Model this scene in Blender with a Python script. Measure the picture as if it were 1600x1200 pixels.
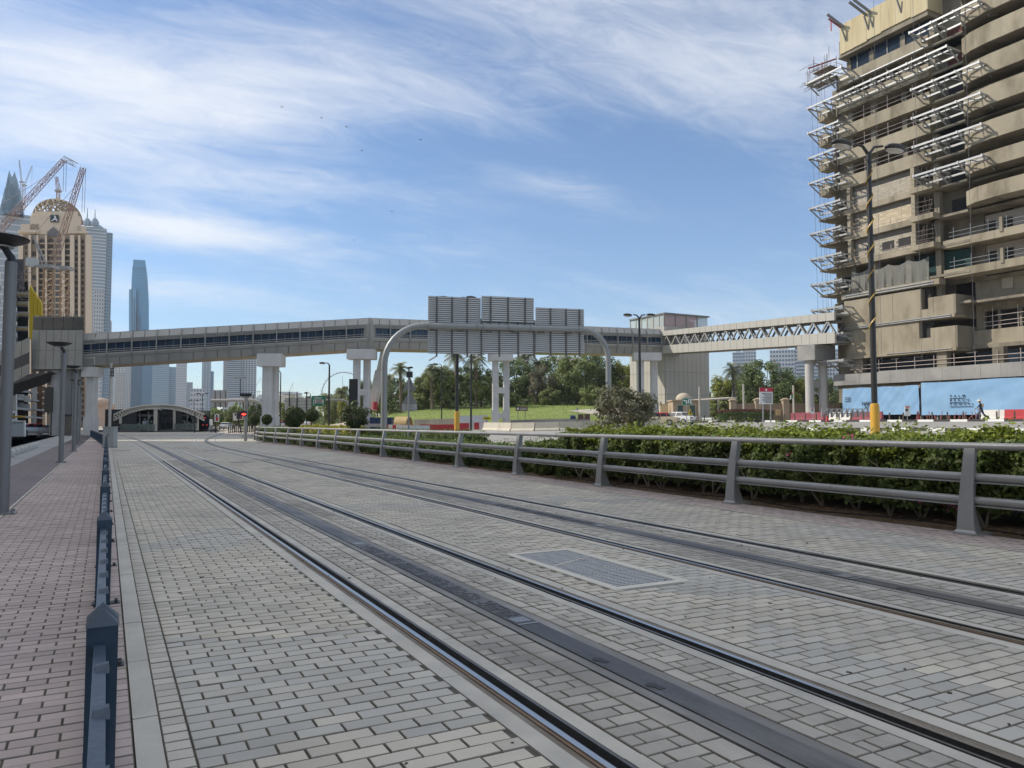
import bpy, math, random
import numpy as np
from mathutils import Vector, Matrix
random.seed(7)
RNG = np.random.default_rng(7)
for o in list(bpy.data.objects):
    bpy.data.objects.remove(o)
sc = bpy.context.scene
COL = sc.collection
rad = math.radians

# ---------------------------------------------------------------- camera
EYE = 1.4
YAW = rad(27.8)                      # the camera looks 27.8 degrees right of the street (street = +Y)
PITCH = math.atan(62 / 1200)
cam = bpy.data.cameras.new('camera')
cam.lens = 27.0
cam.sensor_width = 36.0
cam.clip_start = 0.05
cam.clip_end = 12000
cob = bpy.data.objects.new('camera', cam)
COL.objects.link(cob)
cob.location = (0, 0, EYE)
cob.rotation_euler = (math.pi / 2 + PITCH, 0, -YAW)
sc.camera = cob

# ---------------------------------------------------------------- world, sun, exposure
SUN_EL, SUN_AZ = rad(38), rad(-52)   # azimuth measured from +Y, negative = to the left
SKY_STRENGTH = 0.112
SUN_STRENGTH = 3.3
EXPOSURE = 0.46
HAZE = 0.00017                       # density of the air box built at the end
sc.view_settings.view_transform = 'Standard'
sc.view_settings.look = 'None'
sc.view_settings.gamma = 1
sc.view_settings.exposure = EXPOSURE
sc.view_settings.use_curve_mapping = False
sc.cycles.use_denoising = True
sc.cycles.max_bounces = 6
sc.cycles.diffuse_bounces = 3
sc.cycles.glossy_bounces = 3
sc.cycles.transmission_bounces = 4
sc.cycles.transparent_max_bounces = 6
sc.cycles.volume_bounces = 0

def ray(px, py):
    F = Vector((math.sin(YAW), math.cos(YAW), 0)); R = Vector((math.cos(YAW), -math.sin(YAW), 0))
    c = F * math.cos(PITCH) + Vector((0, 0, math.sin(PITCH)))
    u = -F * math.sin(PITCH) + Vector((0, 0, math.cos(PITCH)))
    return c + R * (px - 800) / 1200 + u * (600 - py) / 1200

world = bpy.data.worlds.new('World')
sc.world = world
world.use_nodes = True
wn = world.node_tree
wn.nodes.clear()
def WN(t, **k):
    n = wn.nodes.new(t)
    for a, b in k.items():
        setattr(n, a, b)
    return n
def wmath(op, a, b=None, c=None):
    n = WN('ShaderNodeMath', operation=op)
    for i, v in enumerate((a, b, c)):
        if v is None: continue
        if isinstance(v, (int, float)): n.inputs[i].default_value = v
        else: wn.links.new(v, n.inputs[i])
    return n.outputs[0]
sky = WN('ShaderNodeTexSky', sky_type='NISHITA', sun_disc=False)
sky.sun_elevation = SUN_EL
sky.sun_rotation = SUN_AZ
sky.altitude = 0
sky.air_density = 1.0
sky.dust_density = 0.1
sky.ozone_density = 5.5
tc = WN('ShaderNodeTexCoord')
sep = WN('ShaderNodeSeparateXYZ')
wn.links.new(tc.outputs['Generated'], sep.inputs[0])
zc = wmath('ADD', wmath('MAXIMUM', sep.outputs[2], 0.0), 0.16)
U = wmath('DIVIDE', sep.outputs[0], zc)
V = wmath('DIVIDE', sep.outputs[1], zc)
comb = WN('ShaderNodeCombineXYZ')
wn.links.new(U, comb.inputs[0]); wn.links.new(V, comb.inputs[1])
mp = WN('ShaderNodeMapping')
mp.inputs['Rotation'].default_value = (0, 0, rad(40))
mp.inputs['Scale'].default_value = (0.55, 1.5, 1)
mp.inputs['Location'].default_value = (3.1, 0.4, 0)
wn.links.new(comb.outputs[0], mp.inputs[0])
n1 = WN('ShaderNodeTexNoise'); n1.inputs['Scale'].default_value = 1.15; n1.inputs['Detail'].default_value = 9
n1.inputs['Roughness'].default_value = 0.62; n1.inputs['Distortion'].default_value = 0.5
wn.links.new(mp.outputs[0], n1.inputs['Vector'])
def cloud_uv(px, py):
    d = ray(px, py).normalized()
    z = max(d.z, 0) + 0.16
    return d.x / z, d.y / z
def blob(px, py, rx, ry, tilt, amt):
    """a bank of cloud: an elliptical bulge of density round one direction of the sky"""
    u0, v0 = cloud_uv(px, py)
    ax = Vector(cloud_uv(px + rx * math.cos(tilt), py + rx * math.sin(tilt))) - Vector((u0, v0))
    ay = Vector(cloud_uv(px - ry * math.sin(tilt), py + ry * math.cos(tilt))) - Vector((u0, v0))
    det = ax.x * ay.y - ax.y * ay.x
    du = wmath('SUBTRACT', U, u0); dv = wmath('SUBTRACT', V, v0)
    a = wmath('ADD', wmath('MULTIPLY', du, ay.y / det), wmath('MULTIPLY', dv, -ay.x / det))
    b = wmath('ADD', wmath('MULTIPLY', du, -ax.y / det), wmath('MULTIPLY', dv, ax.x / det))
    r2 = wmath('ADD', wmath('MULTIPLY', a, a), wmath('MULTIPLY', b, b))
    return wmath('MULTIPLY', wmath('POWER', 2.718, wmath('MULTIPLY', r2, -1.0)), amt)
dens = wmath('ADD', wmath('MULTIPLY', wmath('SUBTRACT', n1.outputs['Fac'], 0.5), 1.25), 0.17)
mp2 = WN('ShaderNodeMapping'); mp2.inputs['Rotation'].default_value = (0, 0, rad(28)); mp2.inputs['Scale'].default_value = (1.0, 2.4, 1)
wn.links.new(comb.outputs[0], mp2.inputs[0])
n2 = WN('ShaderNodeTexNoise'); n2.inputs['Scale'].default_value = 4.2; n2.inputs['Detail'].default_value = 10; n2.inputs['Roughness'].default_value = 0.7; n2.inputs['Distortion'].default_value = 1.4
wn.links.new(mp2.outputs[0], n2.inputs['Vector'])
dens = wmath('ADD', dens, wmath('MULTIPLY', wmath('SUBTRACT', n2.outputs['Fac'], 0.5), 0.62))
veil = WN('ShaderNodeMapRange', interpolation_type='SMOOTHSTEP')     # extra cirrus added overhead, mostly above the view, to light the ground
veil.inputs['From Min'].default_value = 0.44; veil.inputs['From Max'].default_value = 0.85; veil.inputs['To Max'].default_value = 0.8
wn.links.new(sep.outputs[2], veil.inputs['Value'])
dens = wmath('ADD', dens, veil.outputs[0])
for b in [(130, 110, 330, 60, 0.22, .40), (60, 205, 240, 42, 0.1, .30), (560, 110, 420, 95, 0.05, .22), (275, 356, 190, 27, 0.13, .80),
          (900, 300, 130, 26, 0.25, .26), (1150, 90, 330, 90, -0.1, .16), (420, 290, 200, 26, 0.05, .10), (300, 450, 170, 16, 0.05, .22)]:
    dens = wmath('ADD', dens, blob(*b))
for b in [(660, 240, 260, 50, 0.05, -.30), (560, 345, 170, 26, 0.1, -.22), (1060, 255, 200, 50, 0.1, -.26), (800, 420, 400, 45, 0, -.16), (120, 20, 170, 20, 0.0, -.05)]:
    dens = wmath('ADD', dens, blob(*b))
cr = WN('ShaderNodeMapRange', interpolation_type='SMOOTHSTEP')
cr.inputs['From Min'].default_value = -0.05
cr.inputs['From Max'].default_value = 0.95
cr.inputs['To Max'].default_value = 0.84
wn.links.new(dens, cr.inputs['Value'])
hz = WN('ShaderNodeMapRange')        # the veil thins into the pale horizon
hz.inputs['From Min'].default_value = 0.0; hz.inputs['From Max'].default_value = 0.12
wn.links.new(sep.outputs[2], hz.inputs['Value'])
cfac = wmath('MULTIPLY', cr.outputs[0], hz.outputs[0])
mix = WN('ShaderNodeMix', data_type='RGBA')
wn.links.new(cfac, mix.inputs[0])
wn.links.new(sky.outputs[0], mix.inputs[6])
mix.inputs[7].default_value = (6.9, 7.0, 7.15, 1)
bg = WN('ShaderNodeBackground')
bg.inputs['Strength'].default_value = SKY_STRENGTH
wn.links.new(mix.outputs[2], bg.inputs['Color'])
wo = WN('ShaderNodeOutputWorld')
wn.links.new(bg.outputs[0], wo.inputs['Surface'])

sl = bpy.data.lights.new('sun', 'SUN')
sl.energy = SUN_STRENGTH
sl.angle = rad(0.6)
sl.color = (1.0, 0.93, 0.82)
so = bpy.data.objects.new('sun', sl)
COL.objects.link(so)
sd = Vector((math.sin(SUN_AZ) * math.cos(SUN_EL), math.cos(SUN_AZ) * math.cos(SUN_EL), math.sin(SUN_EL)))
so.rotation_euler = (-sd).to_track_quat('-Z', 'Y').to_euler()
so.location = (-40, 40, 120)

# ---------------------------------------------------------------- places
CAMP = Vector((0, 0, EYE))
def at(px, py, dep): return CAMP + ray(px, py) * dep
def gp(px, py, z=0.0):
    d = ray(px, py); return CAMP + d * ((z - EYE) / d.z)
def onx(px, py, X):
    d = ray(px, py); return CAMP + d * (X / d.x)
def ony(px, py, Y):
    d = ray(px, py); return CAMP + d * (Y / d.y)
FW = Vector((math.sin(YAW), math.cos(YAW), 0)); RT = Vector((math.cos(YAW), -math.sin(YAW), 0))
def rd(r, d): return RT * r + FW * d          # right / depth on the ground
def base(px, dep, z=None):
    p = rd((px - 800) / 1200 * dep, dep)
    p.z = ground_z(p.x, p.y) if z is None else z
    return p
def ss(a, b, x):
    t = min(1, max(0, (x - a) / (b - a))); return t * t * (3 - 2 * t)
def ground_z(X, Y):
    z = min(max((X - 13) * 0.0293, 0), 1.75)
    D = X * FW.x + Y * FW.y; r = X * RT.x + Y * RT.y
    w = ss(-42, -12, r) * (1 - ss(22, 34, r))
    z += w * ss(104, 150, D) * 3.3
    return z
def RD(px):                                     # level direction away from the camera through a picture column
    d = ray(px, 662); return Vector((d.x, d.y, 0)).normalized()
def edge(Y): return min(max(0, Y - 8) * 0.028, 1.02)      # the right-hand kerb and railing drift away from the tracks

# ---------------------------------------------------------------- objects
WLOC = {}
def tag(o, label=None, cat=None, group=None, kind=None):
    if label: o['label'] = label
    if cat: o['category'] = cat
    if group: o['group'] = group
    if kind: o['kind'] = kind
    return o
def thing(name, label, cat, loc=(0, 0, 0), group=None, rz=0.0):
    o = bpy.data.objects.new(name, None)
    o.empty_display_size = 0.3
    COL.objects.link(o)
    o.location = loc; o.rotation_euler = (0, 0, rz)
    WLOC[o.name] = Vector(loc)
    return tag(o, label, cat, group)
def link(name, me, parent=None, loc=None):
    o = bpy.data.objects.new(name, me)
    COL.objects.link(o)
    if parent is not None: o.parent = parent
    if loc is not None: o.location = loc
    WLOC[o.name] = WLOC[parent.name] if parent is not None else Vector((0, 0, 0))
    return o
def copy_tree(o, parent=None):
    c = o.copy(); COL.objects.link(c)
    if parent is not None: c.parent = parent
    WLOC[c.name] = Vector(c.location) if parent is None else WLOC[parent.name]
    for ch in list(o.children):
        copy_tree(ch, c)
    return c

class MB:
    """collects shapes and links them as one mesh"""
    def __init__(s): s.v = []; s.f = []; s.m = []; s.mi = 0
    def add(s, vs, fs):
        b = len(s.v); s.v += [tuple(v) for v in vs]
        s.f += [tuple(i + b for i in f) for f in fs]; s.m += [s.mi] * len(fs); return s
    def box(s, c, d, rz=0.0, top=1.0, M=None):
        hx, hy, hz = d[0] / 2, d[1] / 2, d[2] / 2
        P = [(-hx, -hy, -hz), (hx, -hy, -hz), (hx, hy, -hz), (-hx, hy, -hz), (-hx * top, -hy * top, hz), (hx * top, -hy * top, hz), (hx * top, hy * top, hz), (-hx * top, hy * top, hz)]
        if M is None: M = Matrix.Rotation(rz, 3, 'Z')
        c = Vector(c)
        return s.add([M @ Vector(p) + c for p in P], [(3, 2, 1, 0), (4, 5, 6, 7), (0, 1, 5, 4), (1, 2, 6, 5), (2, 3, 7, 6), (3, 0, 4, 7)])
    def bx(s, x0, x1, y0, y1, z0, z1): return s.box(((x0 + x1) / 2, (y0 + y1) / 2, (z0 + z1) / 2), (abs(x1 - x0), abs(y1 - y0), abs(z1 - z0)))
    def frame(s, p, q, up=(0, 0, 1)):
        p, q = Vector(p), Vector(q); t = (q - p); L = t.length; t = t / max(L, 1e-6)
        u = Vector(up)
        if abs(t.dot(u)) > 0.98: u = Vector((1, 0, 0))
        a = t.cross(u).normalized(); b = a.cross(t).normalized()
        return p, q, t, a, b, L
    def beam(s, p, q, w, h, up=(0, 0, 1)):
        p, q, t, a, b, L = s.frame(p, q, up)
        M = Matrix((a, t, b)).transposed()
        return s.box((p + q) / 2, (w, L, h), M=M)
    def tube(s, pts, r, n=8, cap=True):
        pts = [Vector(p) for p in pts]; rs = r if isinstance(r, (list, tuple)) else [r] * len(pts)
        vs = []; fs = []; up = None
        for i, p in enumerate(pts):
            t = (pts[min(i + 1, len(pts) - 1)] - pts[max(i - 1, 0)]).normalized()
            if up is None:
                up = Vector((0, 0, 1)) if abs(t.z) < 0.95 else Vector((1, 0, 0))
            a = t.cross(up).normalized(); b = a.cross(t).normalized(); up = b
            for k in range(n):
                th = 2 * math.pi * k / n
                vs.append(p + (a * math.cos(th) + b * math.sin(th)) * rs[i])
        for i in range(len(pts) - 1):
            for k in range(n):
                k2 = (k + 1) % n
                fs.append((i * n + k, i * n + k2, (i + 1) * n + k2, (i + 1) * n + k))
        if cap:
            fs.append(tuple(range(n))[::-1]); fs.append(tuple(range((len(pts) - 1) * n, len(pts) * n)))
        return s.add(vs, fs)
    def lathe(s, c, prof, n=12):
        c = Vector(c); vs = []; fs = []
        for r, z in prof:
            for k in range(n):
                th = 2 * math.pi * k / n; vs.append(c + Vector((r * math.cos(th), r * math.sin(th), z)))
        for i in range(len(prof) - 1):
            for k in range(n):
                k2 = (k + 1) % n; fs.append((i * n + k, i * n + k2, (i + 1) * n + k2, (i + 1) * n + k))
        fs.append(tuple(range(n))[::-1]); fs.append(tuple(range((len(prof) - 1) * n, len(prof) * n)))
        return s.add(vs, fs)
    def prism(s, poly, vec):
        n = len(poly); vec = Vector(vec); poly = [Vector(p) for p in poly]
        return s.add(poly + [p + vec for p in poly], [tuple(range(n))[::-1], tuple(range(n, 2 * n))] + [(i, (i + 1) % n, n + (i + 1) % n, n + i) for i in range(n)])
    def ball(s, c, r, nu=12, nv=8, sc_=(1, 1, 1)):
        c = Vector(c)
        prof = [(max(1e-3, math.sin(math.pi * i / nv)) , -math.cos(math.pi * i / nv)) for i in range(nv + 1)]
        vs = []; fs = []
        for a, z in prof:
            for k in range(nu):
                th = 2 * math.pi * k / nu
                vs.append(c + Vector((a * math.cos(th) * r * sc_[0], a * math.sin(th) * r * sc_[1], z * r * sc_[2])))
        for i in range(nv):
            for k in range(nu):
                k2 = (k + 1) % nu; fs.append((i * nu + k, i * nu + k2, (i + 1) * nu + k2, (i + 1) * nu + k))
        return s.add(vs, fs)
    def lattice(s, p, q, w, step, r, up=(0, 0, 1), w2=None):
        """a square lattice boom or mast: four chords with zigzag bracing"""
        p, q, t, a, b, L = s.frame(p, q, up); w2 = w2 or w
        n = max(2, int(L / step)); C = []
        for i in range(n + 1):
            f = i / n; h = (w + (w2 - w) * f) / 2; o = p + (q - p) * f
            C.append([o + a * h + b * h, o - a * h + b * h, o - a * h - b * h, o + a * h - b * h])
        for k in range(4): s.tube([C[0][k], C[-1][k]], r, 4)
        for i in range(n):
            for k in range(4):
                k2 = (k + 1) % 4
                s.tube([C[i][k], C[i + 1][k2]] if i % 2 else [C[i][k2], C[i + 1][k]], r * 0.6, 3, False)
                s.tube([C[i][k], C[i][k2]], r * 0.6, 3, False)
        return s
    def build(s, name, mat, parent=None, smooth=False, kind=None, label=None):
        off = WLOC[parent.name] if parent is not None else Vector((0, 0, 0))
        me = bpy.data.meshes.new(name)
        me.from_pydata([(x - off.x, y - off.y, z - off.z) for x, y, z in s.v] if off.length > 0 else s.v, [], s.f)
        mats = mat if isinstance(mat, (list, tuple)) else [mat]
        for m in mats: me.materials.append(m)
        if len(mats) > 1: me.polygons.foreach_set('material_index', s.m)
        if smooth:
            me.shade_smooth() if smooth is True else None
            if smooth == 'auto':
                try: me.shade_smooth(); me.set_sharp_from_angle(angle=rad(35))
                except Exception: pass
        me.update()
        o = link(name, me, parent)
        if kind: o['kind'] = kind
        if label: o['label'] = label
        return o
def npmesh(name, V, F, mat):
    """a big mesh from arrays; F is (n,4)"""
    me = bpy.data.meshes.new(name)
    V = np.asarray(V, np.float32); F = np.asarray(F, np.int32)
    k = F.shape[1]
    me.vertices.add(len(V)); me.vertices.foreach_set('co', V.ravel())
    me.loops.add(F.size); me.loops.foreach_set('vertex_index', F.ravel())
    me.polygons.add(len(F)); me.polygons.foreach_set('loop_start', np.arange(len(F), dtype=np.int32) * k)
    me.materials.append(mat)
    me.update(calc_edges=True); me.validate()
    return me

# ---------------------------------------------------------------- materials
MATS = {}
def M(name, col, rough=0.7, metal=0.0, var=0.12, scale=1.5, bump=0.0, bscale=60.0, stretch=(1, 1, 1), isl=0.0, col2=None, stain=None, stain_scale=0.25, spec=0.5, trans=0.0, detail=4.0):
    if name in MATS: return MATS[name]
    m = bpy.data.materials.new(name); m.use_nodes = True
    nt = m.node_tree; N = nt.nodes; Lk = nt.links
    bs = N['Principled BSDF']
    bs.inputs['Roughness'].default_value = rough
    bs.inputs['Metallic'].default_value = metal
    bs.inputs['Specular IOR Level'].default_value = spec
    geo = N.new('ShaderNodeNewGeometry')
    mp = N.new('ShaderNodeMapping'); mp.inputs['Scale'].default_value = stretch
    Lk.new(geo.outputs['Position'], mp.inputs[0])
    def mth(op, a, b):
        n = N.new('ShaderNodeMath'); n.operation = op
        for i, v in enumerate((a, b)):
            if isinstance(v, (int, float)): n.inputs[i].default_value = v
            else: Lk.new(v, n.inputs[i])
        return n.outputs[0]
    nz = N.new('ShaderNodeTexNoise'); nz.inputs['Scale'].default_value = scale; nz.inputs['Detail'].default_value = detail; nz.inputs['Roughness'].default_value = 0.62
    Lk.new(mp.outputs[0], nz.inputs['Vector'])
    f = mth('ADD', mth('MULTIPLY', mth('SUBTRACT', nz.outputs['Fac'], 0.5), 4 * var), 1.0)
    if isl:
        oi = N.new('ShaderNodeObjectInfo')
        fr = mth('FRACT', mth('ADD', geo.outputs['Random Per Island'], oi.outputs['Random']), 0)
        f = mth('MULTIPLY', f, mth('ADD', mth('MULTIPLY', fr, 2 * isl), 1 - isl))
    cc = None
    if col2 is not None:
        mx = N.new('ShaderNodeMix'); mx.data_type = 'RGBA'
        mx.inputs[6].default_value = (*col, 1); mx.inputs[7].default_value = (*col2, 1)
        if isl:
            oi2 = N.new('ShaderNodeObjectInfo')
            src = mth('FRACT', mth('MULTIPLY', mth('ADD', geo.outputs['Random Per Island'], oi2.outputs['Random']), 7.31), 0)
        else:
            nz2 = N.new('ShaderNodeTexNoise'); nz2.inputs['Scale'].default_value = scale * 0.37; Lk.new(mp.outputs[0], nz2.inputs['Vector'])
            r_ = N.new('ShaderNodeMapRange'); r_.inputs['From Min'].default_value = .38; r_.inputs['From Max'].default_value = .62; Lk.new(nz2.outputs['Fac'], r_.inputs['Value']); src = r_.outputs[0]
        Lk.new(src, mx.inputs[0]); cc = mx.outputs[2]
    if stain is not None:
        ns = N.new('ShaderNodeTexNoise'); ns.inputs['Scale'].default_value = stain_scale; ns.inputs['Detail'].default_value = 5; ns.inputs['Roughness'].default_value = 0.6
        Lk.new(mp.outputs[0], ns.inputs['Vector'])
        r_ = N.new('ShaderNodeMapRange'); r_.inputs['From Min'].default_value = .46; r_.inputs['From Max'].default_value = .66; Lk.new(ns.outputs['Fac'], r_.inputs['Value'])
        mx = N.new('ShaderNodeMix'); mx.data_type = 'RGBA'
        if cc is None: mx.inputs[6].default_value = (*col, 1)
        else: Lk.new(cc, mx.inputs[6])
        mx.inputs[7].default_value = (*stain, 1); Lk.new(r_.outputs[0], mx.inputs[0]); cc = mx.outputs[2]
    mul = N.new('ShaderNodeVectorMath'); mul.operation = 'SCALE'
    if cc is None: mul.inputs[0].default_value = col
    else: Lk.new(cc, mul.inputs[0])
    Lk.new(f, mul.inputs['Scale'])
    Lk.new(mul.outputs[0], bs.inputs['Base Color'])
    if bump:
        nb = N.new('ShaderNodeTexNoise'); nb.inputs['Scale'].default_value = bscale; nb.inputs['Detail'].default_value = 3
        Lk.new(mp.outputs[0], nb.inputs['Vector'])
        b = N.new('ShaderNodeBump'); b.inputs['Strength'].default_value = bump; b.inputs['Distance'].default_value = 0.01
        Lk.new(nb.outputs['Fac'], b.inputs['Height']); Lk.new(b.outputs[0], bs.inputs['Normal'])
        rr = mth('ADD', mth('MULTIPLY', mth('SUBTRACT', nb.outputs['Fac'], 0.5), 0.25), rough)
        Lk.new(rr, bs.inputs['Roughness'])
    if trans:
        tr = N.new('ShaderNodeBsdfTranslucent'); Lk.new(mul.outputs[0], tr.inputs['Color'])
        ms = N.new('ShaderNodeMixShader'); ms.inputs[0].default_value = trans
        out = N['Material Output']
        Lk.new(bs.outputs[0], ms.inputs[1]); Lk.new(tr.outputs[0], ms.inputs[2]); Lk.new(ms.outputs[0], out.inputs['Surface'])
    MATS[name] = m
    return m
def emit(name, col, st):
    m = M(name, col, 0.4, var=0)
    b = m.node_tree.nodes['Principled BSDF']; b.inputs['Emission Color'].default_value = (*col, 1); b.inputs['Emission Strength'].default_value = st
    return m
def glass_clear(name, col=(.75, .85, .85), alpha=0.35, rough=.06):
    m = M(name, col, rough, var=0.03)
    m.node_tree.nodes['Principled BSDF'].inputs['Alpha'].default_value = alpha
    return m
def brick_mat(name, c1, c2, mortar, bw, bh, rough=.85):
    """paving seen too far off to tell its pieces apart"""
    m = bpy.data.materials.new(name); m.use_nodes = True
    N = m.node_tree.nodes; Lk = m.node_tree.links; bs = N['Principled BSDF']; bs.inputs['Roughness'].default_value = rough
    geo = N.new('ShaderNodeNewGeometry'); br = N.new('ShaderNodeTexBrick')
    br.inputs['Scale'].default_value = 1; br.inputs['Brick Width'].default_value = bw; br.inputs['Row Height'].default_value = bh; br.inputs['Mortar Size'].default_value = .011
    br.inputs['Color1'].default_value = (*c1, 1); br.inputs['Color2'].default_value = (*c2, 1); br.inputs['Mortar'].default_value = (*mortar, 1)
    Lk.new(geo.outputs['Position'], br.inputs['Vector'])
    nz = N.new('ShaderNodeTexNoise'); nz.inputs['Scale'].default_value = .35; nz.inputs['Detail'].default_value = 6; Lk.new(geo.outputs['Position'], nz.inputs['Vector'])
    r_ = N.new('ShaderNodeMapRange'); r_.inputs['To Min'].default_value = .65; r_.inputs['To Max'].default_value = 1.35; Lk.new(nz.outputs['Fac'], r_.inputs['Value'])
    mu = N.new('ShaderNodeVectorMath'); mu.operation = 'SCALE'; Lk.new(br.outputs['Color'], mu.inputs[0]); Lk.new(r_.outputs[0], mu.inputs['Scale']); Lk.new(mu.outputs[0], bs.inputs['Base Color'])
    MATS[name] = m; return m

paver_m = M('paver', (.54, .495, .41), .82, var=.13, scale=1.1, bump=.35, bscale=90, isl=.11, col2=(.50, .465, .405), stain=(.41, .385, .34), stain_scale=.45, detail=8)
paver_c = M('paver_cool', (.475, .45, .395), .8, var=.12, scale=.7, bump=.35, bscale=90, isl=.10, col2=(.43, .42, .39), stain=(.36, .35, .325), stain_scale=.4)
paver_trk = M('paver_track', (.44, .41, .36), .8, var=.14, scale=1.5, bump=.4, bscale=90, isl=.15, col2=(.40, .375, .335), stain=(.25, .235, .215), stain_scale=1.0, stretch=(1, .35, 1), detail=7)
paver_sol = M('paver_soldier', (.46, .435, .385), .82, var=.08, bump=.35, bscale=90, isl=.12)
brick_m = M('brick_purple', (.47, .385, .365), .8, var=.10, scale=.8, bump=.35, bscale=90, isl=.12, col2=(.43, .355, .335), stain=(.36, .305, .295), stain_scale=.3)
dirt_m = M('paver_dirty_edge', (.24, .22, .185), .95, var=.3, scale=4)
sand_m = M('joint_sand', (.11, .10, .085), .95, var=.3, scale=9)
conc_edge = M('concrete_edge', (.50, .475, .42), .75, var=.13, scale=2.5, bump=.2, bscale=120, stain=(.39, .375, .345), stain_scale=1.1)
kerb_m = M('kerb_concrete', (.49, .47, .425), .8, var=.08, scale=2, bump=.25, bscale=70, stain=(.41, .395, .36), stain_scale=1.5)
mortar_m = M('rail_mortar', (.17, .145, .115), .8, var=.25, scale=5, bump=.3, col2=(.22, .20, .175))
steel_rail = M('rail_steel', (.50, .49, .48), .28, metal=1, var=.05)
steel_side = M('rail_rust', (.19, .125, .08), .6, metal=.3, var=.25, scale=9)
black_rub = M('groove_black', (.018, .018, .02), .55, var=.2)
lip_m = M('rail_lip', (.14, .135, .13), .45, metal=.7, var=.2, scale=7)
aps_m = M('power_strip', (.055, .053, .056), .5, var=.35, scale=4, bump=.12, bscale=60, stain=(.125, .12, .115), stain_scale=1.6, stretch=(2.2, .4, 1), detail=7)
aps_edge = M('power_strip_edge', (.17, .165, .16), .62, var=.28, scale=3, bump=.15, stain=(.25, .24, .225), stain_scale=1.2, stretch=(2, .45, 1), detail=7)
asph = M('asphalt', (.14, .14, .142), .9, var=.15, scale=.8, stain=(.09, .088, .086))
asph_l = M('asphalt_sunny', (.29, .28, .262), .9, var=.15, scale=.5)  # paler copy of the asphalt; the sunlit look is put into its colour
white_paint = M('white_paint', (.75, .75, .73), .6, var=.08, scale=3)
black_paint = M('black_paint', (.04, .04, .042), .6, var=.1)
yellow_paint = M('yellow_paint', (.55, .32, .04), .5, var=.1, scale=3)
soil_m = M('soil', (.19, .13, .085), .95, var=.3, scale=6, bump=.8, bscale=25)
sandg = M('sand_ground', (.38, .33, .27), .95, var=.15, scale=.2, bump=.2, bscale=10)
grass_m = M('grass', (.19, .235, .05), .9, var=.15, scale=1.2, bump=.8, bscale=12, col2=(.16, .21, .045))

# ================================================================ THE GROUND
def grid_sheet(name, xs, ys, zf, mat, kind='structure', parent=None):
    V = [(x, y, zf(x, y)) for y in ys for x in xs]; n = len(xs)
    Fc = [(j * n + i, j * n + i + 1, (j + 1) * n + i + 1, (j + 1) * n + i) for j in range(len(ys) - 1) for i in range(n - 1)]
    me = bpy.data.meshes.new(name); me.from_pydata(V, [], Fc); me.materials.append(mat); me.shade_smooth()
    return tag(link(name, me, parent), kind=kind)
def lin(a, b, n): return [a + (b - a) * i / (n - 1) for i in range(n)]
# one sheet that reaches the horizon, rising gently to the right; the other surfaces lie above it
gx = [-6000, -2500, -800, -300, -120, -60, -30, -12] + lin(0, 130, 53) + [160, 220, 400, 900, 2500, 6000]
gy = [-400, -150, -60, -20] + lin(0, 200, 61) + [240, 320, 500, 900, 2500, 7000]
grid_sheet('ground', gx, gy, lambda x, y: ground_z(x, y) - 0.09, sandg)

PY1 = 32.0        # paving built piece by piece up to here
def c1(Y): return -max(0, Y - 50) ** 2 * 0.0004
def c2(Y):
    return 0.0 if Y < 44 else (0.0022 * (Y - 44) ** 2 if Y < 80 else 2.85 + 0.1584 * (Y - 80))
TX = 3.39         # second track lies this far right of the first

def xsheet(name, x0f, x1f, ys, z, mat, parent=None, kind=None):
    V = []; 
    for y in ys: V += [(x0f(y), y, z), (x1f(y), y, z)]
    Fc = [(2 * i, 2 * i + 1, 2 * i + 3, 2 * i + 2) for i in range(len(ys) - 1)]
    me = bpy.data.meshes.new(name); me.from_pydata(V, [], Fc); me.materials.append(mat)
    o = link(name, me, parent)
    if kind: o['kind'] = kind
    return o
far_pav = brick_mat('paver_far', (.48, .45, .385), (.44, .415, .365), (.19, .175, .15), .212, .106)
FILL = ((.25, 1.668), (2.044, 2.471), (2.814, 3.178), (3.552, 5.058), (2.044 + 3.39, 2.471 + 3.39), (2.814 + 3.39, 3.178 + 3.39))
far_brick = brick_mat('brick_far', (.43, .35, .325), (.405, .335, .315), (.17, .14, .13), .2, .1)
pavement = xsheet('tram_pavement', lambda y: .14, lambda y: 10.5, lin(-4, PY1, 4), -0.045, sand_m, kind='structure')
xsheet('far_paving', lambda y: .26, lambda y: 9.0 + edge(y) * (1 if y < 60 else 1) + max(0, (y - 60)) * .22, [PY1, 40, 60, 80, 110, 150, 190], -0.004, far_pav, pavement)

for a_, b_ in FILL: xsheet('joint_sand', lambda y: a_, lambda y: b_, [-4, PY1], -.012, sand_m, pavement)
xsheet('joint_sand', lambda y: 6.942, lambda y: 8.87 + edge(y), lin(-4, PY1, 12), -.012, sand_m, pavement)
def chamfer(lx, ly, h=.05, b=.0035):
    x, y = lx / 2, ly / 2; xi, yi = x - b, y - b
    V = [(-x, -y, -h), (x, -y, -h), (x, y, -h), (-x, y, -h), (-x, -y, -b), (x, -y, -b), (x, y, -b), (-x, y, -b), (-xi, -yi, 0), (xi, -yi, 0), (xi, yi, 0), (-xi, yi, 0)]
    Fc = [(8, 9, 10, 11)] + [(4 + i, 4 + (i + 1) % 4, 8 + (i + 1) % 4, 8 + i) for i in range(4)] + [(i, (i + 1) % 4, 4 + (i + 1) % 4, 4 + i) for i in range(4)]
    return np.array(V, float), np.array(Fc, int)
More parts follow.
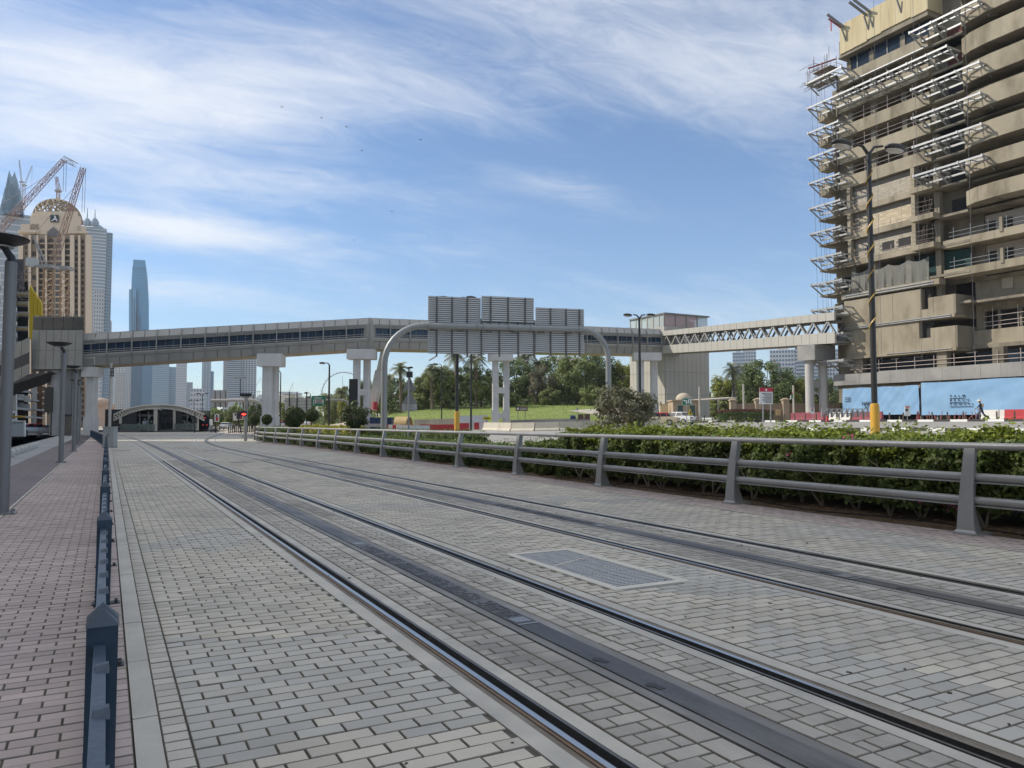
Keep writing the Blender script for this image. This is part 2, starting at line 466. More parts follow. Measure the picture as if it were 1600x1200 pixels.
def visible(x, y, z=0.0, m=60):
    v = Vector((x, y, z)) - CAMP
    f_ = FW * math.cos(PITCH) + Vector((0, 0, math.sin(PITCH))); u_ = -FW * math.sin(PITCH) + Vector((0, 0, math.cos(PITCH)))
    d = v.dot(f_)
    if d < .3: return False
    px = 800 + 1200 * v.dot(RT) / d; py = 600 - 1200 * v.dot(u_) / d
    return -m * 3 < px < 1600 + m * 3 and py < 1200 + m * 3
def lay(parent, pieces, name, joined, mats, near=300):
    """pieces: (x, y, lx, ly, mat key); the nearest as objects of their own, the rest joined"""
    pieces = [p for p in pieces if visible(p[0], p[1])]
    inframe = lambda p: visible(p[0], p[1], 0, 0)
    pieces.sort(key=lambda p: (not inframe(p), p[0] ** 2 + p[1] ** 2))
    cache = {}
    for x, y, lx, ly, mk in pieces[:near]:
        k = (round(lx, 3), round(ly, 3), mk)
        if k not in cache:
            V, Fc = chamfer(k[0], k[1]); me = bpy.data.meshes.new(name); me.from_pydata(V.tolist(), [], Fc.tolist()); me.materials.append(mats[mk]); me.materials.append(dirt_m); me.polygons.foreach_set('material_index', [0] + [1] * 8); cache[k] = me
        o = link(name, cache[k], parent, (x, y, RNG.normal(0, .0012)))
        o.rotation_euler = (RNG.normal(0, .006), RNG.normal(0, .005), RNG.normal(0, .006))
    for mk in mats:
        VV = []; FF = []; b = 0
        for x, y, lx, ly, k in pieces[near:]:
            if k != mk: continue
            V, Fc = chamfer(lx, ly)
            a = RNG.normal(0, .006); V = V.copy()
            V[:, 2] += V[:, 0] * RNG.normal(0, .006) + V[:, 1] * RNG.normal(0, .008) + RNG.normal(0, .0013)
            X = V[:, 0] * math.cos(a) - V[:, 1] * math.sin(a) + x; Y = V[:, 0] * math.sin(a) + V[:, 1] * math.cos(a) + y
            VV.append(np.stack([X, Y, V[:, 2]], 1)); FF.append(Fc + b); b += len(V)
        if VV:
            me = npmesh(joined, np.concatenate(VV), np.concatenate(FF), mats[mk]); me.materials.append(dirt_m); me.polygons.foreach_set('material_index', np.tile([0] + [1] * 8, len(VV)).astype(np.int32)); o = link(joined, me, parent); o['kind'] = 'stuff'
def bond(x0, x1, y0, y1, L, W, mk, g=.007, jit=0.0, phase=0.0, hole=None, x1f=None):
    out = []; r = 0; y = y0
    while y < y1:
        xe = x1f(y) if x1f else x1
        x = x0 - (L * .5 if r % 2 else 0) - phase
        while x < xe:
            a, b = max(x, x0), min(x + L, xe); x += L
            if b - a < .045: continue
            cx, cy = (a + b) / 2, y + W / 2
            if hole and hole[0] < cx < hole[1] and hole[2] < cy < hole[3]: continue
            out.append((cx, cy, b - a - g, W - g, mk))
        y += W; r += 1
    return out
GR = (3.80, 4.62, 5.36, 7.38)     # the drain cover's opening
Y0 = 1.4
pcs = []
pcs += [(.3105, Y0 + i * .105, .106, .098, 'sol') for i in range(int((PY1 - Y0) / .105))]
pcs += bond(.366, 1.665, Y0, PY1, .212, .106, 'std')
pcs += bond(3.56, 5.05, Y0, PY1, .212, .106, 'std', hole=GR)
pcs += bond(6.95, 8.86, Y0, PY1, .212, .106, 'std', x1f=lambda y: 8.86 + edge(y))
for t in (0, TX):
    # inside a track: pavers by the rails, a row of squares beside the power strip
    r = 0; y = Y0
    while y < PY1:
        o_ = (.085, .19) if r % 2 else (.19, .085)
        x = 2.05 + t
        for w in o_: pcs.append((x + w / 2, y + .053, w - .008, .098, 'trk')); x += w
        x = 2.925 + t
        for w in (o_[1] - .015, o_[0] - .015): pcs.append((x + w / 2, y + .053, w - .008, .098, 'trk')); x += w
        if r % 2 == 0:
            pcs.append((2.40 + t, y + .106, .135, .204, 'trk')); pcs.append((2.868 + t, y + .106, .10, .204, 'trk'))
        y += .106; r += 1
# relaid patches of cooler grey pavers, brick by brick
def cool(x, y):
    w = .35 * math.sin(x * 2.1 + y * .7) + .25 * math.sin(x * 5.3 - y * 1.9)
    if x < 1.7: return 3.45 < y + .12 * x + w * .25 < 5.4 or 9.5 < y + w < 10.5
    if x < 5.1: return (y < 5.35 + .9 * (x - 3.56) - 1.6 + w * .5 and x < 4.15) or (4.15 + w * .2 < x < 5.1 and 5.0 - .55 * (x - 4.2) < y + w * .3 < 6.3) or 12 < y + w < 13
    return (x > 8 and 5.5 < y + w < 7.2) or 11 < y + 2 * w < 12.5 or 6 < x + .1 * y + w < 7.75 and y < 6
pcs = [(x, y, a, b, 'cool' if k == 'std' and cool(x, y) and RNG.random() < .99 else k) for x, y, a, b, k in pcs]
lay(pavement, pcs, 'paver', 'paver_field', {'std': paver_m, 'cool': paver_c, 'trk': paver_trk, 'sol': paver_sol})
# purple brick margin under the railing and a thin light edging
edging = MB()
for i in range(60):
    y = Y0 + i * .9
    if y < 46: edging.box((8.90 + edge(y + .45), y + .45, -.02), (.06, .89, .05), rz=-math.atan(.028) if y > 8 else 0)
edging.build('edging_strip', conc_edge, pavement)
margin = xsheet('brick_margin', lambda y: 8.94 + edge(y), lambda y: 9.82 + edge(y), lin(-2, 60, 40), -0.012, sand_m, kind='structure')
mp_ = []
r = 0; y = 2.0
while y < 30:
    for i in range(8): mp_.append((8.99 + edge(y) + .105 * i + .05, y + .1 + (.1 if i % 2 else 0), .096, .192, 'b'))
    y += .2
lay(margin, mp_, 'brick', 'brick_field', {'b': brick_m}, near=120)
xsheet('far_bricks', lambda y: 8.94 + edge(y), lambda y: 9.82 + edge(y), lin(30, 60, 8), -.002, far_brick, margin)

# ---- tram tracks
def strip(mb, x0, x1, zt, zb, cf, ys):
    V = []; Fc = []
    for y in ys:
        o = cf(y); V += [(x0 + o, y, zb), (x0 + o, y, zt), (x1 + o, y, zt), (x1 + o, y, zb)]
    for i in range(len(ys) - 1):
        a = 4 * i; b = a + 4
        for k in range(3): Fc.append((a + k, a + k + 1, b + k + 1, b + k))
    Fc.append((3, 2, 1, 0)); n = 4 * (len(ys) - 1); Fc.append((n, n + 1, n + 2, n + 3))
    return mb.add(V, Fc)
YS = lin(-3, 32, 7) + lin(35, 175, 71)
def track(label, t, cf):
    root = thing('tram_track', label, 'tram track', (1.85 + t, 2, 0))
    for side in (0, 1):
        # profile across one rail, from the outer side inwards (mirrored for the right-hand rail)
        def X(a): return (1.85 + t + a) if side == 0 else (3.37 + t - a)
        def S(a, b, zt, zb, mat, name, par=root, ys=YS):
            xa, xb = sorted((X(a), X(b)))
            m = MB(); strip(m, xa, xb, zt, zb, cf, ys); return m.build(name, mat, par)
        rail = S(-.016, .016, .004, -.06, steel_rail, 'rail')
        S(-.036, -.017, -.002, -.06, steel_side, 'rail_side', rail)
        S(.017, .075, -.032, -.06, black_rub, 'flange_groove', rail)
        S(.076, .092, .002, -.06, lip_m, 'guard_lip', rail)
        S(-.075, -.037, -.008, -.06, mortar_m, 'mortar_fillet')
        S(.093, .104, -.012, -.06, black_rub, 'rubber_joint')
        for a, b in ((-.18, -.076), (.105, .192)):
            xa, xb = sorted((X(a), X(b)))
            y = -2.0 + (.7 if a > 0 else 0) + side * .5; 
            while y < PY1:
                m = MB(); m.bx(xa, xb, y, y + 1.994, -.06, -.002 + RNG.normal(0, .001)); m.build('edge_slab', conc_edge, root); y += 2.0
            S(a, b, -.001, -.06, conc_edge, 'edge_kerb', root, [y] + [q for q in YS if q > y])
    def P(a, b, zt, mat, name, ys=YS):
        m = MB(); strip(m, a + t, b + t, zt, -.06, cf, ys); return m.build(name, mat, root)
    P(2.472, 2.490, -.02, black_rub, 'rubber_joint'); P(2.491, 2.558, -.003, aps_edge, 'strip_border')
    ps = P(2.560, 2.728, .004, aps_m, 'power_strip'); P(2.730, 2.812, -.003, aps_edge, 'strip_border')
    # covers and worn chequer plates let into the power strip
    for y in ((3.35, 3.86) if t == 0 else (4.3, 5.1)):
        m = MB(); m.lathe((2.61 + t, y, .0042), [(.034, 0), (.034, .003)], 10); m.bx(2.60 + t, 2.645 + t, y - .075, y - .02, .0042, .0065); m.build('inspection_cover', black_rub, ps)
    y0, y1 = (5.0, 8.6) if t == 0 else (9, 12)
    y = y0
    while y < y1:
        m = MB()
        for i in range(5):
            for j in range(12):
                if RNG.random() < .75: m.box((2.585 + t + i * .03, y + j * .045 + (.022 if i % 2 else 0), .006), (.018, .028, .004), rz=.6 * (1 if (i + j) % 2 else -1))
        m.build('chequer_plate', lip_m, ps); y += .62
    for y in (4.75, 8.7):
        m = MB(); m.bx(2.56 + t, 2.72 + t, y, y + .03, .0045, .008); m.bx(2.575 + t, 2.70 + t, y + .07, y + .2, .0045, .0075); m.build('clamp_plate', M('plate_steel', (.24, .24, .24), .4, .5), ps)
    return root
track('tram track nearest the dark blue fence, with bright rails and dark centre strip', 0, c1)
track('tram track nearest the grey railing, bending right beside the station', TX, c2)

# ---- drain cover between the tracks
dr = thing('drain_cover', 'rectangular steel drain grating set in pavers between the two tracks', 'drain grate', (4.2, 6.4, 0))
m = MB()
for a in ((GR[0], GR[1], GR[2], GR[2] + .09), (GR[0], GR[1], GR[3] - .09, GR[3]), (GR[0], GR[0] + .09, GR[2] + .091, GR[3] - .091), (GR[1] - .09, GR[1], GR[2] + .091, GR[3] - .091)):
    m.bx(*a, -.05, .009)
m.build('frame', M('frame_pale', (.60, .57, .50), .75, var=.08), dr)
m = MB(); m.bx(GR[0] + .07, GR[1] - .07, GR[2] + .07, GR[3] - .07, -.06, -.0095); m.build('pit', black_rub, dr)  # black plate just under the bars; the pit's shade put into its colour
ya, yb = GR[2] + .09, GR[3] - .09; n = 3
grate_m = M('grate_steel', (.50, .49, .47), .5, metal=.3, var=.15, scale=8)
for k in range(n):
    a, b = ya + (yb - ya) * k / n + .004, ya + (yb - ya) * (k + 1) / n - .004
    m = MB(); nb = int((b - a) / .055)
    for i in range(nb): m.bx(GR[0] + .09, GR[1] - .09, a + i * (b - a) / nb, a + i * (b - a) / nb + .026, -.03, .004)
    for i in range(5): x = GR[0] + .09 + i * (GR[1] - GR[0] - .19) / 4; m.bx(x, x + .012, a, b, -.03, .0055)
    m.build('grating', grate_m, dr)
m = MB(); m.beam((GR[0] + .1, yb - .75, .004), (GR[1] - .1, yb - .45, .004), .03, .006); m.build('cover_bar', conc_edge, dr)
for px, py, s in ((1345 / 4 + 0 + 50, 0, 0),): pass
for i, (px, py) in enumerate(((378, 722), (276, 685), (280, 691), (283, 700), (330, 704), (190, 704))):
    p = gp(px, py); m = MB(); m.bx(p.x - .4, p.x + .4, p.y - .45, p.y + .45, -.03, .002)
    o = m.build('access_cover', aps_edge); tag(o, ['square metal access cover in paving right of the bending track', 'small dark slot cover nearest the station front', 'dark slot cover second from the station front', 'dark slot cover third from the station front', 'dark slot cover beside the bend of the right track', 'metal access cover in front of the grey street cabinet'][i], 'access cover', 'metal covers in the paving')

m = MB(); rg = np.random.default_rng(33)
for k in range(160):
    x, y = rg.uniform(.4, 8.7), rg.uniform(2, 16); s = rg.uniform(.006, .018); m.box((x, y, .003), (s * 1.6, s, .006), rz=rg.random() * 6)
tag(m.build('grit', M('grit_dark', (.10, .085, .065), .9, var=.2)), 'scattered grit and dry leaf bits on the paving', 'grit', kind='stuff')
# ---- kerb, sidewalk and side street on the left
kerb = thing('kerb', 'pale concrete kerb line between purple sidewalk and grey paving', 'kerb', (.2, 2, 0)); del kerb['label']; del kerb['category']; kerb['kind'] = 'structure'
y = 0.2; i = 0
while y < 52:
    L = .98; m = MB(); m.box((.197, y + L / 2, -.03 + RNG.normal(0, .0015)), (.108, L - .008, .066)); m.build('kerb_stone', kerb_m, kerb); y += L; i += 1
sidewalk = xsheet('sidewalk', lambda y: -1.36, lambda y: .139, lin(-4, PY1, 4), -.012, sand_m, kind='structure')
lay(sidewalk, bond(-1.35, .138, 1.6, PY1, .2, .1, 'b'), 'brick', 'brick_field', {'b': brick_m})
xsheet('far_bricks', lambda y: -1.36, lambda y: .139, [PY1, 60, 110, 150], -.003, far_brick, sidewalk)
tile_m = M('tile_dark_purple', (.17, .14, .145), .8, var=.08, scale=2, bump=.2, bscale=120, stain=(.145, .125, .13), stain_scale=.4)
ps_ = xsheet('paved_path', lambda y: -2.75, lambda y: -1.40, [-4, 130], -.012, M('joint_dark', (.09, .075, .078), .9), kind='structure')
tl = []; y = 8.0
while y < 60:
    for i in range(3): tl.append((-2.75 + .225 + i * .45, y + .225, .444, .444, 't'))
    y += .45
lay(ps_, tl, 'tile', 'tile_field', {'t': tile_m}, near=200)
m = MB(); y = -3.0
while y < 125: m.bx(-1.398, -1.362, y, y + .98, -.04, .004); y += .99
tag(m.build('edging_line', conc_edge), kind='structure')
xsheet('grey_footway', lambda y: -5.0, lambda y: -2.76, [-4, 130], -.02, M('grey_paving', (.30, .305, .305), .85, var=.08, scale=3, bump=.2, bscale=60, stain=(.25, .255, .26)), kind='structure')
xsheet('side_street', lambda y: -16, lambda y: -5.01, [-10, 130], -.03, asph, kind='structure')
m = MB(); m.bx(-6.2, -6.05, 25, 60, -.029, -.024); tag(m.build('lane_line', white_paint), kind='structure')

# ---- dark blue fence along the kerb (we look along it)
navy = M('navy_paint', (.024, .048, .082), .38, var=.10, scale=5, bump=.06, bscale=40, stain=(.035, .058, .09), stain_scale=2.0)
fence = thing('street_fence', 'dark blue metal fence of capped posts between sidewalk and tram paving', 'fence', (0, 2, 0))
FX = .005
def cap_post():
    m = MB(); w = .052
    m.bx(-w, w, -w * .8, w * .8, 0, .655)
    m.add([(-w - .003, -w * .8 - .003, .655), (w + .003, -w * .8 - .003, .655), (w + .003, w * .8 + .003, .655), (-w - .003, w * .8 + .003, .655), (0, 0, .715)], [(0, 1, 4), (1, 2, 4), (2, 3, 4), (3, 0, 4), (3, 2, 1, 0)])
    return m
def mesh_of(mb, name, mat):
    me = bpy.data.meshes.new(name); me.from_pydata(mb.v, [], mb.f); me.materials.append(mat); return me
pm = mesh_of(cap_post(), 'post', navy)
bm_ = MB(); bm_.bx(-.075, .12, -.05, .05, -.01, .008); bm_.lathe((.095, .028, .008), [(.012, 0), (.012, .02)], 6); bm_.lathe((.095, -.028, .008), [(.012, 0), (.012, .02)], 6)
bme = mesh_of(bm_, 'base_plate', M('plate_dark', (.06, .065, .07), .5, .5))
kb = MB(); kb.bx(-.023, .023, -.03, .03, .06, .59); kb.add([(-.023, -.03, .59), (.023, -.03, .59), (.023, .03, .59), (-.023, .03, .59), (-.018, .03, .608), (.02, .03, .614), (.02, .0, .614), (-.018, .0, .608)], [(0, 1, 6, 7), (1, 2, 5, 6), (2, 3, 4, 5), (3, 0, 7, 4), (4, 7, 6, 5)])
pkm = mesh_of(kb, 'picket', navy)
def local(o, x, y, rz=0): o.location = (x - WLOC[o.parent.name].x, y - WLOC[o.parent.name].y, 0); o.rotation_euler = (0, 0, rz)
yp = [3.33 + 3.52 * i for i in range(-1, 14)]
for i, y in enumerate(yp):
    for d in (-.055, .055):
        o = link('post', pm, fence); local(o, FX, y + d)
    o = link('base_plate', bme, fence); local(o, FX, y)
    o = link('base_plate', bme, fence); local(o, FX, y + 1.76)
    if i < len(yp) - 1:
        for k in range(1, 8):
            o = link('picket', pkm, fence); local(o, FX, y + k * .44)
        m = MB(); m.bx(FX - .027, FX + .012, y + .11, y + 3.41, .555, .595); m.bx(FX - .02, FX + .02, y + .11, y + 3.41, .07, .11)
        m.build('rail', navy, fence)
f2 = thing('street_fence', 'dark fence of vertical bars running on beside the bridge pillars', 'fence', (0, 53, 0))
a, b = Vector((0.0, 52.6, 0)), Vector((-1.6, 100, 0)); n = 26
pm2 = pkm
for i in range(n):
    p = a + (b - a) * i / n; q = a + (b - a) * (i + 1) / n
    o = link('post', pm, f2); local(o, p.x, p.y)
    for k in range(1, 5):
        o = link('picket', pkm, f2); s_ = p + (q - p) * k / 5; local(o, s_.x, s_.y)
    m = MB(); m.beam(p + Vector((0, 0, .6)), q + Vector((0, 0, .6)), .05, .05); m.beam(p + Vector((0, 0, .1)), q + Vector((0, 0, .1)), .05, .05); m.build('rail', navy, f2)
for i, (sy, sx) in enumerate(((3.2, .1),)): pass

# ---- grey railing on the right, with curved cast posts
rail_m = M('railing_grey', (.37, .37, .37), .42, metal=.25, var=.08, scale=4, bump=.08, bscale=50, stain=(.31, .305, .295), stain_scale=2)
railing = thing('guard_railing', 'grey three-rail railing with curved cast posts in front of the hedge', 'railing', (9.6, 6, 0))
def rail_post():
    m = MB()
    fr = lambda z: .02 + .15 * (z / 1.15) ** 1.7            # the face leans back, away from the track
    dp = lambda z: max(.10, .30 - .24 * (z / .5)) if z < .36 else (.15 - .05 * (z - .36))
    zs = [0, .03, .06, .12, .2, .3, .36, .40, .46, .5, .58, .64, .69, .75, .8, .88, .95, 1.02, 1.07, 1.10]
    notch = {.40: .05, .46: .05, .69: .05, .75: .05}
    # flange: a curved plate 14 cm wide, 2.5 cm thick, slightly wider at the foot
    V = []; Fc = []
    for z in zs:
        w = .072 + .045 * (1 - z / 1.1) ** 1.5 + (.03 if z < .05 else 0); f = fr(z) - (.02 if z < .05 else 0)
        V += [(f, -w, z), (f, w, z), (f + .028, w, z), (f + .028, -w, z)]
    for i in range(len(zs) - 1):
        a = 4 * i; b = a + 4
        for k in range(4): Fc.append((a + k, a + (k + 1) % 4, b + (k + 1) % 4, b + k))
    Fc.append((3, 2, 1, 0)); n = 4 * (len(zs) - 1); Fc.append((n, n + 1, n + 2, n + 3)); m.add(V, Fc)
    V = []; Fc = []
    for z in zs:
        f = fr(z) + .028; d = dp(z) + notch.get(z, 0); w = .016
        V += [(f, -w, z), (f + d, -w, z), (f + d, w, z), (f, w, z)]
    for i in range(len(zs) - 1):
        a = 4 * i; b = a + 4
        for k in range(4): Fc.append((a + k, a + (k + 1) % 4, b + (k + 1) % 4, b + k))
    Fc.append((n, n + 1, n + 2, n + 3)); m.add(V, Fc)
    m.bx(-.03, .40, -.125, .125, -.02, .022)
    for z in (.43, .72):                                    # rail brackets with bolts
        m.bx(fr(z) + .03, fr(z) + .15, -.06, .06, z - .02, z + .02)
        for s in (-1, 1): m.tube([(fr(z) + .03, s * .07, z - .075), (fr(z) + .075, s * .07, z - .075)], .016, 6)
    return m
pst = mesh_of(rail_post(), 'post', rail_m)
RP = [(9.6 + edge(y), y) for y in [-2.6, 1.7, 5.98, 10.2, 14.45, 18.7, 22.95, 27.2, 31.45, 35.7, 39.95, 44.2]] + [(10.62, 48.4), (10.62, 52.6), (10.6, 56.8), (10.6, 61.0), (10.8, 65.2), (11.3, 69.4), (12.2, 73.4)]
for i, (x, y) in enumerate(RP):
    j = min(i, len(RP) - 2); dx, dy = RP[j + 1][0] - RP[j][0], RP[j + 1][1] - RP[j][1]
    o = link('post', pst, railing); o.location = (x - 9.6, y - 6, 0); o.rotation_euler = (0, 0, -math.atan2(dx, dy))
    if i < len(RP) - 1:
        t = Vector((dx, dy, 0)); L = t.length; t.normalize(); nrm = Vector((t.y, -t.x, 0)); p = Vector((x, y, 0)); q = Vector((*RP[i + 1], 0))
        for z, ox, rr in ((1.115, .195, .046), (.72, .178, .054), (.43, .138, .054)):
            off = nrm * ox + Vector((0, 0, z)); mid = (p + q) / 2 + off; m = MB()
            for A, B in ((p + off, mid - t * .006), (mid + t * .006, q + off)): m.tube([A, B], rr, 14)
            m.tube([mid - t * .01, mid + t * .01], rr * .9, 10)
            if z < 1: m.beam(p + off + nrm * -.02 + Vector((0, 0, -.062)), q + off + nrm * -.02 + Vector((0, 0, -.062)), .05, .018)
            m.build('rail', rail_m, railing, smooth='auto')

# ================================================================ LARGE STRUCTURES
conc = M('concrete_raw', (.255, .222, .165), .88, var=.10, scale=.35, bump=.15, bscale=6, stretch=(1, 1, .5), stain=(.13, .11, .08), stain_scale=.3, detail=7)
conc_sm = M('concrete_band', (.31, .268, .192), .86, var=.15, scale=.5, bump=.12, bscale=8, stretch=(1, 1, .45), stain=(.18, .15, .10), stain_scale=.4, detail=7)
conc_gr = M('concrete_grey', (.30, .29, .27), .85, var=.10, scale=.4, stain=(.22, .215, .205), stain_scale=.3, detail=6)
form_m = M('formwork_panel', (.52, .44, .27), .8, var=.12, scale=.9, stretch=(1, 1, .12), stain=(.40, .32, .18), stain_scale=.9)
dark_in = M('dark_interior', (.035, .033, .032), .9, var=.2)  # near-black plates and walls; the shade inside openings put into the colour
block_m = M('blockwork', (.40, .35, .275), .9, var=.06, isl=.12, bump=.2, bscale=15)
block_p = M('blockwork_pale', (.52, .43, .30), .9, var=.06, isl=.15, bump=.2, bscale=15)
mort2 = M('block_mortar', (.22, .195, .16), .95)
galv = M('galvanised_steel', (.36, .365, .36), .45, metal=.35, var=.08)
red_st = M('red_steel', (.32, .05, .04), .55, var=.15)
rust_st = M('scaffold_tube', (.24, .20, .17), .6, metal=.3, var=.2)
alu_pan = M('cladding_warm_grey', (.33, .325, .30), .5, metal=.15, var=.05, scale=.8, stain=(.29, .285, .262), stain_scale=.35)
alu_lt = M('cladding_light', (.43, .42, .39), .5, metal=.15, var=.05, scale=.8)
alu_dk = M('cladding_dark', (.20, .20, .19), .55, metal=.2, var=.06)  # darkest of the cladding greys, for cores, mullions and trims
white_c = M('white_render', (.60, .595, .585), .75, var=.05, scale=.6, stain=(.52, .515, .505), stain_scale=.4)
dkglass = M('dark_glass', (.012, .022, .036), .15, var=.3, scale=1.2, spec=.22)
brglass = M('bridge_glass', (.016, .04, .075), .12, var=.5, scale=.9, spec=.35)
blgl = M('blue_black_glass', (.02, .032, .05), .12, spec=.6)

# ---- buildings beyond the left edge of the photograph; they shade the tracks
def side_block(label, y0, y1, x0, x1, h):
    r = thing('apartment_block', label, 'building', (x0, (y0 + y1) / 2, 0))
    m = MB(); m.bx(x0, x1, y0, y1, -.05, h); m.build('wall', M('block_wall', (.62, .57, .50), .85), r)
    for k in range(int((h - 5) / 3.4)):
        z = 5 + k * 3.4; m = MB(); m.bx(x1 + .003, x1 + .25, y0 + .5, y1 - .5, z, z + 1.0); m.build('balcony_band', conc_gr, r)
    m = MB(); m.bx(x0 + 1, x1 - 1, y0 + 1, y1 - 1, h, h + 1); m.build('roof', conc_gr, r)
SHX = -25
side_block('long apartment block left of the side street, beyond the stone bollards', -90, 91, SHX - 20, SHX, 35.8)
side_block('apartment block further along the left side street', 106, 235, SHX - 20, SHX, 40)

# ---- covered footbridge
def vz(p, z): return Vector((p.x, p.y, z))
A = at(127, 600, 92); B = at(576, 600, 97); Cc = at(1033, 600, 117.5)
zA, zB, zC = (8.26, 12.2), (10.86, 14.8), (11.95, 15.85)
fb = thing('footbridge', 'long covered grey footbridge with dark glazing crossing over the road', 'footbridge', (A.x, A.y, 0))
rib_m = M('rib_grey', (.30, .295, .275), .5, metal=.2, var=.05)
def walkway(P, Q, zp, zq, W=4.2, rib=2.75, first=0):
    d = (Q - P); d.z = 0; L = d.length; d.normalize(); n = Vector((d.y, -d.x, 0))
    if n.dot(-P) < 0: n = -n
    nb = max(2, round(L / rib)); Hh = zp[1] - zp[0]
    def pt(s, o, z):          # along, out towards us, height above the bridge's underside
        f = s / L; q = P + (Q - P) * f; zb = zp[0] + (zq[0] - zp[0]) * f
        return Vector((q.x, q.y, 0)) + n * o + Vector((0, 0, zb + z))
    for k in range(nb):
        s0, s1 = L * k / nb, L * (k + 1) / nb
        def slab(name, o0, z0, o1, z1, mat, th=.08, split=1, g=.035):
            for j in range(split):
                a = s0 + (s1 - s0) * j / split + g; b = s0 + (s1 - s0) * (j + 1) / split - g
                q = [pt(a, o0, z0), pt(b, o0, z0), pt(b, o1, z1), pt(a, o1, z1)]
                m = MB(); m.prism(q, -n * th); m.build(name, mat, fb)
        slab('roof_panel', .16, 3.12, -.15, Hh, alu_lt, split=2)
        slab('roof_panel', -.16, Hh + .03, -1.6, Hh + .12, alu_lt, split=2)
        slab('base_panel', .10, .93, -.12, .02, alu_pan, split=2)
        slab('base_panel', .22, 1.28, .13, .97, alu_pan)
        for j in range(3):
            a_, b_ = s0 + (s1 - s0) * j / 3 + .03, s0 + (s1 - s0) * (j + 1) / 3 - .03
            m = MB(); m.prism([pt(a_, -.06, 1.5), pt(b_, -.06, 1.5), pt(b_, -.06, 2.66), pt(a_, -.06, 2.66)], -n * .04); m.build('glass_pane', brglass, fb)
            m = MB(); m.beam(pt(a_ - .03, -.04, 1.5), pt(a_ - .03, -.04, 2.66), .05, .05); m.build('mullion', alu_dk, fb)
        for z, hgt, o in ((1.36, .13, .20), (1.62, .07, .22), (1.86, .05, .22), (2.71, .09, .17), (2.86, .08, .19), (3.0, .08, .20)):
            m = MB(); m.beam(pt(s0, o, z), pt(s1, o, z), .07, hgt); m.build('louvre_bar', alu_lt if z < 2 else alu_pan, fb)
        slab('louvre_backing', .06, 1.3, .06, 1.49, alu_pan, th=.05, g=.0); slab('louvre_backing', .06, 2.67, .10, 3.11, alu_pan, th=.05, g=.0)
        m = MB(); m.prism([pt(s0 + .01, -.16, .0), pt(s1 - .01, -.16, .0), pt(s1 - .01, -W + .16, .0), pt(s0 + .01, -W + .16, .0)], (0, 0, .1)); m.build('soffit_panel', M('soffit_tan', (.36, .29, .21), .7, var=.08), fb)
        m = MB(); m.prism([pt(s0, -1.65, Hh + .02), pt(s1, -1.65, Hh + .02), pt(s1, -W, Hh - .1), pt(s0, -W, Hh - .1)], (0, 0, .1)); m.build('roof_deck', alu_lt, fb)
        m = MB(); m.prism([pt(s0, -W, .05), pt(s1, -W, .05), pt(s1, -W, Hh - .1), pt(s0, -W, Hh - .1)], n * .1); m.build('rear_wall', alu_pan, fb)
    for k in range(nb + 1):
        s = min(L - .05, max(.05, L * k / nb))
        prof = [(-.14, 0.0), (.13, .9), (.27, 1.35), (.25, 2.0), (.24, 2.5), (.22, 3.1), (-.10, Hh)]
        m = MB()
        for a, b in zip(prof, prof[1:]): m.beam(pt(s, a[0] + .03, a[1]), pt(s, b[0] + .03, b[1]), .13, .13)
        m.build('rib', rib_m, fb)
    # a run of things behind the glass: ceiling lights and handrail
    m = MB()
    for k in range(nb * 3):
        s = L * (k + .5) / nb / 3
        if RNG.random() < .75: m.box(pt(s, -.16, 1.72 + RNG.random() * .12), (.28, .03, .28), rz=math.atan2(d.y, d.x))
    m.build('window_sticker', M('sticker_grey', (.16, .18, .2), .5), fb, kind='stuff')
walkway(A, B, zA, zB); walkway(B, Cc, zB, zC)
m = MB()      # rounded joint at the bend
jn = Vector((B.x, B.y, 0)).normalized() * -1
m.lathe((B.x - jn.x * .62, B.y - jn.y * .62, zB[0] + .02), [(.56, 0), (.76, .9), (.90, 1.3), (.88, 2.5), (.86, 3.1), (.56, 3.84)], 20); m.build('bend_cover', alu_pan, fb, smooth='auto')
def pier(pxs, dep, pcap, ztop, label, w=.9, capw=3.4, caph=1.5, ties=(), rnd=False):
    c = base(sum(pxs) / len(pxs), dep); g = ground_z(c.x, c.y)
    r = thing('bridge_pier', label, 'bridge pier', (c.x, c.y, g), 'concrete piers under the footbridge')
    pc = base(pcap, dep, 0)
    m = MB(); m.box((pc.x, pc.y, ztop - caph / 2), (capw, 2.2, caph), rz=-YAW); m.build('cap_beam', white_c, r)
    cols = [base(p, dep + (0.9 if i else 0), 0) for i, p in enumerate(pxs)]
    for q in cols:
        m = MB(); zt = ztop - caph - .003
        if rnd: m.lathe((q.x, q.y, 0), [(w / 2, g - .2), (w / 2, zt)], 16)
        else:
            for k in range(8):
                pass
            a = w / 2; ch = a * .3; oct_ = [(-a, -a + ch), (-a + ch, -a), (a - ch, -a), (a, -a + ch), (a, a - ch), (a - ch, a), (-a + ch, a), (-a, a - ch)]
            R_ = Matrix.Rotation(-YAW, 3, 'Z')
            m.prism([R_ @ Vector((x, y, 0)) + Vector((q.x, q.y, g - .2)) for x, y in oct_], (0, 0, zt - g + .2))
            m.box((q.x, q.y, g + 1.1), (w * 1.12, w * 1.12, 2.2), rz=-YAW)
        m.build('column', white_c, r, smooth='auto')
    for z in ties:
        m = MB(); m.beam(vz(cols[0], z), vz(cols[1], z), .7, .8); m.build('tie_beam', white_c, r)
    return r
pier((143,), 92.5, 143, 8.2, 'single white pier beside the left stair tower', w=1.1, capw=1.5, caph=1.2)
pier((418, 427), 95, 423, 10.0, 'white pier behind the round clipped bushes', w=1.15, capw=2.9, caph=1.55, ties=(5.0,))
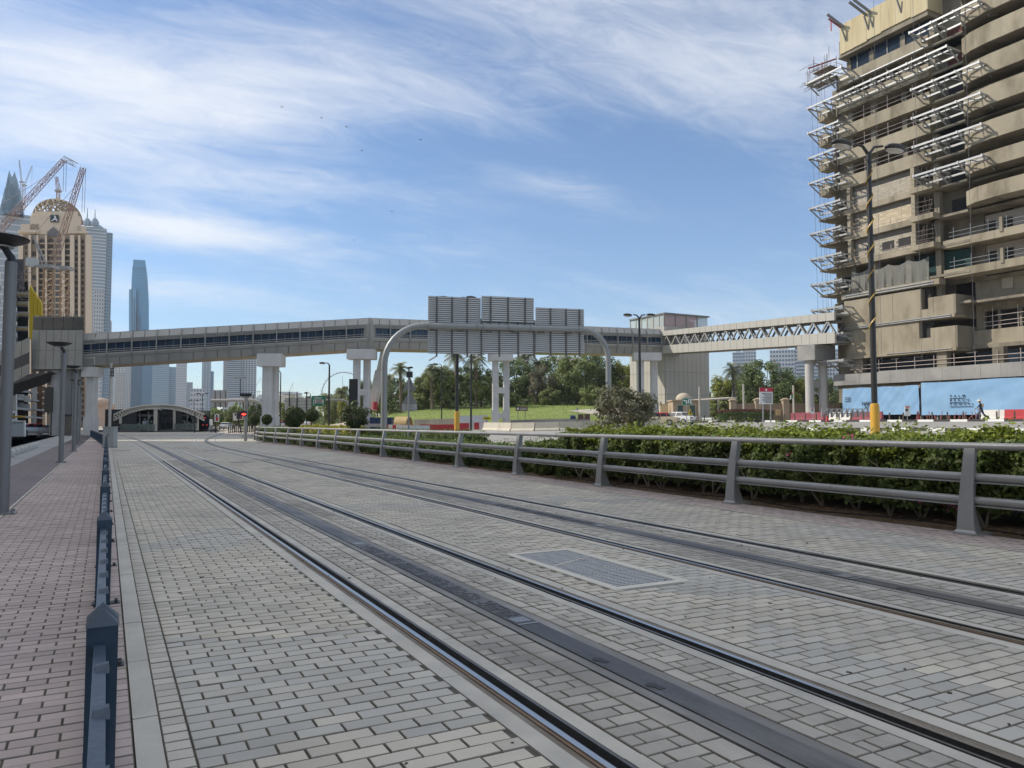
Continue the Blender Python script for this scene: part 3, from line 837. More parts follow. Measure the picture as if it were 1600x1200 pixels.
pier((557, 573), 97.5, 565, 10.8, 'twin column pier under the bend of the footbridge', w=.85, capw=3.5, caph=1.25, ties=(5.4,))
pier((774, 791), 106, 782, 11.1, 'twin column pier below the overhead sign backs', w=.9, capw=3.5, caph=1.05, ties=(6.0, 2.5))
pier((1001, 1022), 113, 1011, 11.8, 'twin column pier against the right lift tower', w=1.0, capw=4.0, caph=1.15, ties=(4.2,))

# ---- left stair and lift tower
def panel_wall(parent, P, Q, z0, z1, cols, rows, n, mat, th=.06, gap=.025, name='panel'):
    """separate cladding panels between two ground points, rows = list of heights"""
    P, Q = Vector((P.x, P.y, 0)), Vector((Q.x, Q.y, 0))
    zs = [z0 + (z1 - z0) * f for f in rows]
    for i in range(cols):
        for a, b in zip(zs, zs[1:]):
            p = P + (Q - P) * (i / cols); q = P + (Q - P) * ((i + 1) / cols); t = (q - p).normalized() * gap
            m = MB(); m.prism([vz(p + t, a + gap), vz(q - t, a + gap), vz(q - t, b - gap), vz(p + t, b - gap)], n * th); m.build(name, mat, parent)
lt_ = thing('stair_tower', 'grey panelled stair tower at the left end of the footbridge', 'stair tower', base(88, 92, 0))
pl, pr = base(47, 91, 0), base(127, 91, 0)
n_ = -FW
zb, zt = 1.4 + (662 - 577) * 91 / 1200, 1.4 + (662 - 515) * 91 / 1200
DR = RD(128); core = MB(); core.prism([vz(pl, zb + .02), vz(pr, zb + .02), vz(pr, zt - .02), vz(pl, zt - .02)], DR * 5); core.build('core', alu_dk, lt_)
panel_wall(lt_, pl, pr, zb, zt, 7, (0, .48, 1), n_, alu_pan, name='cladding_panel')
panel_wall(lt_, pr, pr + DR * 5, zb, zt, 3, (0, .48, 1), RT, alu_pan, name='cladding_panel')
zg = 1.4 + (662 - 494) * 91 / 1200
for i in range(5):
    p = pl + (pr - pl) * (i / 5); q = pl + (pr - pl) * ((i + 1) / 5); t = (q - p).normalized() * .04
    m = MB(); m.prism([vz(p + t, zt + .03), vz(q - t, zt + .03), vz(q - t, zg - .12), vz(p + t, zg - .12)], FW * .04); m.build('glass_pane', glass_clear('smoked_glass', (.10, .10, .095), .82, .12), lt_)
m = MB(); m.prism([vz(pl, zg - .11), vz(pr, zg - .11), vz(pr, zg + .02), vz(pl, zg + .02)], DR * 5.2); m.build('roof', alu_dk, lt_)
m = MB(); m.prism([vz(pl, zt + .02), vz(pr, zt + .02), vz(pr, zg - .13), vz(pl, zg - .13)], DR * .12); o = m.build('inner_screen', M('screen_inner', (.16, .155, .145), .7, var=.2), lt_); o.location = DR * 4.6
m = MB()
for i in range(12):
    p = pl + (pr - pl) * (.3 + .05 * i); m.box((p.x, p.y, zg + .2), (.06, .06, .35 + .2 * RNG.random()))
m.build('roof_fitting', rust_st, lt_, kind='stuff')
m = MB(); q = base(106, 93, 0); m.box((q.x, q.y, 4.0), (1.9, 2.2, 8.0), rz=-YAW); m.build('lift_shaft', M('lift_grey', (.26, .265, .27), .6, metal=.2, var=.05), lt_)
m = MB(); q = base(106, 91.8, 0); m.box((q.x, q.y, 1.15), (1.7, .05, 2.1), rz=-YAW); m.build('lift_door', M('lift_door', (.15, .14, .13), .4, .4), lt_)
m = MB(); m.box((q.x, q.y, 2.4), (1.75, .06, .2), rz=-YAW); m.build('indicator_panel', black_paint, lt_)
for i, px in enumerate((87, 119)):
    q = base(px, 92, 0); m = MB(); m.lathe((q.x, q.y, 0), [(.58 if i == 0 else .4, -.05), (.58 if i == 0 else .4, zb)], 18); m.build('column', M('column_grey', (.42, .41, .40), .75, var=.06), lt_, smooth='auto')
q = base(76, 90.5, 0); m = MB(); m.box((q.x, q.y, 4.2), (.95, .2, 3.0), rz=-YAW); m.box((q.x + .3, q.y, 1.4), (.1, .12, 2.8), rz=-YAW); m.build('advert_board', M('board_brown', (.05, .045, .042), .6), lt_)
# enclosed stair climbing from the left
def sp(px, py, D=90.5): return at(px, py, D)
def para(name, pts, mat, th):
    m = MB(); m.prism([sp(*p) for p in pts], FW * th); m.build(name, mat, lt_)
def yl(x, y46, y10): return y46 + (y10 - y46) * (46 - x) / 36
for i in range(5):
    x0, x1 = 46 - 12 * i, 46 - 12 * (i + 1); g = .4
    para('stair_panel', [(x1 + g, yl(x1, 527, 543)), (x0 - g, yl(x0, 527, 543)), (x0 - g, yl(x0, 550, 566)), (x1 + g, yl(x1, 550, 566))], alu_pan, .08)
    para('stair_panel', [(x1 + g, yl(x1, 568, 583)), (x0 - g, yl(x0, 568, 583)), (x0 - g, yl(x0, 584, 603)), (x1 + g, yl(x1, 584, 603))], alu_pan, .08)
    para('stair_window', [(x1, yl(x1, 550, 566)), (x0, yl(x0, 550, 566)), (x0, yl(x0, 568, 583)), (x1, yl(x1, 568, 583))], blgl, -.0 + .03)
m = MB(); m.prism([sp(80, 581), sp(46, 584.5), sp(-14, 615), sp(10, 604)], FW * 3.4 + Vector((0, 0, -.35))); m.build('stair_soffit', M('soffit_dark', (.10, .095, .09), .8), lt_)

# ---- right lift tower and open truss link bridge
CX, CY = 75.9, 93.4
rt_ = thing('lift_tower', 'tall cream panelled lift tower with glass top at right end of footbridge', 'lift tower', (CX, CY, ground_z(CX, CY)))
cream = M('cladding_cream', (.42, .40, .35), .55, var=.05, scale=.5, stain=(.42, .40, .35), stain_scale=.2)
g0 = ground_z(CX, CY) - .1; ztp = onx(1040, 509, CX).z; zgl = onx(1040, 488, CX).z
xr = ony(1108, 600, CY).x; yl_ = onx(985, 600, CX).y
m = MB(); m.bx(CX + .08, xr - .08, CY + .08, yl_ - .08, g0, ztp - .05); m.build('core', alu_dk, rt_)
panel_wall(rt_, Vector((CX, CY, 0)), Vector((xr, CY, 0)), g0, ztp, 10, (0, .25, .5, .75, 1), Vector((0, -1, 0)), cream, th=.07, gap=.02, name='cladding_panel')
panel_wall(rt_, Vector((CX, CY + .0, 0)), Vector((CX, yl_, 0)), g0, ztp, 10, (0, .25, .5, .75, 1), Vector((-1, 0, 0)), cream, th=.07, gap=.02, name='cladding_panel')
tintg = glass_clear('pale_glass', (.55, .62, .60), .55)
pinkg = glass_clear('pink_glass', (.55, .40, .38), .6)
for i in range(4):
    a = CX + (xr - CX) * i / 4; b = CX + (xr - CX) * (i + 1) / 4
    m = MB(); m.bx(a + .08, b - .08, CY + .1, CY + .14, ztp + .02, zgl - .2); m.build('glass_pane', pinkg if i in (0, 1, 2) else tintg, rt_)
    m = MB(); m.bx(a - .06, a + .06, CY + .05, CY + .2, ztp + .002, zgl - .2); m.build('mullion', alu_dk, rt_)
for i in range(6):
    a = CY + (yl_ - CY) * i / 6; b = CY + (yl_ - CY) * (i + 1) / 6
    m = MB(); m.bx(CX + .1, CX + .14, a + .1, b - .1, ztp + .02, zgl - .2); m.build('glass_pane', tintg, rt_)
    m = MB(); m.bx(CX + .02, CX + .16, b - .08, b + .08, ztp + .002, zgl - .2); m.build('mullion', cream, rt_)
m = MB(); m.bx(CX - .1, xr + .2, CY - .1, yl_ + .1, zgl - .195, zgl + .02); m.build('roof', alu_dk, rt_)
m = MB(); m.bx(CX + 1, xr - 2, CY + 1, yl_ - 3, ztp - .04, zgl - .9); m.build('lift_machinery', M('machine_brown', (.20, .14, .12), .7), rt_)

LXn, LXf = 75.0, 78.2
lb = thing('link_bridge', 'cream open truss link bridge between lift tower and building site', 'link bridge', (LXn, 78, 0))
ya, yb = 93.0, onx(1304, 510, LXn).y
def lz(px, py): return onx(px, py, LXn).z
zt0, zt1, zt2, zt3 = lz(1060, 514.5), lz(1060, 522.5), lz(1060, 538), lz(1060, 551)    # top, underside of upper beam, top of lower beam, bottom
ze0, ze1, ze2, ze3 = lz(1290, 489), lz(1290, 501.5), lz(1290, 520), lz(1290, 537)
yA, yE = onx(1060, 530, LXn).y, onx(1290, 510, LXn).y
def zi(za, ze, y): return za + (ze - za) * (yA - y) / (yA - yE)
npn = 26
for i in range(npn):
    a, b = ya + (yb - ya) * i / npn, ya + (yb - ya) * (i + 1) / npn
    for xx, sgn in ((LXn, 1), (LXf, -1)):
        for za, ze, zc_, ze_ in ((zt1, ze1, zt0, ze0), (zt3, ze3, zt2, ze2)):
            m = MB(); m.prism([(xx, a - .02, zi(za, ze, a)), (xx, b + .02, zi(za, ze, b)), (xx, b + .02, zi(zc_, ze_, b)), (xx, a - .02, zi(zc_, ze_, a))], (sgn * .3, 0, 0)); m.build('fascia_panel', cream, lb)
nd = 15
for i in range(nd):
    a, b = ya + (yb - ya) * i / nd, ya + (yb - ya) * (i + 1) / nd; mid = (a + b) / 2
    for xx in (LXn + .15, LXf - .15):
        for p, q in ((a, mid - .12), (b, mid + .12)):
            m = MB(); m.beam((xx, p, zi(zt2, ze2, p) - .1), (xx, q, zi(zt1, ze1, q) + .1), .16, .24, up=(1, 0, 0)); m.build('truss_diagonal', alu_pan, lb)
m = MB(); m.prism([(LXn + .31, ya, zi(zt3, ze3, ya) + .1), (LXn + .31, yb, zi(zt3, ze3, yb) + .1), (LXf - .31, yb, zi(zt3, ze3, yb) + .1), (LXf - .31, ya, zi(zt3, ze3, ya) + .1)], (0, 0, .25)); m.build('deck', alu_dk, lb)
m = MB(); m.prism([(LXn + .31, ya, zi(zt0, ze0, ya) - .3), (LXn + .31, yb, zi(zt0, ze0, yb) - .3), (LXf - .31, yb, zi(zt0, ze0, yb) - .3), (LXf - .31, ya, zi(zt0, ze0, ya) - .3)], (0, 0, .2)); m.build('roof', alu_pan, lb)
m = MB(); m.bx(LXn - .05, LXf + .05, 93.01, 95.5, zt3 - .2, zt0 + .1); m.build('portal', alu_pan, lb)
pp = onx(1270, 600, 76.6)
pr_ = thing('bridge_pier', 'round twin column pier with tie beam carrying the open link bridge', 'bridge pier', (76.6, pp.y, 1.7), 'concrete piers under the link bridge')
for px in (1265, 1286):
    q = onx(px, 600, 75.6 if px < 1270 else 77.2); m = MB(); m.lathe((q.x, q.y, 0), [(.52, 1.5), (.52, zi(zt3, ze3, q.y) - 1.9)], 18); m.build('column', M('column_cream', (.46, .44, .41), .7, var=.05), pr_, smooth='auto')
qa, qb = onx(1265, 600, 75.6), onx(1286, 600, 77.2)
m = MB(); m.beam(vz(qa, 6.2), vz(qb, 6.2), .6, .9); m.build('tie_beam', conc_gr, pr_)
q = (qa + qb) / 2; zc0 = zi(zt3, ze3, q.y)
m = MB(); m.box((76.5, q.y, zc0 - .98), (3.6, 2.6, 1.85)); m.build('cap_beam', conc_gr, pr_)

# ================================================================ THE TOWER UNDER CONSTRUCTION
BX = 78.0
bt = thing('unfinished_tower', 'raw concrete tower under construction with white steel edge platforms', 'building', (BX, 50, 1.7))
YL, YC, YR = 62.6, 51.0, 47.6        # far corner, re-entrant corner, start of the curved bays
BACK = 96
def P_(name, mat, *boxes, **k):
    m = MB()
    for b in boxes: m.bx(*b)
    return m.build(name, mat, bt, **k)
FLR = [43.7 - 3.155 * i for i in range(10)]      # tops of the parapet bands: 43.7 ... 15.3
# solid core far behind the fronts, so that openings look into depth
P_('core_wall', conc_gr, (BX + 7.5, BACK, 8, YL - .8, 1.6, 47))
slabz = [z - 1.42 for z in FLR]
for i, z in enumerate(slabz):
    P_('floor_slab', conc, (BX + .35, BX + 7.6, 47.4, YL - .3, z, z + .26))
    P_('floor_slab', conc, (BX + 1.2, BX + 9, 12, 47.39, z, z + .26))
# partition walls and columns inside the open floors
for i, z in enumerate(slabz):
    for y in (YL - .9, 58.6, 54.6, YC + .1):
        P_('column', conc, (BX + .9, BX + 1.5, y - .3, y + .3, z + .262, z + 3.15))
    P_('partition_wall', M('inner_wall', (.26, .23, .19), .9, var=.1), (BX + 3.6, BX + 3.8, YC, YL - 1, z + .27, z + 3.12))
# upper five floors: solid parapets on the left block
for i in range(5):
    z = FLR[i]; zb_ = z - 1.42
    P_('parapet', conc_sm, (BX, BX + .22, YC, YL, zb_, z), (BX + .221, BX + 2.4, YC - .002, YC + .2, zb_ + .02, z - .02))
    P_('parapet_end', conc, (BX + .221, BX + 3.0, YL - .2, YL + .002, zb_ + .02, z - .02))
    if i in (0, 1): P_('edge_track', galv, (BX - .09, BX - .003, YC + .1, YL - (.4 if i else 1.5), zb_ + (.08 if i == 0 else .52), zb_ + (.2 if i == 0 else .6)))
# top: wall in plywood formwork with a grey pour below
P_('top_wall', conc, (BX + .1, BX + 7, YC, YL - .2, 46.0, 48.0))
for j in range(6):
    a, b = YC + (YL - .4 - YC) * j / 6, YC + (YL - .4 - YC) * (j + 1) / 6
    P_('formwork_panel', form_m, (BX - .04, BX + .098, a + .012, b - .012, 46.45 + .15 * math.sin(j), 49.9))
P_('formwork_side', form_m, (BX - .04, BX + 6, YC - .12, YC - .003, 46.5, 51))
P_('top_opening', dkglass, (BX + 1.0, BX + 1.1, YC + .2, YL - 1, 43.75, 45.9))
for j in range(5): P_('window_post', alu_dk, (BX + .92, BX + .995, 52.5 + 2 * j, 52.6 + 2 * j, 43.75, 45.9))
P_('roof_slab', conc, (BX - .02, BX + 7, YC - .1, YL - .1, 45.86, 45.995))
for y in (61.3, 58.2, 57.6, 54.0):      # soldier beams and jacks on the formwork
    m = MB(); m.beam((BX - 2.0, y + 1.0, 50.9), (BX + .6, y, 49.0), .18, .26); m.beam((BX - .5, y + .2, 49.2), (BX - .05, y, 47.6), .14, .14); m.build('raker_prop', alu_dk, bt)
m = MB(); m.beam((BX - 1.8, 62.3, 50.4), (BX + .3, 61.9, 49.4), .12, .16); m.beam((BX - 1.5, 62.2, 50.3), (BX - 1.5, 62.2, 48.9), .1, .1); m.build('hoist_arm', red_st, bt)
m = MB(); m.beam((BX - .4, 52.2, 50.6), (BX + 2.6, 49.0, 49.2), .25, .3); m.beam((BX, 51.2, 51), (BX + 2.4, 48.4, 49.9), .2, .2); m.build('hoist_arm', red_st, bt)
# scaffold nest on the far corner
m = MB()
for k in range(60):
    p = Vector((BX + .2 + RNG.random() * 2.2 - 1.6, 63.0 + RNG.random() * 3.4, 43.6 + RNG.random() * 2.6)); ax = [Vector((1.5, 0, 0)), Vector((0, 2.0, 0)), Vector((0, 0, 1.6))][k % 3]
    m.tube([p, p + ax + Vector((0, 0, RNG.normal(0, .1)))], .035, 4)
m.box((BX - .2, 64.6, 43.9), (2.2, 3.6, .12)); m.box((BX, 64.4, 45.2), (1.6, 2.6, .1))
m.build('scaffold', rust_st, bt, kind='stuff')
m = MB(); m.beam((BX - 1.2, 66.0, 45.9), (BX + 1.5, 64.0, 46.9), .12, .16); m.beam((BX, 64.9, 46.5), (BX, 64.9, 45), .1, .1); m.build('hoist_arm', red_st, bt)
# middle floors: open frames with block infill
for i in (5, 6, 7):
    z = FLR[i]; zb_ = z - 1.42; zt_ = zb_ + .62
    P_('edge_beam', conc_sm, (BX - .02, BX + .36, YC + 1.6, YL - .5, zb_ - .05, zt_))
    P_('edge_beam', conc, (BX + .2, BX + .5, YL - .499, YL + .1, zb_, zt_ - .1))
    for y in (YL - 1.15, YC + 2.2):
        P_('frame_column', conc_sm, (BX - .06, BX + .4, y - .22, y + .22, zb_ + .63, zb_ + 3.10))
for i in (4, 5, 6):
    z = FLR[i] - 1.42 - 3.155
    # block wall set back behind the frame, block by block
    nrow, ncol = 9, 16
    P_('wall_backing', mort2, (BX + .66, BX + .70, YC + 2.4, YL - 1.4, z + .28, z + 3.1))
    bl = MB(); bl.box((0, 0, 0), (.05, .5, .235)); me_ = mesh_of(bl, 'block', block_p if i == 5 else block_m)
    hole = {4: (), 5: (), 6: ((1, 3), (5, 7), (10, 11))}[i]
    for rr in range(nrow):
        for cc_ in range(ncol):
            if any(a <= cc_ <= b and 2 < rr < 7 for a, b in hole): continue
            if i == 5 and (cc_ in (13,) or (rr < 2)): continue
            yy = YC + 2.75 + cc_ * .51 + (.25 if rr % 2 else 0)
            if yy > YL - 1.7: continue
            o = link('block', me_, bt); o.location = (BX + .635 - bt.location.x, yy - bt.location.y, z + .41 + rr * .25 - bt.location.z)
    for a, b in hole:
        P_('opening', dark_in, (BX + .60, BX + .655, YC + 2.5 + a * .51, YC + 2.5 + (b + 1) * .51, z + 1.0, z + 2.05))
# open bay between frame and re-entrant corner, with small balconies
for i in (5, 6, 7):
    zb_ = FLR[i] - 1.42
    P_('balcony', conc_sm, (BX - .9, BX + .3, YC - .6, YC + 2.0, zb_ - .02, zb_ + .55))
    P_('balcony', conc, (BX + .301, BX + 2.2, YC - .3, YC + .9, zb_, zb_ + .5))
    m = MB()
    for k in range(7): m.tube([(BX - .6 + RNG.random() * 1.2, YC - .3 + .35 * k, zb_ + .56), (BX - .6 + RNG.random(), YC - .3 + .35 * k, zb_ + 2.6)], .03, 4)
    for k in range(3): m.tube([(BX - .5, YC - .4, zb_ + 1 + .5 * k), (BX - .5, YC + 2.0, zb_ + 1.05 + .5 * k)], .03, 4)
    m.build('scaffold', rust_st, bt, kind='stuff')
# guard rails on the open floors
m = MB()
for i in range(1, 8):
    zb_ = FLR[i] - 1.42 + (0 if i > 4 else 1.42)
    for h_ in (.45, .95): m.tube([(BX + .1, YC + .4, zb_ + h_), (BX + .1, YL - 1.0, zb_ + h_)], .028, 4)
    for k in range(3): m.tube([(BX + .1, YC + 2.0 + 3.1 * k, zb_), (BX + .1, YC + 2.0 + 3.1 * k, zb_ + 1.5)], .04, 4)
m.build('guard_rails', M('rail_orange_white', (.50, .42, .38), .6, var=.2), bt, kind='stuff')
# net-draped service floor
zn = FLR[8] - 1.42                   # about 17.0
net = MB(); n = 40; vs = []
for k in range(n + 1):
    y = YC + .8 + (YL - 1.0 - YC - .8) * k / n; w = .12 * math.sin(k * 1.3) + .07 * math.sin(k * 3.1)
    sag = .35 * abs(math.sin(k * math.pi / 10))
    vs += [(BX + .25 + w, y, zn - .2), (BX + .3 + w * .4, y, zn + 1.2), (BX + .35, y, zn + 2.5 - sag)]
for k in range(n):
    a = 3 * k; b = a + 3; net.add([vs[a], vs[a + 1], vs[a + 2], vs[b], vs[b + 1], vs[b + 2]], [(0, 3, 4, 1), (1, 4, 5, 2)])
net.build('debris_net', glass_clear('net_grey', (.20, .195, .17), .78, .9), bt)
P_('net_dark', M('net_teal', (.01, .045, .04), .9), (BX + 1.6, BX + 1.7, YC - 3, YC + 5.5, zn + .3, zn + 2.8))
P_('ledge', conc_sm, (BX - .5, BX + .6, YC - .8, YL - .2, zn - .85, zn - .25))
P_('edge_track', galv, (BX - .6, BX - .503, YC - .2, YL - .6, zn - .52, zn - .42), (BX - .6, BX - .503, YC - .2, YL - .6, zn - .78, zn - .7))
# podium: two tall concrete storeys, then an open car-park floor, band and hoarding
P_('podium_wall', conc_sm, (BX - .3, BX + 1, YC + 1.4, YL - .4, 12.85, 16.0), (BX - .302, BX + 1, YC - 2.2, YC + .6, 12.85, 14.9), (BX - .28, BX + 1, YC + .601, YC + 1.399, 12.85, 13.7))
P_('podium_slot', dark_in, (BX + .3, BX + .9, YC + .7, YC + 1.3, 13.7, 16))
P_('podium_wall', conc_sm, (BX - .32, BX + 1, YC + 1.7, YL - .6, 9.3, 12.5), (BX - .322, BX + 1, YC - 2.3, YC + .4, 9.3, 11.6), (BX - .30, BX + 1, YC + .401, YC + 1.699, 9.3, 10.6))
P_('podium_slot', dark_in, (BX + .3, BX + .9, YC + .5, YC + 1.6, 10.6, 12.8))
P_('podium_return', conc, (BX - .3, BX + 3.4, YC - 2.42, YC - 2.22, 12.85, 14.9), (BX - .32, BX + 3.4, YC - 2.52, YC - 2.32, 9.3, 11.6))
P_('podium_slab', conc_sm, (BX - .45, BX + 4, YC - 2.35, YL - .35, 12.51, 12.84), (BX - .5, BX + 4, YC - 2.45, YL - .5, 9.0, 9.29))
P_('podium_edge_track', galv, (BX - .56, BX - .452, YC - 2, YL - .4, 12.72, 12.8), (BX - .56, BX - .452, YC - 2, YL - .6, 12.54, 12.62), (BX - .6, BX - .503, YC - 2, YL - 6, 9.2, 9.27))
# recessed right-hand podium wall with window slot
P_('podium_wall', conc_sm, (BX + 3.0, BX + 3.4, 14, YC - 2.53, 13.1, 16.3), (BX + 2.3, BX + 2.7, 14, YC - 2.6, 9.6, 11.1), (BX + 3.02, BX + 3.4, 47.6, YC - 2.53, 11.1, 13.1))
P_('podium_slab', conc, (BX + 2.0, BX + 6, 14, YC - 2.55, 9.2, 9.595), (BX + 2.6, BX + 6, 14, YC - 2.56, 16.31, 16.7))
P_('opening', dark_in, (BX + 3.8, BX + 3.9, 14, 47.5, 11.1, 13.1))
P_('vent_block', block_m, (BX + 2.9, BX + 3.1, 44.6, 45.7, 15.2, 16.6))
for y in (46.0, 43.9, 41.0): P_('column', conc, (BX + 2.8, BX + 3.0, y - .12, y + .12, 9.0, 13.1))
m = MB()
for z in (11.5, 11.9, 12.5): m.tube([(BX + 2.5, 47.4, z), (BX + 2.5, 36, z + .1)], .035, 4)
for y in (46.5, 44, 42, 40): m.tube([(BX + 2.5, y, 11.1), (BX + 2.5, y, 13.4)], .04, 4)
m.build('guard_rails', M('rail_orange_white', (.5, .42, .38), .6), bt, kind='stuff')
# car-park level
P_('deck_band', conc_gr, (BX - .7, BX - .3, 12, YC + 6.5, 5.95, 7.35), (BX - .69, BX - .3, YC + 6.51, YL + 1.0, 5.95, 7.25))
for k in range(14): P_('band_joint', alu_dk, (BX - .712, BX - .703, 36 + 2.0 * k, 36.03 + 2.0 * k, 6.0, 7.3))
P_('deck_slab', conc, (BX - .299, BX + 8, 12, YL + .8, 5.6, 5.95))
P_('soffit_beam', conc, (BX - .5, BX + .4, 12, YC + 3, 5.25, 5.594), (BX - .48, BX + .4, YC + 3.01, YL, 5.3, 5.594))
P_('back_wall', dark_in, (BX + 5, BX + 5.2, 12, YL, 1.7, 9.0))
P_('glazing', blgl, (BX + 1.6, BX + 1.7, YC - .5, YC + 9, 7.36, 8.95), (BX + 2.6, BX + 2.7, 38, YC - 2, 7.36, 8.95))
for y in (YC - .6, 44.6, YC + 9.6): P_('column', conc, (BX - .1, BX + .7, y - .55, y + .55, 7.36, 8.99), (BX - .2, BX + .6, y - .6, y + .6, 1.7, 5.24))
m = MB()
for z in (7.75, 8.2): m.tube([(BX - .2, YL - 1, z), (BX - .2, 30, z)], .035, 4)
for k in range(12): m.tube([(BX - .2, 60 - 2.2 * k, 7.36), (BX - .2, 60 - 2.2 * k, 8.7)], .04, 4)
for k in range(8): m.tube([(BX + 1.0, 60 - 2.9 * k, 8.75), (BX + 1.0, 59 - 2.9 * k, 8.75)], .05, 4)
m.build('guard_rails', M('rail_orange_white', (.5, .42, .38), .6), bt, kind='stuff')
# left end wall (short side, in shade) with stepped slabs and blockwork
P_('end_wall', conc, (BX + 1.0, BX + 7.4, YL - .28, YL - .1, 9, 18.5))
for i in range(1, 10):
    z = FLR[i] - 1.42
    if i < 5: P_('end_parapet', conc_sm, (BX + .3, BX + 1.9, YL + 1.9, YL + 3.3, z + .1, z + 1.55))
    else:
        P_('end_slab', conc, (BX - .1, BX + 2.5, YL + .1, YL + 3.2, z, z + .25))
        be = MB(); be.box((0, 0, 0), (.5, .06, .23)); me_ = mesh_of(be, 'block', block_p)
        for rr in range(8):
            for cc_ in range(3):
                o = link('block', me_, bt); o.location = (BX + 1.0 + cc_ * .51 + (.2 if rr % 2 else 0) - BX, YL + 1.9 - 50, z + .4 + rr * .245 - 1.7)
P_('end_bay', conc, (BX + 2.51, BX + 7, YL - .09, YL + 2.9, 4, 43.5))
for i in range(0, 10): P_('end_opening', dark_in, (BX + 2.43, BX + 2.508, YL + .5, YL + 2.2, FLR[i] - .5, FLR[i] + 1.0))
# white steel edge platforms, one truss per floor
def platform(y0, y1, z, out=2.1, x0=BX):
    m = MB(); n = max(2, int(abs(y1 - y0) / 2.2))
    xo = x0 - out
    m.beam((xo, y0, z), (xo, y1, z), .12, .2); m.beam((xo + 1.0, y0, z - .04), (xo + 1.0, y1, z - .04), .09, .14)
    m.beam((x0 - .25, y0, z - .55), (x0 - .25, y1, z - .55), .12, .2)
    for k in range(n + 1):
        y = y0 + (y1 - y0) * k / n
        m.beam((xo, y, z - .03), (x0 + .2, y, z - .03), .12, .18); m.beam((xo + .1, y, z - .12), (x0 - .1, y, z - 1.15), .1, .14)
        m.box((xo - .03, y, z), (.16, .16, .3))
    for k in range(n):
        ya_, yb_ = y0 + (y1 - y0) * k / n, y0 + (y1 - y0) * (k + 1) / n
        m.beam((xo + .08, (ya_ + yb_) / 2, z - .1), (x0 - .25, ya_, z - .6), .07, .1); m.beam((xo + .08, (ya_ + yb_) / 2, z - .1), (x0 - .25, yb_, z - .6), .07, .1)
    m.build('edge_platform', galv, bt)
for i in range(0, 12):
    z = FLR[0] - .15 - 3.155 * i
    if i == 1: platform(65.4, 47.6, z)
    else: platform(65.4, 61.0 if i else 60.4, z)
    if i in (0, 2, 3, 4, 5): platform(YC + .7, 44.4, z + .15, out=2.2, x0=BX + .2)
# the bays on the right: curved parapets
def bay(z, h, over=0.0):
    pts = [(BX + 1.4, YR + .35), (BX - .1 - over, YR - .35), (BX - .7 - over, YR - 1.6), (BX - .95 - over, YR - 3.6), (BX - .9 - over, YR - 7), (BX - .6 - over, YR - 11), (BX - .2 - over, 22)]
    for (xa, ya_), (xb, yb_) in zip(pts, pts[1:]):
        m = MB(); m.prism([(xa, ya_, z - h), (xb, yb_, z - h), (xb, yb_, z), (xa, ya_, z)], (.25, .02, 0)); m.build('bay_parapet', conc_sm, bt)
    poly = [(x + .26, y, z - h + .02) for x, y in pts] + [(BX + 6, 22, z - h + .02), (BX + 6, YR, z - h + .02)]
    m = MB(); m.prism(poly, (0, 0, .24)); m.build('bay_slab', conc, bt)
for i in range(-1, 7):
    bay(FLR[0] + .9 - 3.155 * i if i < 4 else FLR[0] + .55 - 3.155 * i, 1.9 if i < 5 else 1.5)
P_('bay_back_wall', M('bay_dark_wall', (.19, .17, .145), .9, var=.12), (BX + 3.2, BX + 3.5, 20, YR, 17, 52))  # back wall of the bays in a darker brown-grey
for i in range(0, 9):
    z = FLR[0] - .2 - 3.155 * i
    P_('bay_column', conc, (BX + .3, BX + .6, 44.0, 44.3, z - .9, z + .6), (BX + .5, BX + .8, 40.5, 40.8, z - .9, z + .6))
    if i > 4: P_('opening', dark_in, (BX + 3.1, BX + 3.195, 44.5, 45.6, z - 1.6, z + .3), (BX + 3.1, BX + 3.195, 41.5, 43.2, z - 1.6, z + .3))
# recess between block and bays
P_('recess_wall', conc, (BX + 2.6, BX + 2.9, YR - .5, YC + 1, 16.4, 52))
for i in range(0, 7):
    z = FLR[0] - 3.155 * i
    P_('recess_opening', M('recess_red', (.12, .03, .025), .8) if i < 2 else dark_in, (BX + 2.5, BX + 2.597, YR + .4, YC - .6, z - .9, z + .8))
    P_('recess_slab', conc, (BX + .6, BX + 2.59, YR + .2, YC - .003, z - 1.42, z - 1.2))
for i in (7, 8):
    z = FLR[i] - 1.42; bay_z = z
    P_('ledge', conc_sm, (BX + .4, BX + 3, 24, YR + 2.6, z - .2, z + .62))
    P_('inner_wall', M('inner_pale', (.42, .38, .33), .9, var=.08), (BX + 2.8, BX + 3.0, 24, YR + 3, z + .63, z + 2.9))
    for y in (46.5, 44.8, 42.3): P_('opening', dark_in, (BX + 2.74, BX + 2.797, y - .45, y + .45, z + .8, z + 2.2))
    m = MB()
    for h_ in (.95, 1.4): m.tube([(BX + .5, YR + 2, z + h_), (BX + .5, 30, z + h_)], .03, 4)
    for k in range(9): m.tube([(BX + .5, YR + 1.5 - 1.8 * k, z + .6), (BX + .5, YR + 1.5 - 1.8 * k, z + 1.9)], .035, 4)
    m.build('guard_rails', galv, bt, kind='stuff')
# hanging cables at the far corner
m = MB()
for k in range(5): m.tube([(BX - 1.2 + .5 * k, 65.6 - .35 * (k % 3), 45), (BX - 1.3 + .5 * k, 65.0 - .35 * (k % 3), 2.2)], .02, 3)
for y in (YC + .7, YR - 1.5, 56.5): m.tube([(BX - 1.3, y, 50), (BX - 1.3, y + .1, 8)], .022, 3)
m.build('cables', M('cable_dark', (.12, .12, .13), .6), bt, kind='stuff')

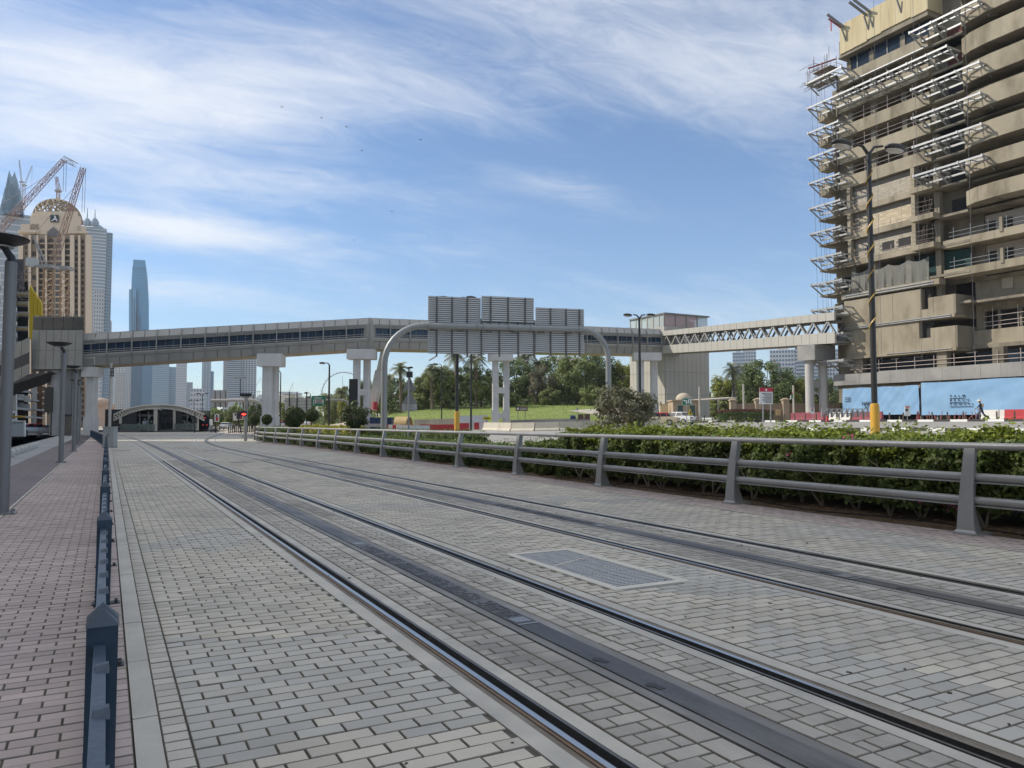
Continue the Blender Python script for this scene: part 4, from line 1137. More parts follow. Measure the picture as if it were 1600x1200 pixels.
# ================================================================ FOLIAGE
def leaf_mat(name, c, c2, trans=.3, rough=.5):
    return M(name, c, rough, var=.10, scale=1.0, isl=.35, col2=c2, trans=trans, spec=.35)
hedge_m = leaf_mat('hedge_leaf', (.095, .15, .038), (.155, .19, .05))
hedge_top = leaf_mat('hedge_lit_tip_leaf', (.165, .225, .035), (.235, .265, .045))  # lighter leaves: new growth, plus the sunlit hedge top put into the colour
hedge_dk = leaf_mat('clipped_hedge_leaf', (.085, .14, .04), (.12, .17, .05))
yellow_l = leaf_mat('golden_leaf', (.36, .33, .03), (.28, .29, .04))
tree_l = leaf_mat('tree_leaf', (.20, .25, .08), (.26, .29, .11))
tree_d = leaf_mat('tree_leaf_dark', (.12, .17, .055), (.16, .205, .07))
tree_y = leaf_mat('tree_leaf_yellow', (.34, .33, .05), (.24, .28, .06))
tree_g = leaf_mat('tree_leaf_grey', (.24, .215, .145), (.17, .17, .10))
palm_l = leaf_mat('palm_leaf', (.19, .21, .105), (.24, .25, .13), trans=.15)
ball_l = leaf_mat('topiary_leaf', (.07, .095, .035), (.10, .125, .045), trans=.15)
red_l = leaf_mat('red_leaf', (.16, .03, .04), (.06, .045, .03))
bark = M('bark', (.17, .13, .095), .9, var=.2, scale=6, bump=.6, bscale=20)
bark_pale = M('bark_pale', (.30, .26, .21), .9, var=.2, scale=8, bump=.5, bscale=30)
def leaves(P, N, size, rng, asp=1.7):
    """bent diamond leaves at points P, facing roughly N"""
    n = len(P); size = np.asarray(size) * np.ones(n)
    N = N + rng.normal(0, .55, (n, 3)); N /= np.linalg.norm(N, axis=1)[:, None] + 1e-9
    T = rng.normal(0, 1, (n, 3)); T -= (T * N).sum(1)[:, None] * N; T /= np.linalg.norm(T, axis=1)[:, None] + 1e-9
    Bn = np.cross(N, T); a = (size / 2)[:, None]; b = a / asp
    droop = N * (size * .18)[:, None]
    V = np.stack([P - T * a - droop, P - Bn * b, P + T * a - droop, P + Bn * b], 1).reshape(-1, 3)
    return V, np.arange(4 * n).reshape(n, 4)
def leaf_obj(name, P, N, size, mat, parent, rng, loc=Vector((0, 0, 0))):
    V, Fc = leaves(P, N, size, rng); V = V - np.array(loc)
    return link(name, npmesh(name, V, Fc, mat), parent)
def hedge(name, label, poly_x, y0, y1, h, nf, ls, mat, mat_top=None, seed=1, ragged=.12, stems=True, z0=.0, cat='hedge', gap=0.0):
    """a hedge between x=poly_x[0](y) and poly_x[1](y): leaf faces on front, top, ends"""
    rng = np.random.default_rng(seed); xf, xb = poly_x
    r = thing(name, label, cat, ((xf((y0 + y1) / 2) + xb((y0 + y1) / 2)) / 2, (y0 + y1) / 2, z0))
    ys = rng.uniform(y0, y1, nf); ht = lambda y, x: h * (1 + ragged * (.6 * np.sin(y * 1.7 + x) + .5 * np.sin(y * 4.1 + 2 * x) + .4 * np.sin(y * .6)) * .5)
    lump = lambda y, z: .10 * np.sin(y * 2.3 + z * 3) + .08 * np.sin(y * 5.1 - z * 4.0) + .05 * np.sin(y * 11 + z * 7)
    Xf = np.vectorize(xf)(ys); Xb = np.vectorize(xb)(ys)
    zz = rng.uniform(.10 if stems else .02, 1, nf) ** .85 * h
    if gap: # thin, leggy foot
        keep = rng.random(nf) < np.clip((zz / h - .05) / gap, .12, 1); ys, Xf, Xb, zz = ys[keep], Xf[keep], Xb[keep], zz[keep]
    k = len(ys); dep = np.abs(rng.normal(0, .13, k))
    Pf = np.stack([Xf + lump(ys, zz) + dep + .15 * (1 - zz / h) * (1 if stems else 0), ys, zz + z0], 1); Nf = np.tile([-1, -.2, .45], (k, 1))
    nt = int(nf * max(.5, (xb(y0) - xf(y0)) / h) * .8); yt = rng.uniform(y0, y1, nt); u = rng.random(nt); Xt = np.vectorize(xf)(yt) * (1 - u) + np.vectorize(xb)(yt) * u
    Pt = np.stack([Xt, yt, ht(yt, Xt) + z0 + lump(yt, Xt) * .6 - np.abs(rng.normal(0, .07, nt)) + (rng.random(nt) < .06) * rng.uniform(0, .22, nt)], 1); Nt = np.tile([-.1, 0, 1], (nt, 1))
    ne = max(50, nf // 12); ze = rng.uniform(0, h, ne); ue = rng.random(ne); Pe = np.stack([xf(y0) * (1 - ue) + xb(y0) * ue, np.where(rng.random(ne) < .5, y0, y1) + rng.normal(0, .06, ne), ze + z0], 1); Ne = np.tile([0, -1, .3], (ne, 1))
    Xk = np.vectorize(xb)(ys) ; Pb = np.stack([Xk - dep, ys, zz + z0], 1)[::3]; Nb = np.tile([1, 0, .4], (len(Pb), 1))
    Pa = np.concatenate([Pf, Pe, Pb]); Na = np.concatenate([Nf, Ne, Nb])
    leaf_obj('foliage', Pa, Na, rng.uniform(.7, 1.25, len(Pa)) * ls, mat, r, rng, r.location)
    leaf_obj('foliage_top', Pt, Nt, rng.uniform(.7, 1.2, nt) * ls, mat_top or mat, r, rng, r.location)
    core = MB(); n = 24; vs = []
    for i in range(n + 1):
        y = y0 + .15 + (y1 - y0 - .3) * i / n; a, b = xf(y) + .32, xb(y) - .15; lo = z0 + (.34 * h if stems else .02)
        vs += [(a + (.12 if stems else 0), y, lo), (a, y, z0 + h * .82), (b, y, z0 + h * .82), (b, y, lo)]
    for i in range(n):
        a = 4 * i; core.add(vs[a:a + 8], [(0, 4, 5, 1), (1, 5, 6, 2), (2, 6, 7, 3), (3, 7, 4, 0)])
    core.build('dark_core', M('hedge_inside', (.020, .022, .012), .95), r)  # near-black solid core; shade among the leaves put into its colour
    if stems:
        m = MB()
        for y in np.arange(y0 + .3, y1, .55):
            x = xf(y) + .22 + rng.random() * .3; b0 = Vector((x, y + rng.normal(0, .1), z0 - .02))
            for q in range(3):
                t1 = b0 + Vector((rng.normal(-.02, .12), rng.normal(0, .22), h * .45)); m.tube([b0, (b0 + t1) / 2 + Vector((rng.normal(0, .04), rng.normal(0, .05), 0)), t1, t1 + Vector((rng.normal(-.1, .15), rng.normal(0, .2), h * .3))], [.022, .016, .011, .005], 5)
        m.build('stems', bark_pale, r, kind='stuff')
    return r
# planting bed and hedges behind the railing
bed = grid_sheet('planting_bed', lin(0, 1, 9), lin(-3, 64, 68), lambda u, y: 0, soil_m)
me = bed.data
for v in me.vertices:
    u, y = v.co.x, v.co.y; x = 9.83 + edge(y) + u * 8.0
    v.co = (x, y, -.03 + .10 * ss(0, .2, u) + .03 * math.sin(x * 3 + y * 2) * ss(0, .15, u) + max(0, ground_z(x, y)) * .0 + (.25 * ss(.5, 1, u)))
hx = lambda y: 10.22 + edge(y)
big = hedge('hedge', 'tall leafy hedge with bright green tips behind the near end of railing', (hx, lambda y: hx(y) + 2.7), 2.0, 17.0, 1.18, 34000, .085, hedge_m, hedge_top, seed=3, gap=.32)
hedge('hedge', 'low clipped dark hedge behind the far half of railing', (lambda y: hx(y) - .02, lambda y: hx(y) + 2.5), 19.6, 60, .62, 30000, .075, hedge_dk, hedge_m, seed=4, ragged=.04, stems=False)
hedge('hedge', 'square-cut dark hedge block standing behind the low hedge', (lambda y: hx(y) + 3.2, lambda y: hx(y) + 4.6), 31.5, 52, .98, 15000, .08, hedge_dk, hedge_m, seed=5, ragged=.03, stems=False)
hedge('golden_shrub', 'row of bright yellow shrubs behind the low hedge', (lambda y: hx(y) + 2.0, lambda y: hx(y) + 3.0), 46, 62, 1.18, 9000, .10, yellow_l, yellow_l, seed=6, ragged=.15, stems=False, cat='shrub')
hedge('hedge', 'dark low hedge around the smallest round bushes', (lambda y: 11.35 + .14 * max(0, y - 66), lambda y: 13.6 + .14 * max(0, y - 66)), 60.5, 78, 1.0, 7000, .10, hedge_dk, hedge_m, seed=11, ragged=.05, stems=False)
hedge('hedge', 'knee-high leafy hedge stepping down from the tall hedge', (lambda y: hx(y) + .1, lambda y: hx(y) + 2.4), 17.1, 19.5, .86, 4500, .08, hedge_m, hedge_m, seed=8, ragged=.08, stems=False)
# magenta flowers on the near hedge
rng = np.random.default_rng(9); fl = MB(); flm = M('bougainvillea', (.45, .02, .20), .6, var=.1)
for y, z, s in ((6.5, .30, .07), (6.62, .34, .06), (6.45, .36, .06), (6.9, .27, .05), (11, 1.12, .05), (11.3, 1.15, .05), (13.6, .35, .05), (8.1, 1.2, .05), (5.0, 1.28, .05), (9.4, .9, .04), (14.9, 1.0, .05)):
    for q in range(6):
        c = Vector((hx(y) - .06 + rng.normal(0, .03), y + rng.normal(0, .04), z + rng.normal(0, .03))); d = Vector(rng.normal(0, 1, 3)).normalized(); e = d.orthogonal().normalized()
        fl.add([c, c + d * s * .6 + e * s * .3, c + d * s, c + d * s * .6 - e * s * .3], [(0, 1, 2, 3)])
o = fl.build('blossom', flm, None); o.parent = big; o.location = -big.location; o['kind'] = 'stuff'
# shoots standing above the hedge
for k, y in enumerate((4.55, 4.1, 5.3, 7.4)):
    pass
m = MB(); rngs = np.random.default_rng(12); LP = []; LN = []
for k in range(26):
    y = rngs.uniform(3.2, 14); x = hx(y) + rngs.uniform(.4, 2.2); h_ = rngs.uniform(.10, .32); tp = Vector((x + rngs.normal(0, .05), y + rngs.normal(0, .08), 1.16 + h_))
    m.tube([(x, y, 1.0), tp], .006, 4)
    for q in range(9): f = .3 + .7 * q / 9; LP.append(Vector((x, y, 1.0)).lerp(tp, f) + Vector(rngs.normal(0, .035, 3))); LN.append(rngs.normal(0, 1, 3))
o = m.build('shoot_stems', bark_pale, big); o['kind'] = 'stuff'
leaf_obj('shoot_leaves', np.array(LP), np.array(LN), .085, hedge_m, big, rngs, big.location)['kind'] = 'stuff'
m = MB(); pts = [(hx(y) - .22 + .06 * math.sin(y * 1.3), y, .045 + .02 * math.sin(y * 2)) for y in np.arange(3, 17, .5)]; m.tube(pts, .012, 5)
tag(m.build('drip_hose', black_rub), 'thin black irrigation hose lying on soil under the hedge', 'hose')
m = MB(); rngs = np.random.default_rng(5)
for k in range(500):
    y = rngs.uniform(3, 17); x = 9.9 + edge(y) + rngs.random() * .6; m.box((x, y, .02 + .05 * min(1, (x - 9.83) / 1.6)), (.05, .03, .008), rz=rngs.random() * 6)
tag(m.build('leaf_litter', M('dry_leaf', (.22, .14, .07), .9, var=.2), None), 'scattered dry leaves on the soil under the hedge', 'leaf litter', kind='stuff')

# ---- trees
def crown_arrays(rng, rx, ry, rz, n, nclump, spread=.28, hollow=.45):
    c = rng.normal(0, 1, (nclump, 3)); c /= np.linalg.norm(c, axis=1)[:, None]; c *= rng.uniform(hollow, 1, (nclump, 1)) ** .6
    c[:, 2] = np.where(c[:, 2] < -.9, -c[:, 2] * .5, c[:, 2])
    idx = rng.integers(0, nclump, n); w = rng.uniform(.6, 1.3, nclump)
    d = rng.normal(0, 1, (n, 3)); d /= np.linalg.norm(d, axis=1)[:, None]; d *= (rng.random(n) ** .4 * spread)[:, None] * w[idx][:, None]
    P = (c[idx] + d) * np.array([rx, ry, rz]); N = d / spread + c[idx] * .5 + np.array([0, 0, .35])
    return P, N, c * np.array([rx, ry, rz])
PROTO = {}
def tree_proto(kind, seed, h, rx, rz, mat, n, ls, nclump, multi=1, hollow=.45, spread=.28):
    rng = np.random.default_rng(seed); r = thing('tree', 'x', 'tree', (0, 0, 0)); zc = h - rz * .95
    P, N, cl = crown_arrays(rng, rx, rx * .9, rz, n, nclump, spread, hollow); P[:, 2] += zc
    leaf_obj('crown', P, N, rng.uniform(.6, 1.3, n) * ls, mat, r, rng)
    m = MB(); tr = .035 * h
    for q in range(multi):
        bx_ = rng.normal(0, .12 * (multi > 1), 2); m.tube([(bx_[0], bx_[1], -.1), (bx_[0] * 1.4, bx_[1] * 1.5, zc * .45), (rng.normal(0, .2), rng.normal(0, .2), zc)], [tr, tr * .75, tr * .45], 8)
    for c in cl[: min(22, len(cl))]: m.tube([(0, 0, zc * .6 + rng.random() * zc * .3), (c[0] * .5, c[1] * .5, zc + c[2] * .35), (c[0] * .95, c[1] * .95, zc + c[2] * .95)], [tr * .4, tr * .22, tr * .06], 5)
    m.build('trunk', bark, r)
    return r
def palm_proto(seed, h, fl_=2.6, nf=34):
    rng = np.random.default_rng(seed); r = thing('palm_tree', 'x', 'palm tree', (0, 0, 0)); m = MB()
    zs = [i * h / 14 for i in range(15)]; m.tube([(.15 * math.sin(z * .35), .1 * math.sin(z * .5), z - .1) for z in zs], [.24 + .03 * (i % 2) + (.12 if i > 12 else 0) for i in range(15)], 10); m.build('trunk', bark, r)
    V = []; Fc = []; top = np.array([.15 * math.sin(h * .35), .1 * math.sin(h * .5), h]); sm = MB()
    for k in range(nf):
        az = k * 2.4 + rng.normal(0, .2); el = rng.uniform(-.5, 1.25); d = np.array([math.cos(az), math.sin(az)]); L = fl_ * rng.uniform(.8, 1.1); pts = []
        for j in range(9):
            t = j / 8; rr = L * t * math.cos(el) * (1 - .12 * t); z = L * t * math.sin(el) - L * .42 * t * t * (1 + .3 * math.cos(el)); pts.append(top + np.array([d[0] * rr, d[1] * rr, z + .1]))
        sm.tube([tuple(p) for p in pts], [.035 - .0035 * j for j in range(9)], 4, False)
        side = np.array([-d[1], d[0], 0])
        for j in range(1, 26):
            t = j / 26 * 8; i0 = min(7, int(t)); p = pts[i0] + (pts[i0 + 1] - pts[i0]) * (t - i0); tang = pts[i0 + 1] - pts[i0]; tang = tang / np.linalg.norm(tang)
            ll = .62 * math.sin(math.pi * (.12 + .86 * j / 26)) + .1
            for s in (-1, 1):
                e = p + (side * s * .8 + tang * .55 + np.array([0, 0, -.22 + rng.normal(0, .12)])) * ll; w = tang * .035; b = len(V); V += [p - w, p + w, e + w * .2, e - w * .2]; Fc.append((b, b + 1, b + 2, b + 3))
    sm.build('frond_ribs', palm_l, r, kind='stuff'); link('fronds', npmesh('fronds', np.array(V), np.array(Fc), palm_l), r)
    return r
def plant(key, maker, px, dep, label, group, s=1.0, rz=None, name=None, z=None):
    first = key not in PROTO
    if first: PROTO[key] = maker()
    o = PROTO[key] if first else copy_tree(PROTO[key])
    p = base(px, dep, z); o.location = p; o.scale = (s, s, s * random.uniform(.95, 1.05)); o.rotation_euler = (0, 0, random.random() * 6.28 if rz is None else rz)
    o['label'] = label; o['group'] = group
    return o
mk = {
 'broad': lambda: tree_proto('broad', 21, 8.6, 3.9, 3.9, tree_l, 11000, .42, 60),
 'broad2': lambda: tree_proto('broad2', 22, 9.4, 4.2, 4.4, tree_l, 11000, .40, 55),
 'dark': lambda: tree_proto('dark', 23, 10, 4.4, 4.8, tree_d, 11000, .40, 50),
 'yellow': lambda: tree_proto('yellow', 24, 8.6, 3.0, 4.0, tree_y, 8000, .36, 46),
 'grey': lambda: tree_proto('grey', 25, 7.6, 3.0, 3.6, tree_g, 7000, .30, 50),
 'bush': lambda: tree_proto('bush', 26, 3.4, 2.6, 1.8, tree_l, 4500, .34, 34),
 'palm': lambda: palm_proto(31, 8.2), 'palm2': lambda: palm_proto(32, 6.4, 2.3, 30)}
GT = 'leafy trees on the grass bank'
for i, (k, px, D, s, lb_) in enumerate([
    ('dark', 612, 160, .85, 'dark tree left of the tall date palm, behind the blue container'), ('broad', 640, 150, .62, 'small leafy tree directly behind the back-to-front triangle signs'),
    ('broad', 668, 146, .80, 'leafy tree at left foot of the grass bank'), ('broad2', 692, 143, .88, 'big-leaved tree just right of the single-arm street light'),
    ('dark', 722, 158, .88, 'dark-leaved tree between the two tallest palms'), ('broad', 752, 143, .85, 'pale leafy tree left of the twin column pier'),
    ('dark', 806, 150, .92, 'dark tree just right of the twin column pier'), ('grey', 846, 146, .98, 'greyish dry tree in the middle of the grass bank'),
    ('dark', 872, 156, 1.0, 'tall dark tree behind the dry grey tree'), ('broad2', 903, 147, 1.05, 'tallest green tree on the grass bank'),
    ('dark', 935, 150, .95, 'green tree left of the gantry right leg'), ('yellow', 968, 150, .98, 'yellow-green tree peeping left of the lift tower'),
    ('yellow', 1122, 145, 1.05, 'yellow-green tree just right of the lift tower'), ('dark', 1196, 138, 1.12, 'large round dark tree right of the palm by lift tower'),
    ('broad2', 1168, 146, 1.0, 'tree partly hidden by the large round dark tree'), ('yellow', 1252, 136, .86, 'bright yellow-green tree left of the link bridge pier'),
    ('dark', 1236, 142, .86, 'small dark tree behind the site information board'), ('dark', 1282, 142, .85, 'dark tree framed between the link bridge columns'), ('broad', 1300, 140, .6, 'tree beside the corner of the unfinished tower')]):
    plant(k, mk[k], px, D, lb_, GT if i < 12 else 'leafy trees right of the lift tower', s)
for k, px, D, s, lb_ in [('palm', 626, 140, 1.0, 'date palm standing alone against sky above the triangle signs'), ('palm2', 676, 140, 1.12, 'short palm left of the single-arm street light'),
    ('palm', 712, 141, 1.16, 'tallest date palm behind the dark lamp pole'), ('palm2', 744, 141, 1.42, 'date palm right of the tallest palm'),
    ('palm2', 600, 150, 1.15, 'palm partly hidden by the gantry left leg'), ('palm2', 822, 158, 1.5, 'brownish palm rising above dark trees right of the pier'), ('palm2', 842, 160, 1.3, 'palm beside the greyish dry tree'),
    ('palm', 1146, 128, 1.05, 'date palm just right of the lift tower'), ('palm', 533, 150, .78, 'palm with wide crown left of the dark louvred panel'), ('palm2', 507, 170, .8, 'small palm above the green road sign'), ('palm2', 893, 165, 1.4, 'palm whose head shows above the tallest green tree')]:
    plant(k, mk[k], px, D, lb_, 'palms beside the road', s, name='palm_tree')
for i, (k, px, D, s) in enumerate([('broad', 455, 170, .7), ('dark', 480, 185, .7), ('broad2', 520, 165, .75), ('dark', 545, 155, .7), ('yellow', 540, 140, .5), ('dark', 575, 150, .8), ('dark', 395, 165, .62), ('broad', 365, 170, .55), ('broad', 338, 180, .5), ('dark', 430, 175, .6), ('yellow', 590, 140, .6)]):
    plant(k, mk[k], px, D, ['leafy tree behind the left-most round bush', 'dark tree behind the grey sign back', 'tree right of the green road sign', 'dark tree left of the twin pier at the bend', 'low yellow-green tree beside the louvred panel', 'dark tree behind the twin pier at the bend', 'dark tree below the distant sign gantry', 'tree behind the red traffic signal', 'tree right of the tram nose', 'tree right of the white single pier', 'yellow-green tree behind the crane boom'][i], 'trees under the footbridge', s)
for i, (px, D, s) in enumerate([(655, 143, .8), (705, 141, .9), (795, 142, .8), (860, 143, .9), (925, 141, 1.0), (1140, 140, .8), (1215, 135, .8), (1262, 134, .9), (1125, 142, 1.1), (985, 140, 1.0)]):
    plant('bush', mk['bush'], px, D, ['bush at the left end of the grass bank', 'bush below the tallest date palm', 'bush just right of the twin column pier', 'bush under the greyish dry tree', 'bush at the right end of the grass bank', 'bush under the palm by the lift tower', 'bush below the large round dark tree', 'bush left of the link bridge columns', 'bush at the right foot of the lift tower', 'bush at the left foot of the lift tower'][i], 'bushes under the trees', s)
# grass bank and lawn
def rdgrid(name, r0, r1, d0, d1, nr, nd, zf, mat):
    V = []; Fc = []
    for j in range(nd):
        for i in range(nr):
            p = rd(r0 + (r1 - r0) * i / (nr - 1), d0 + (d1 - d0) * j / (nd - 1)); V.append((p.x, p.y, ground_z(p.x, p.y) + zf(p)))
    for j in range(nd - 1):
        for i in range(nr - 1): a = j * nr + i; Fc.append((a, a + 1, a + nr + 1, a + nr))
    me = bpy.data.meshes.new(name); me.from_pydata(V, [], Fc); me.materials.append(mat); me.shade_smooth(); return tag(link(name, me), kind='structure')
rdgrid('grass_bank', -24, 32, 106, 170, 50, 50, lambda p: .0 + .06 * math.sin(p.x * 1.7) * math.sin(p.y * 1.3), grass_m)
rng = np.random.default_rng(77); n = 16000; r_ = rng.uniform(-23, 24, n); d_ = rng.uniform(107, 146, n)
P = np.stack([RT.x * r_ + FW.x * d_, RT.y * r_ + FW.y * d_, np.zeros(n)], 1); P[:, 2] = [ground_z(x, y) + .06 for x, y in P[:, :2]]
o = leaf_obj('grass_tufts', P, np.tile([-.3, -.5, .3], (n, 1)), rng.uniform(.07, .15, n), leaf_mat('grass_blade', (.19, .24, .045), (.22, .26, .06)), None, rng); tag(o, 'short bright green grass covering the bank', 'grass', kind='stuff')

n = 14000; pxx = rng.uniform(596, 990, n); D_ = rng.uniform(152, 176, n); rr2 = (pxx - 800) / 1200 * D_; P = np.stack([RT.x * rr2 + FW.x * D_, RT.y * rr2 + FW.y * D_, np.zeros(n)], 1)
P[:, 2] = [ground_z(x, y) for x, y in P[:, :2]]; P[:, 2] += rng.random(n) * (3.6 + 1.2 * np.sin(pxx * .17) + .8 * np.sin(pxx * .41))
tag(leaf_obj('undergrowth', P, np.tile([-.4, -.7, .5], (n, 1)), rng.uniform(.35, .75, n), tree_d, None, rng), 'dark undergrowth filling the gaps beneath the bank trees', 'undergrowth', kind='stuff')
# ---- clipped round bushes and the small spreading tree near the road
def topiary(px, py, D, r, label, seed):
    rng = np.random.default_rng(seed); c = at(px, py, D); g = ground_z(c.x, c.y)
    t = thing('round_bush', label, 'bush', (c.x, c.y, g), 'clipped round bushes behind the railing')
    n = 2600; d = rng.normal(0, 1, (n, 3)); d /= np.linalg.norm(d, axis=1)[:, None]
    rr = r * (1 + .05 * np.sin(d[:, 0] * 7) * np.sin(d[:, 2] * 6) + rng.normal(0, .035, n)); P = d * rr[:, None] + np.array(c)
    leaf_obj('crown', P, d, .13, ball_l, t, rng, t.location)
    m = MB(); m.ball(c, r * .88, 12, 8); m.build('dark_core', M('hedge_inside', (.02, .022, .012), .95), t)  # near-black ball inside the leaves, coloured as their inner shade
    m = MB(); m.tube([(c.x, c.y, g - .05), (c.x, c.y, c.z)], .07, 6); m.build('trunk', bark, t)
topiary(459.5, 651.5, 52, .70, 'largest clipped round bush, left of the green road sign', 1); topiary(487, 649, 58, .47, 'round bush just right of the largest one', 2)
topiary(417, 655.5, 66, .43, 'small round bush in front of the white pier', 3); topiary(398.5, 657, 75, .38, 'smallest round bush beside the traffic signal', 4)
def small_tree(name, px, py, D, rx, rz, label, seed, mat, n, ls):
    rng = np.random.default_rng(seed); c = at(px, py, D); g = ground_z(c.x, c.y); t = thing(name, label, 'tree', (c.x, c.y, g))
    P, N, cl = crown_arrays(rng, rx, rx, rz, n, 48, .3, .5); P += np.array(c); leaf_obj('crown', P, N, rng.uniform(.6, 1.3, n) * ls, mat, t, rng, t.location)
    m = MB()
    for q in range(4): b = rng.normal(0, .06, 2); m.tube([(c.x + b[0], c.y + b[1], g - .1), (c.x + b[0] * 3, c.y + b[1] * 3, c.z - rz * .5)], [.09, .06], 6)
    for cc in cl: m.tube([(c.x, c.y, c.z - rz * .6), tuple(Vector(c) + Vector(cc) * .5 + Vector((0, 0, -rz * .1))), tuple(Vector(c) + Vector(cc) * 1.02)], [.05, .03, .008], 5)
    m.build('trunk', bark_pale, t); return t
small_tree('small_tree', 554, 650, 47, .82, .80, 'small dark rounded tree in front of the louvred panel', 41, ball_l, 2600, .16)
small_tree('frangipani_tree', 977, 637, 33, 1.32, 1.0, 'bushy grey-green tree with bare twigs in front of the parked taxis', 42, leaf_mat('olive_leaf', (.15, .16, .095), (.20, .20, .13)), 3000, .17)

# ================================================================ ROADS BEYOND THE HEDGE
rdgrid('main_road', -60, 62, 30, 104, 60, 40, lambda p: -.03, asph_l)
m = MB()
def lane(px0, px1, dep0, dep1, w=.14):
    a, b = base(px0, dep0), base(px1, dep1); n = 8
    for i in range(n):
        p, q = a.lerp(b, i / n), a.lerp(b, (i + .55) / n); p.z = ground_z(p.x, p.y) - .015; q.z = ground_z(q.x, q.y) - .015; m.beam(p, q, w, .01)
lane(700, 940, 52, 52); lane(700, 960, 60, 61); lane(1000, 1640, 66, 40); lane(700, 950, 46, 45.5)
tag(m.build('lane_markings', white_paint), kind='structure')
def kerbline(name, X, y0, y1, L=1.0, z_=.0):
    r = bpy.data.objects.new(name, None); COL.objects.link(r); WLOC[r.name] = Vector((0, 0, 0)); r['kind'] = 'structure'
    me = {}
    for k, mt in ((0, white_paint), (1, black_paint)):
        b = MB(); b.bx(-.15, .15, 0, L - .01, -.2, .16); me[k] = mesh_of(b, 'kerb_block', mt)
    y = y0; i = 0
    while y < y1:
        o = link('kerb_block', me[i % 2], r); o.location = (X, y, ground_z(X, y) + z_); y += L; i += 1
kerbline('kerb_line', 68.5, 26, 92, 1.6); kerbline('median_kerb', 46, 8, 40, 1.2)
pv = M('pale_paving', (.42, .39, .34), .9, var=.1, scale=.6)
grid_sheet('far_footpath', lin(68.7, 78, 4), lin(20, 110, 10), lambda x, y: ground_z(x, y) + .05, pv)
# low post-and-rail fence along the far footpath
pf = thing('low_fence', 'low brown post-and-rail fence along the far footpath', 'fence', (69.4, 50, 1.7)); brown = M('brown_steel', (.10, .07, .06), .6, .3)
b = MB(); b.bx(-.05, .05, -.05, .05, 0, .85); pme = mesh_of(b, 'post', brown)
y = 34.0
while y < 88:
    o = link('post', pme, pf); o.location = (0, y - 50, ground_z(69.4, y) - 1.7)
    m = MB(); m.beam((69.4, y, ground_z(69.4, y) + .12), (69.4, y + 1.45, ground_z(69.4, y) + .12), .04, .05); m.build('rail', brown, pf); y += 1.5
# concrete barrier across the middle
jb = thing('concrete_barrier', 'long pale concrete road barrier in front of the grass bank', 'barrier', base(890, 76)); jc = M('barrier_cream', (.50, .47, .39), .8, var=.08, scale=.8, stain=(.42, .39, .33), stain_scale=.5)
pts = [base(px, D) for px, D in ((757, 86), (782, 81), (800, 77), (836, 75.5), (874, 75), (912, 75), (950, 75), (990, 76), (1030, 78))]
for p, q in zip(pts, pts[1:]):
    t = (q - p); t.z = 0; L = t.length; t.normalize(); n = Vector((t.y, -t.x, 0)); n = n if n.dot(-p) > 0 else -n
    prof = [(.3, 0), (.3, .08), (.14, .28), (.09, .86), (-.09, .86), (-.14, .28), (-.3, .08), (-.3, 0)]
    m = MB(); m.prism([p + t * .03 + n * o_ + Vector((0, 0, z - .03)) for o_, z in prof], t * (L - .06) + Vector((0, 0, q.z - p.z))); m.build('segment', jc, jb)
pts = [base(px, D) for px, D in ((798, 98), (860, 97), (922, 96))]
jb2 = thing('retaining_kerb', 'low grey retaining wall at the foot of the grass bank', 'wall', pts[1])
for p, q in zip(pts, pts[1:]): m = MB(); m.beam(p + Vector((0, 0, .45)), q + Vector((0, 0, .45)), .4, .9); m.build('segment', conc_gr, jb2)

# ================================================================ GANTRY WITH SIGN BACKS
steel_g = M('gantry_grey', (.27, .285, .29), .45, metal=.25, var=.06, scale=1.5)
ga, gb = base(600, 57), base(951, 61.5)
gt = thing('sign_gantry', 'tubular overhead gantry carrying three slatted road sign backs', 'sign gantry', ga)
zL, zR = at(660, 506, 57).z, at(905, 514, 61).z
def arc(foot, inn, zt, r, n=9):
    d = (inn - foot); d.z = 0; d.normalize(); pts = [vz(foot, foot.z - .2), vz(foot, zt - r)]
    for i in range(1, n + 1):
        th = math.pi / 2 * i / n; pts.append(vz(foot, zt - r) + d * (r * (1 - math.cos(th))) + Vector((0, 0, r * math.sin(th))))
    return pts
m = MB(); m.tube(arc(ga, gb, zL, 3.0), .235, 14); m.build('column', steel_g, gt, smooth='auto')
m = MB(); m.tube(arc(gb, ga, zR, 2.3), .225, 14); m.build('column', steel_g, gt, smooth='auto')
e1, e2 = arc(ga, gb, zL, 3.0)[-1], arc(gb, ga, zR, 2.3)[-1]
m = MB(); m.tube([e1, e2], .24, 14)
for f in (.02, .32, .36, .52, .66, .98): p = e1.lerp(e2, f); q = e1.lerp(e2, f + .006); m.tube([p, q], .31, 14)
m.build('beam', steel_g, gt, smooth='auto')
sign_back = M('sign_aluminium', (.56, .565, .56), .5, metal=.3, var=.06, scale=1)
gdir = (gb - ga); gdir.z = 0; gdir.normalize(); gn = Vector((gdir.y, -gdir.x, 0)); gn = gn if gn.dot(-ga) > 0 else -gn
def gpt(px, py, off=0):
    """point on the upright plane through the beam, off metres behind it"""
    o_ = e1 - gn * off; d = ray(px, py); t = (o_ - CAMP).dot(gn) / d.dot(gn); return CAMP + d * t
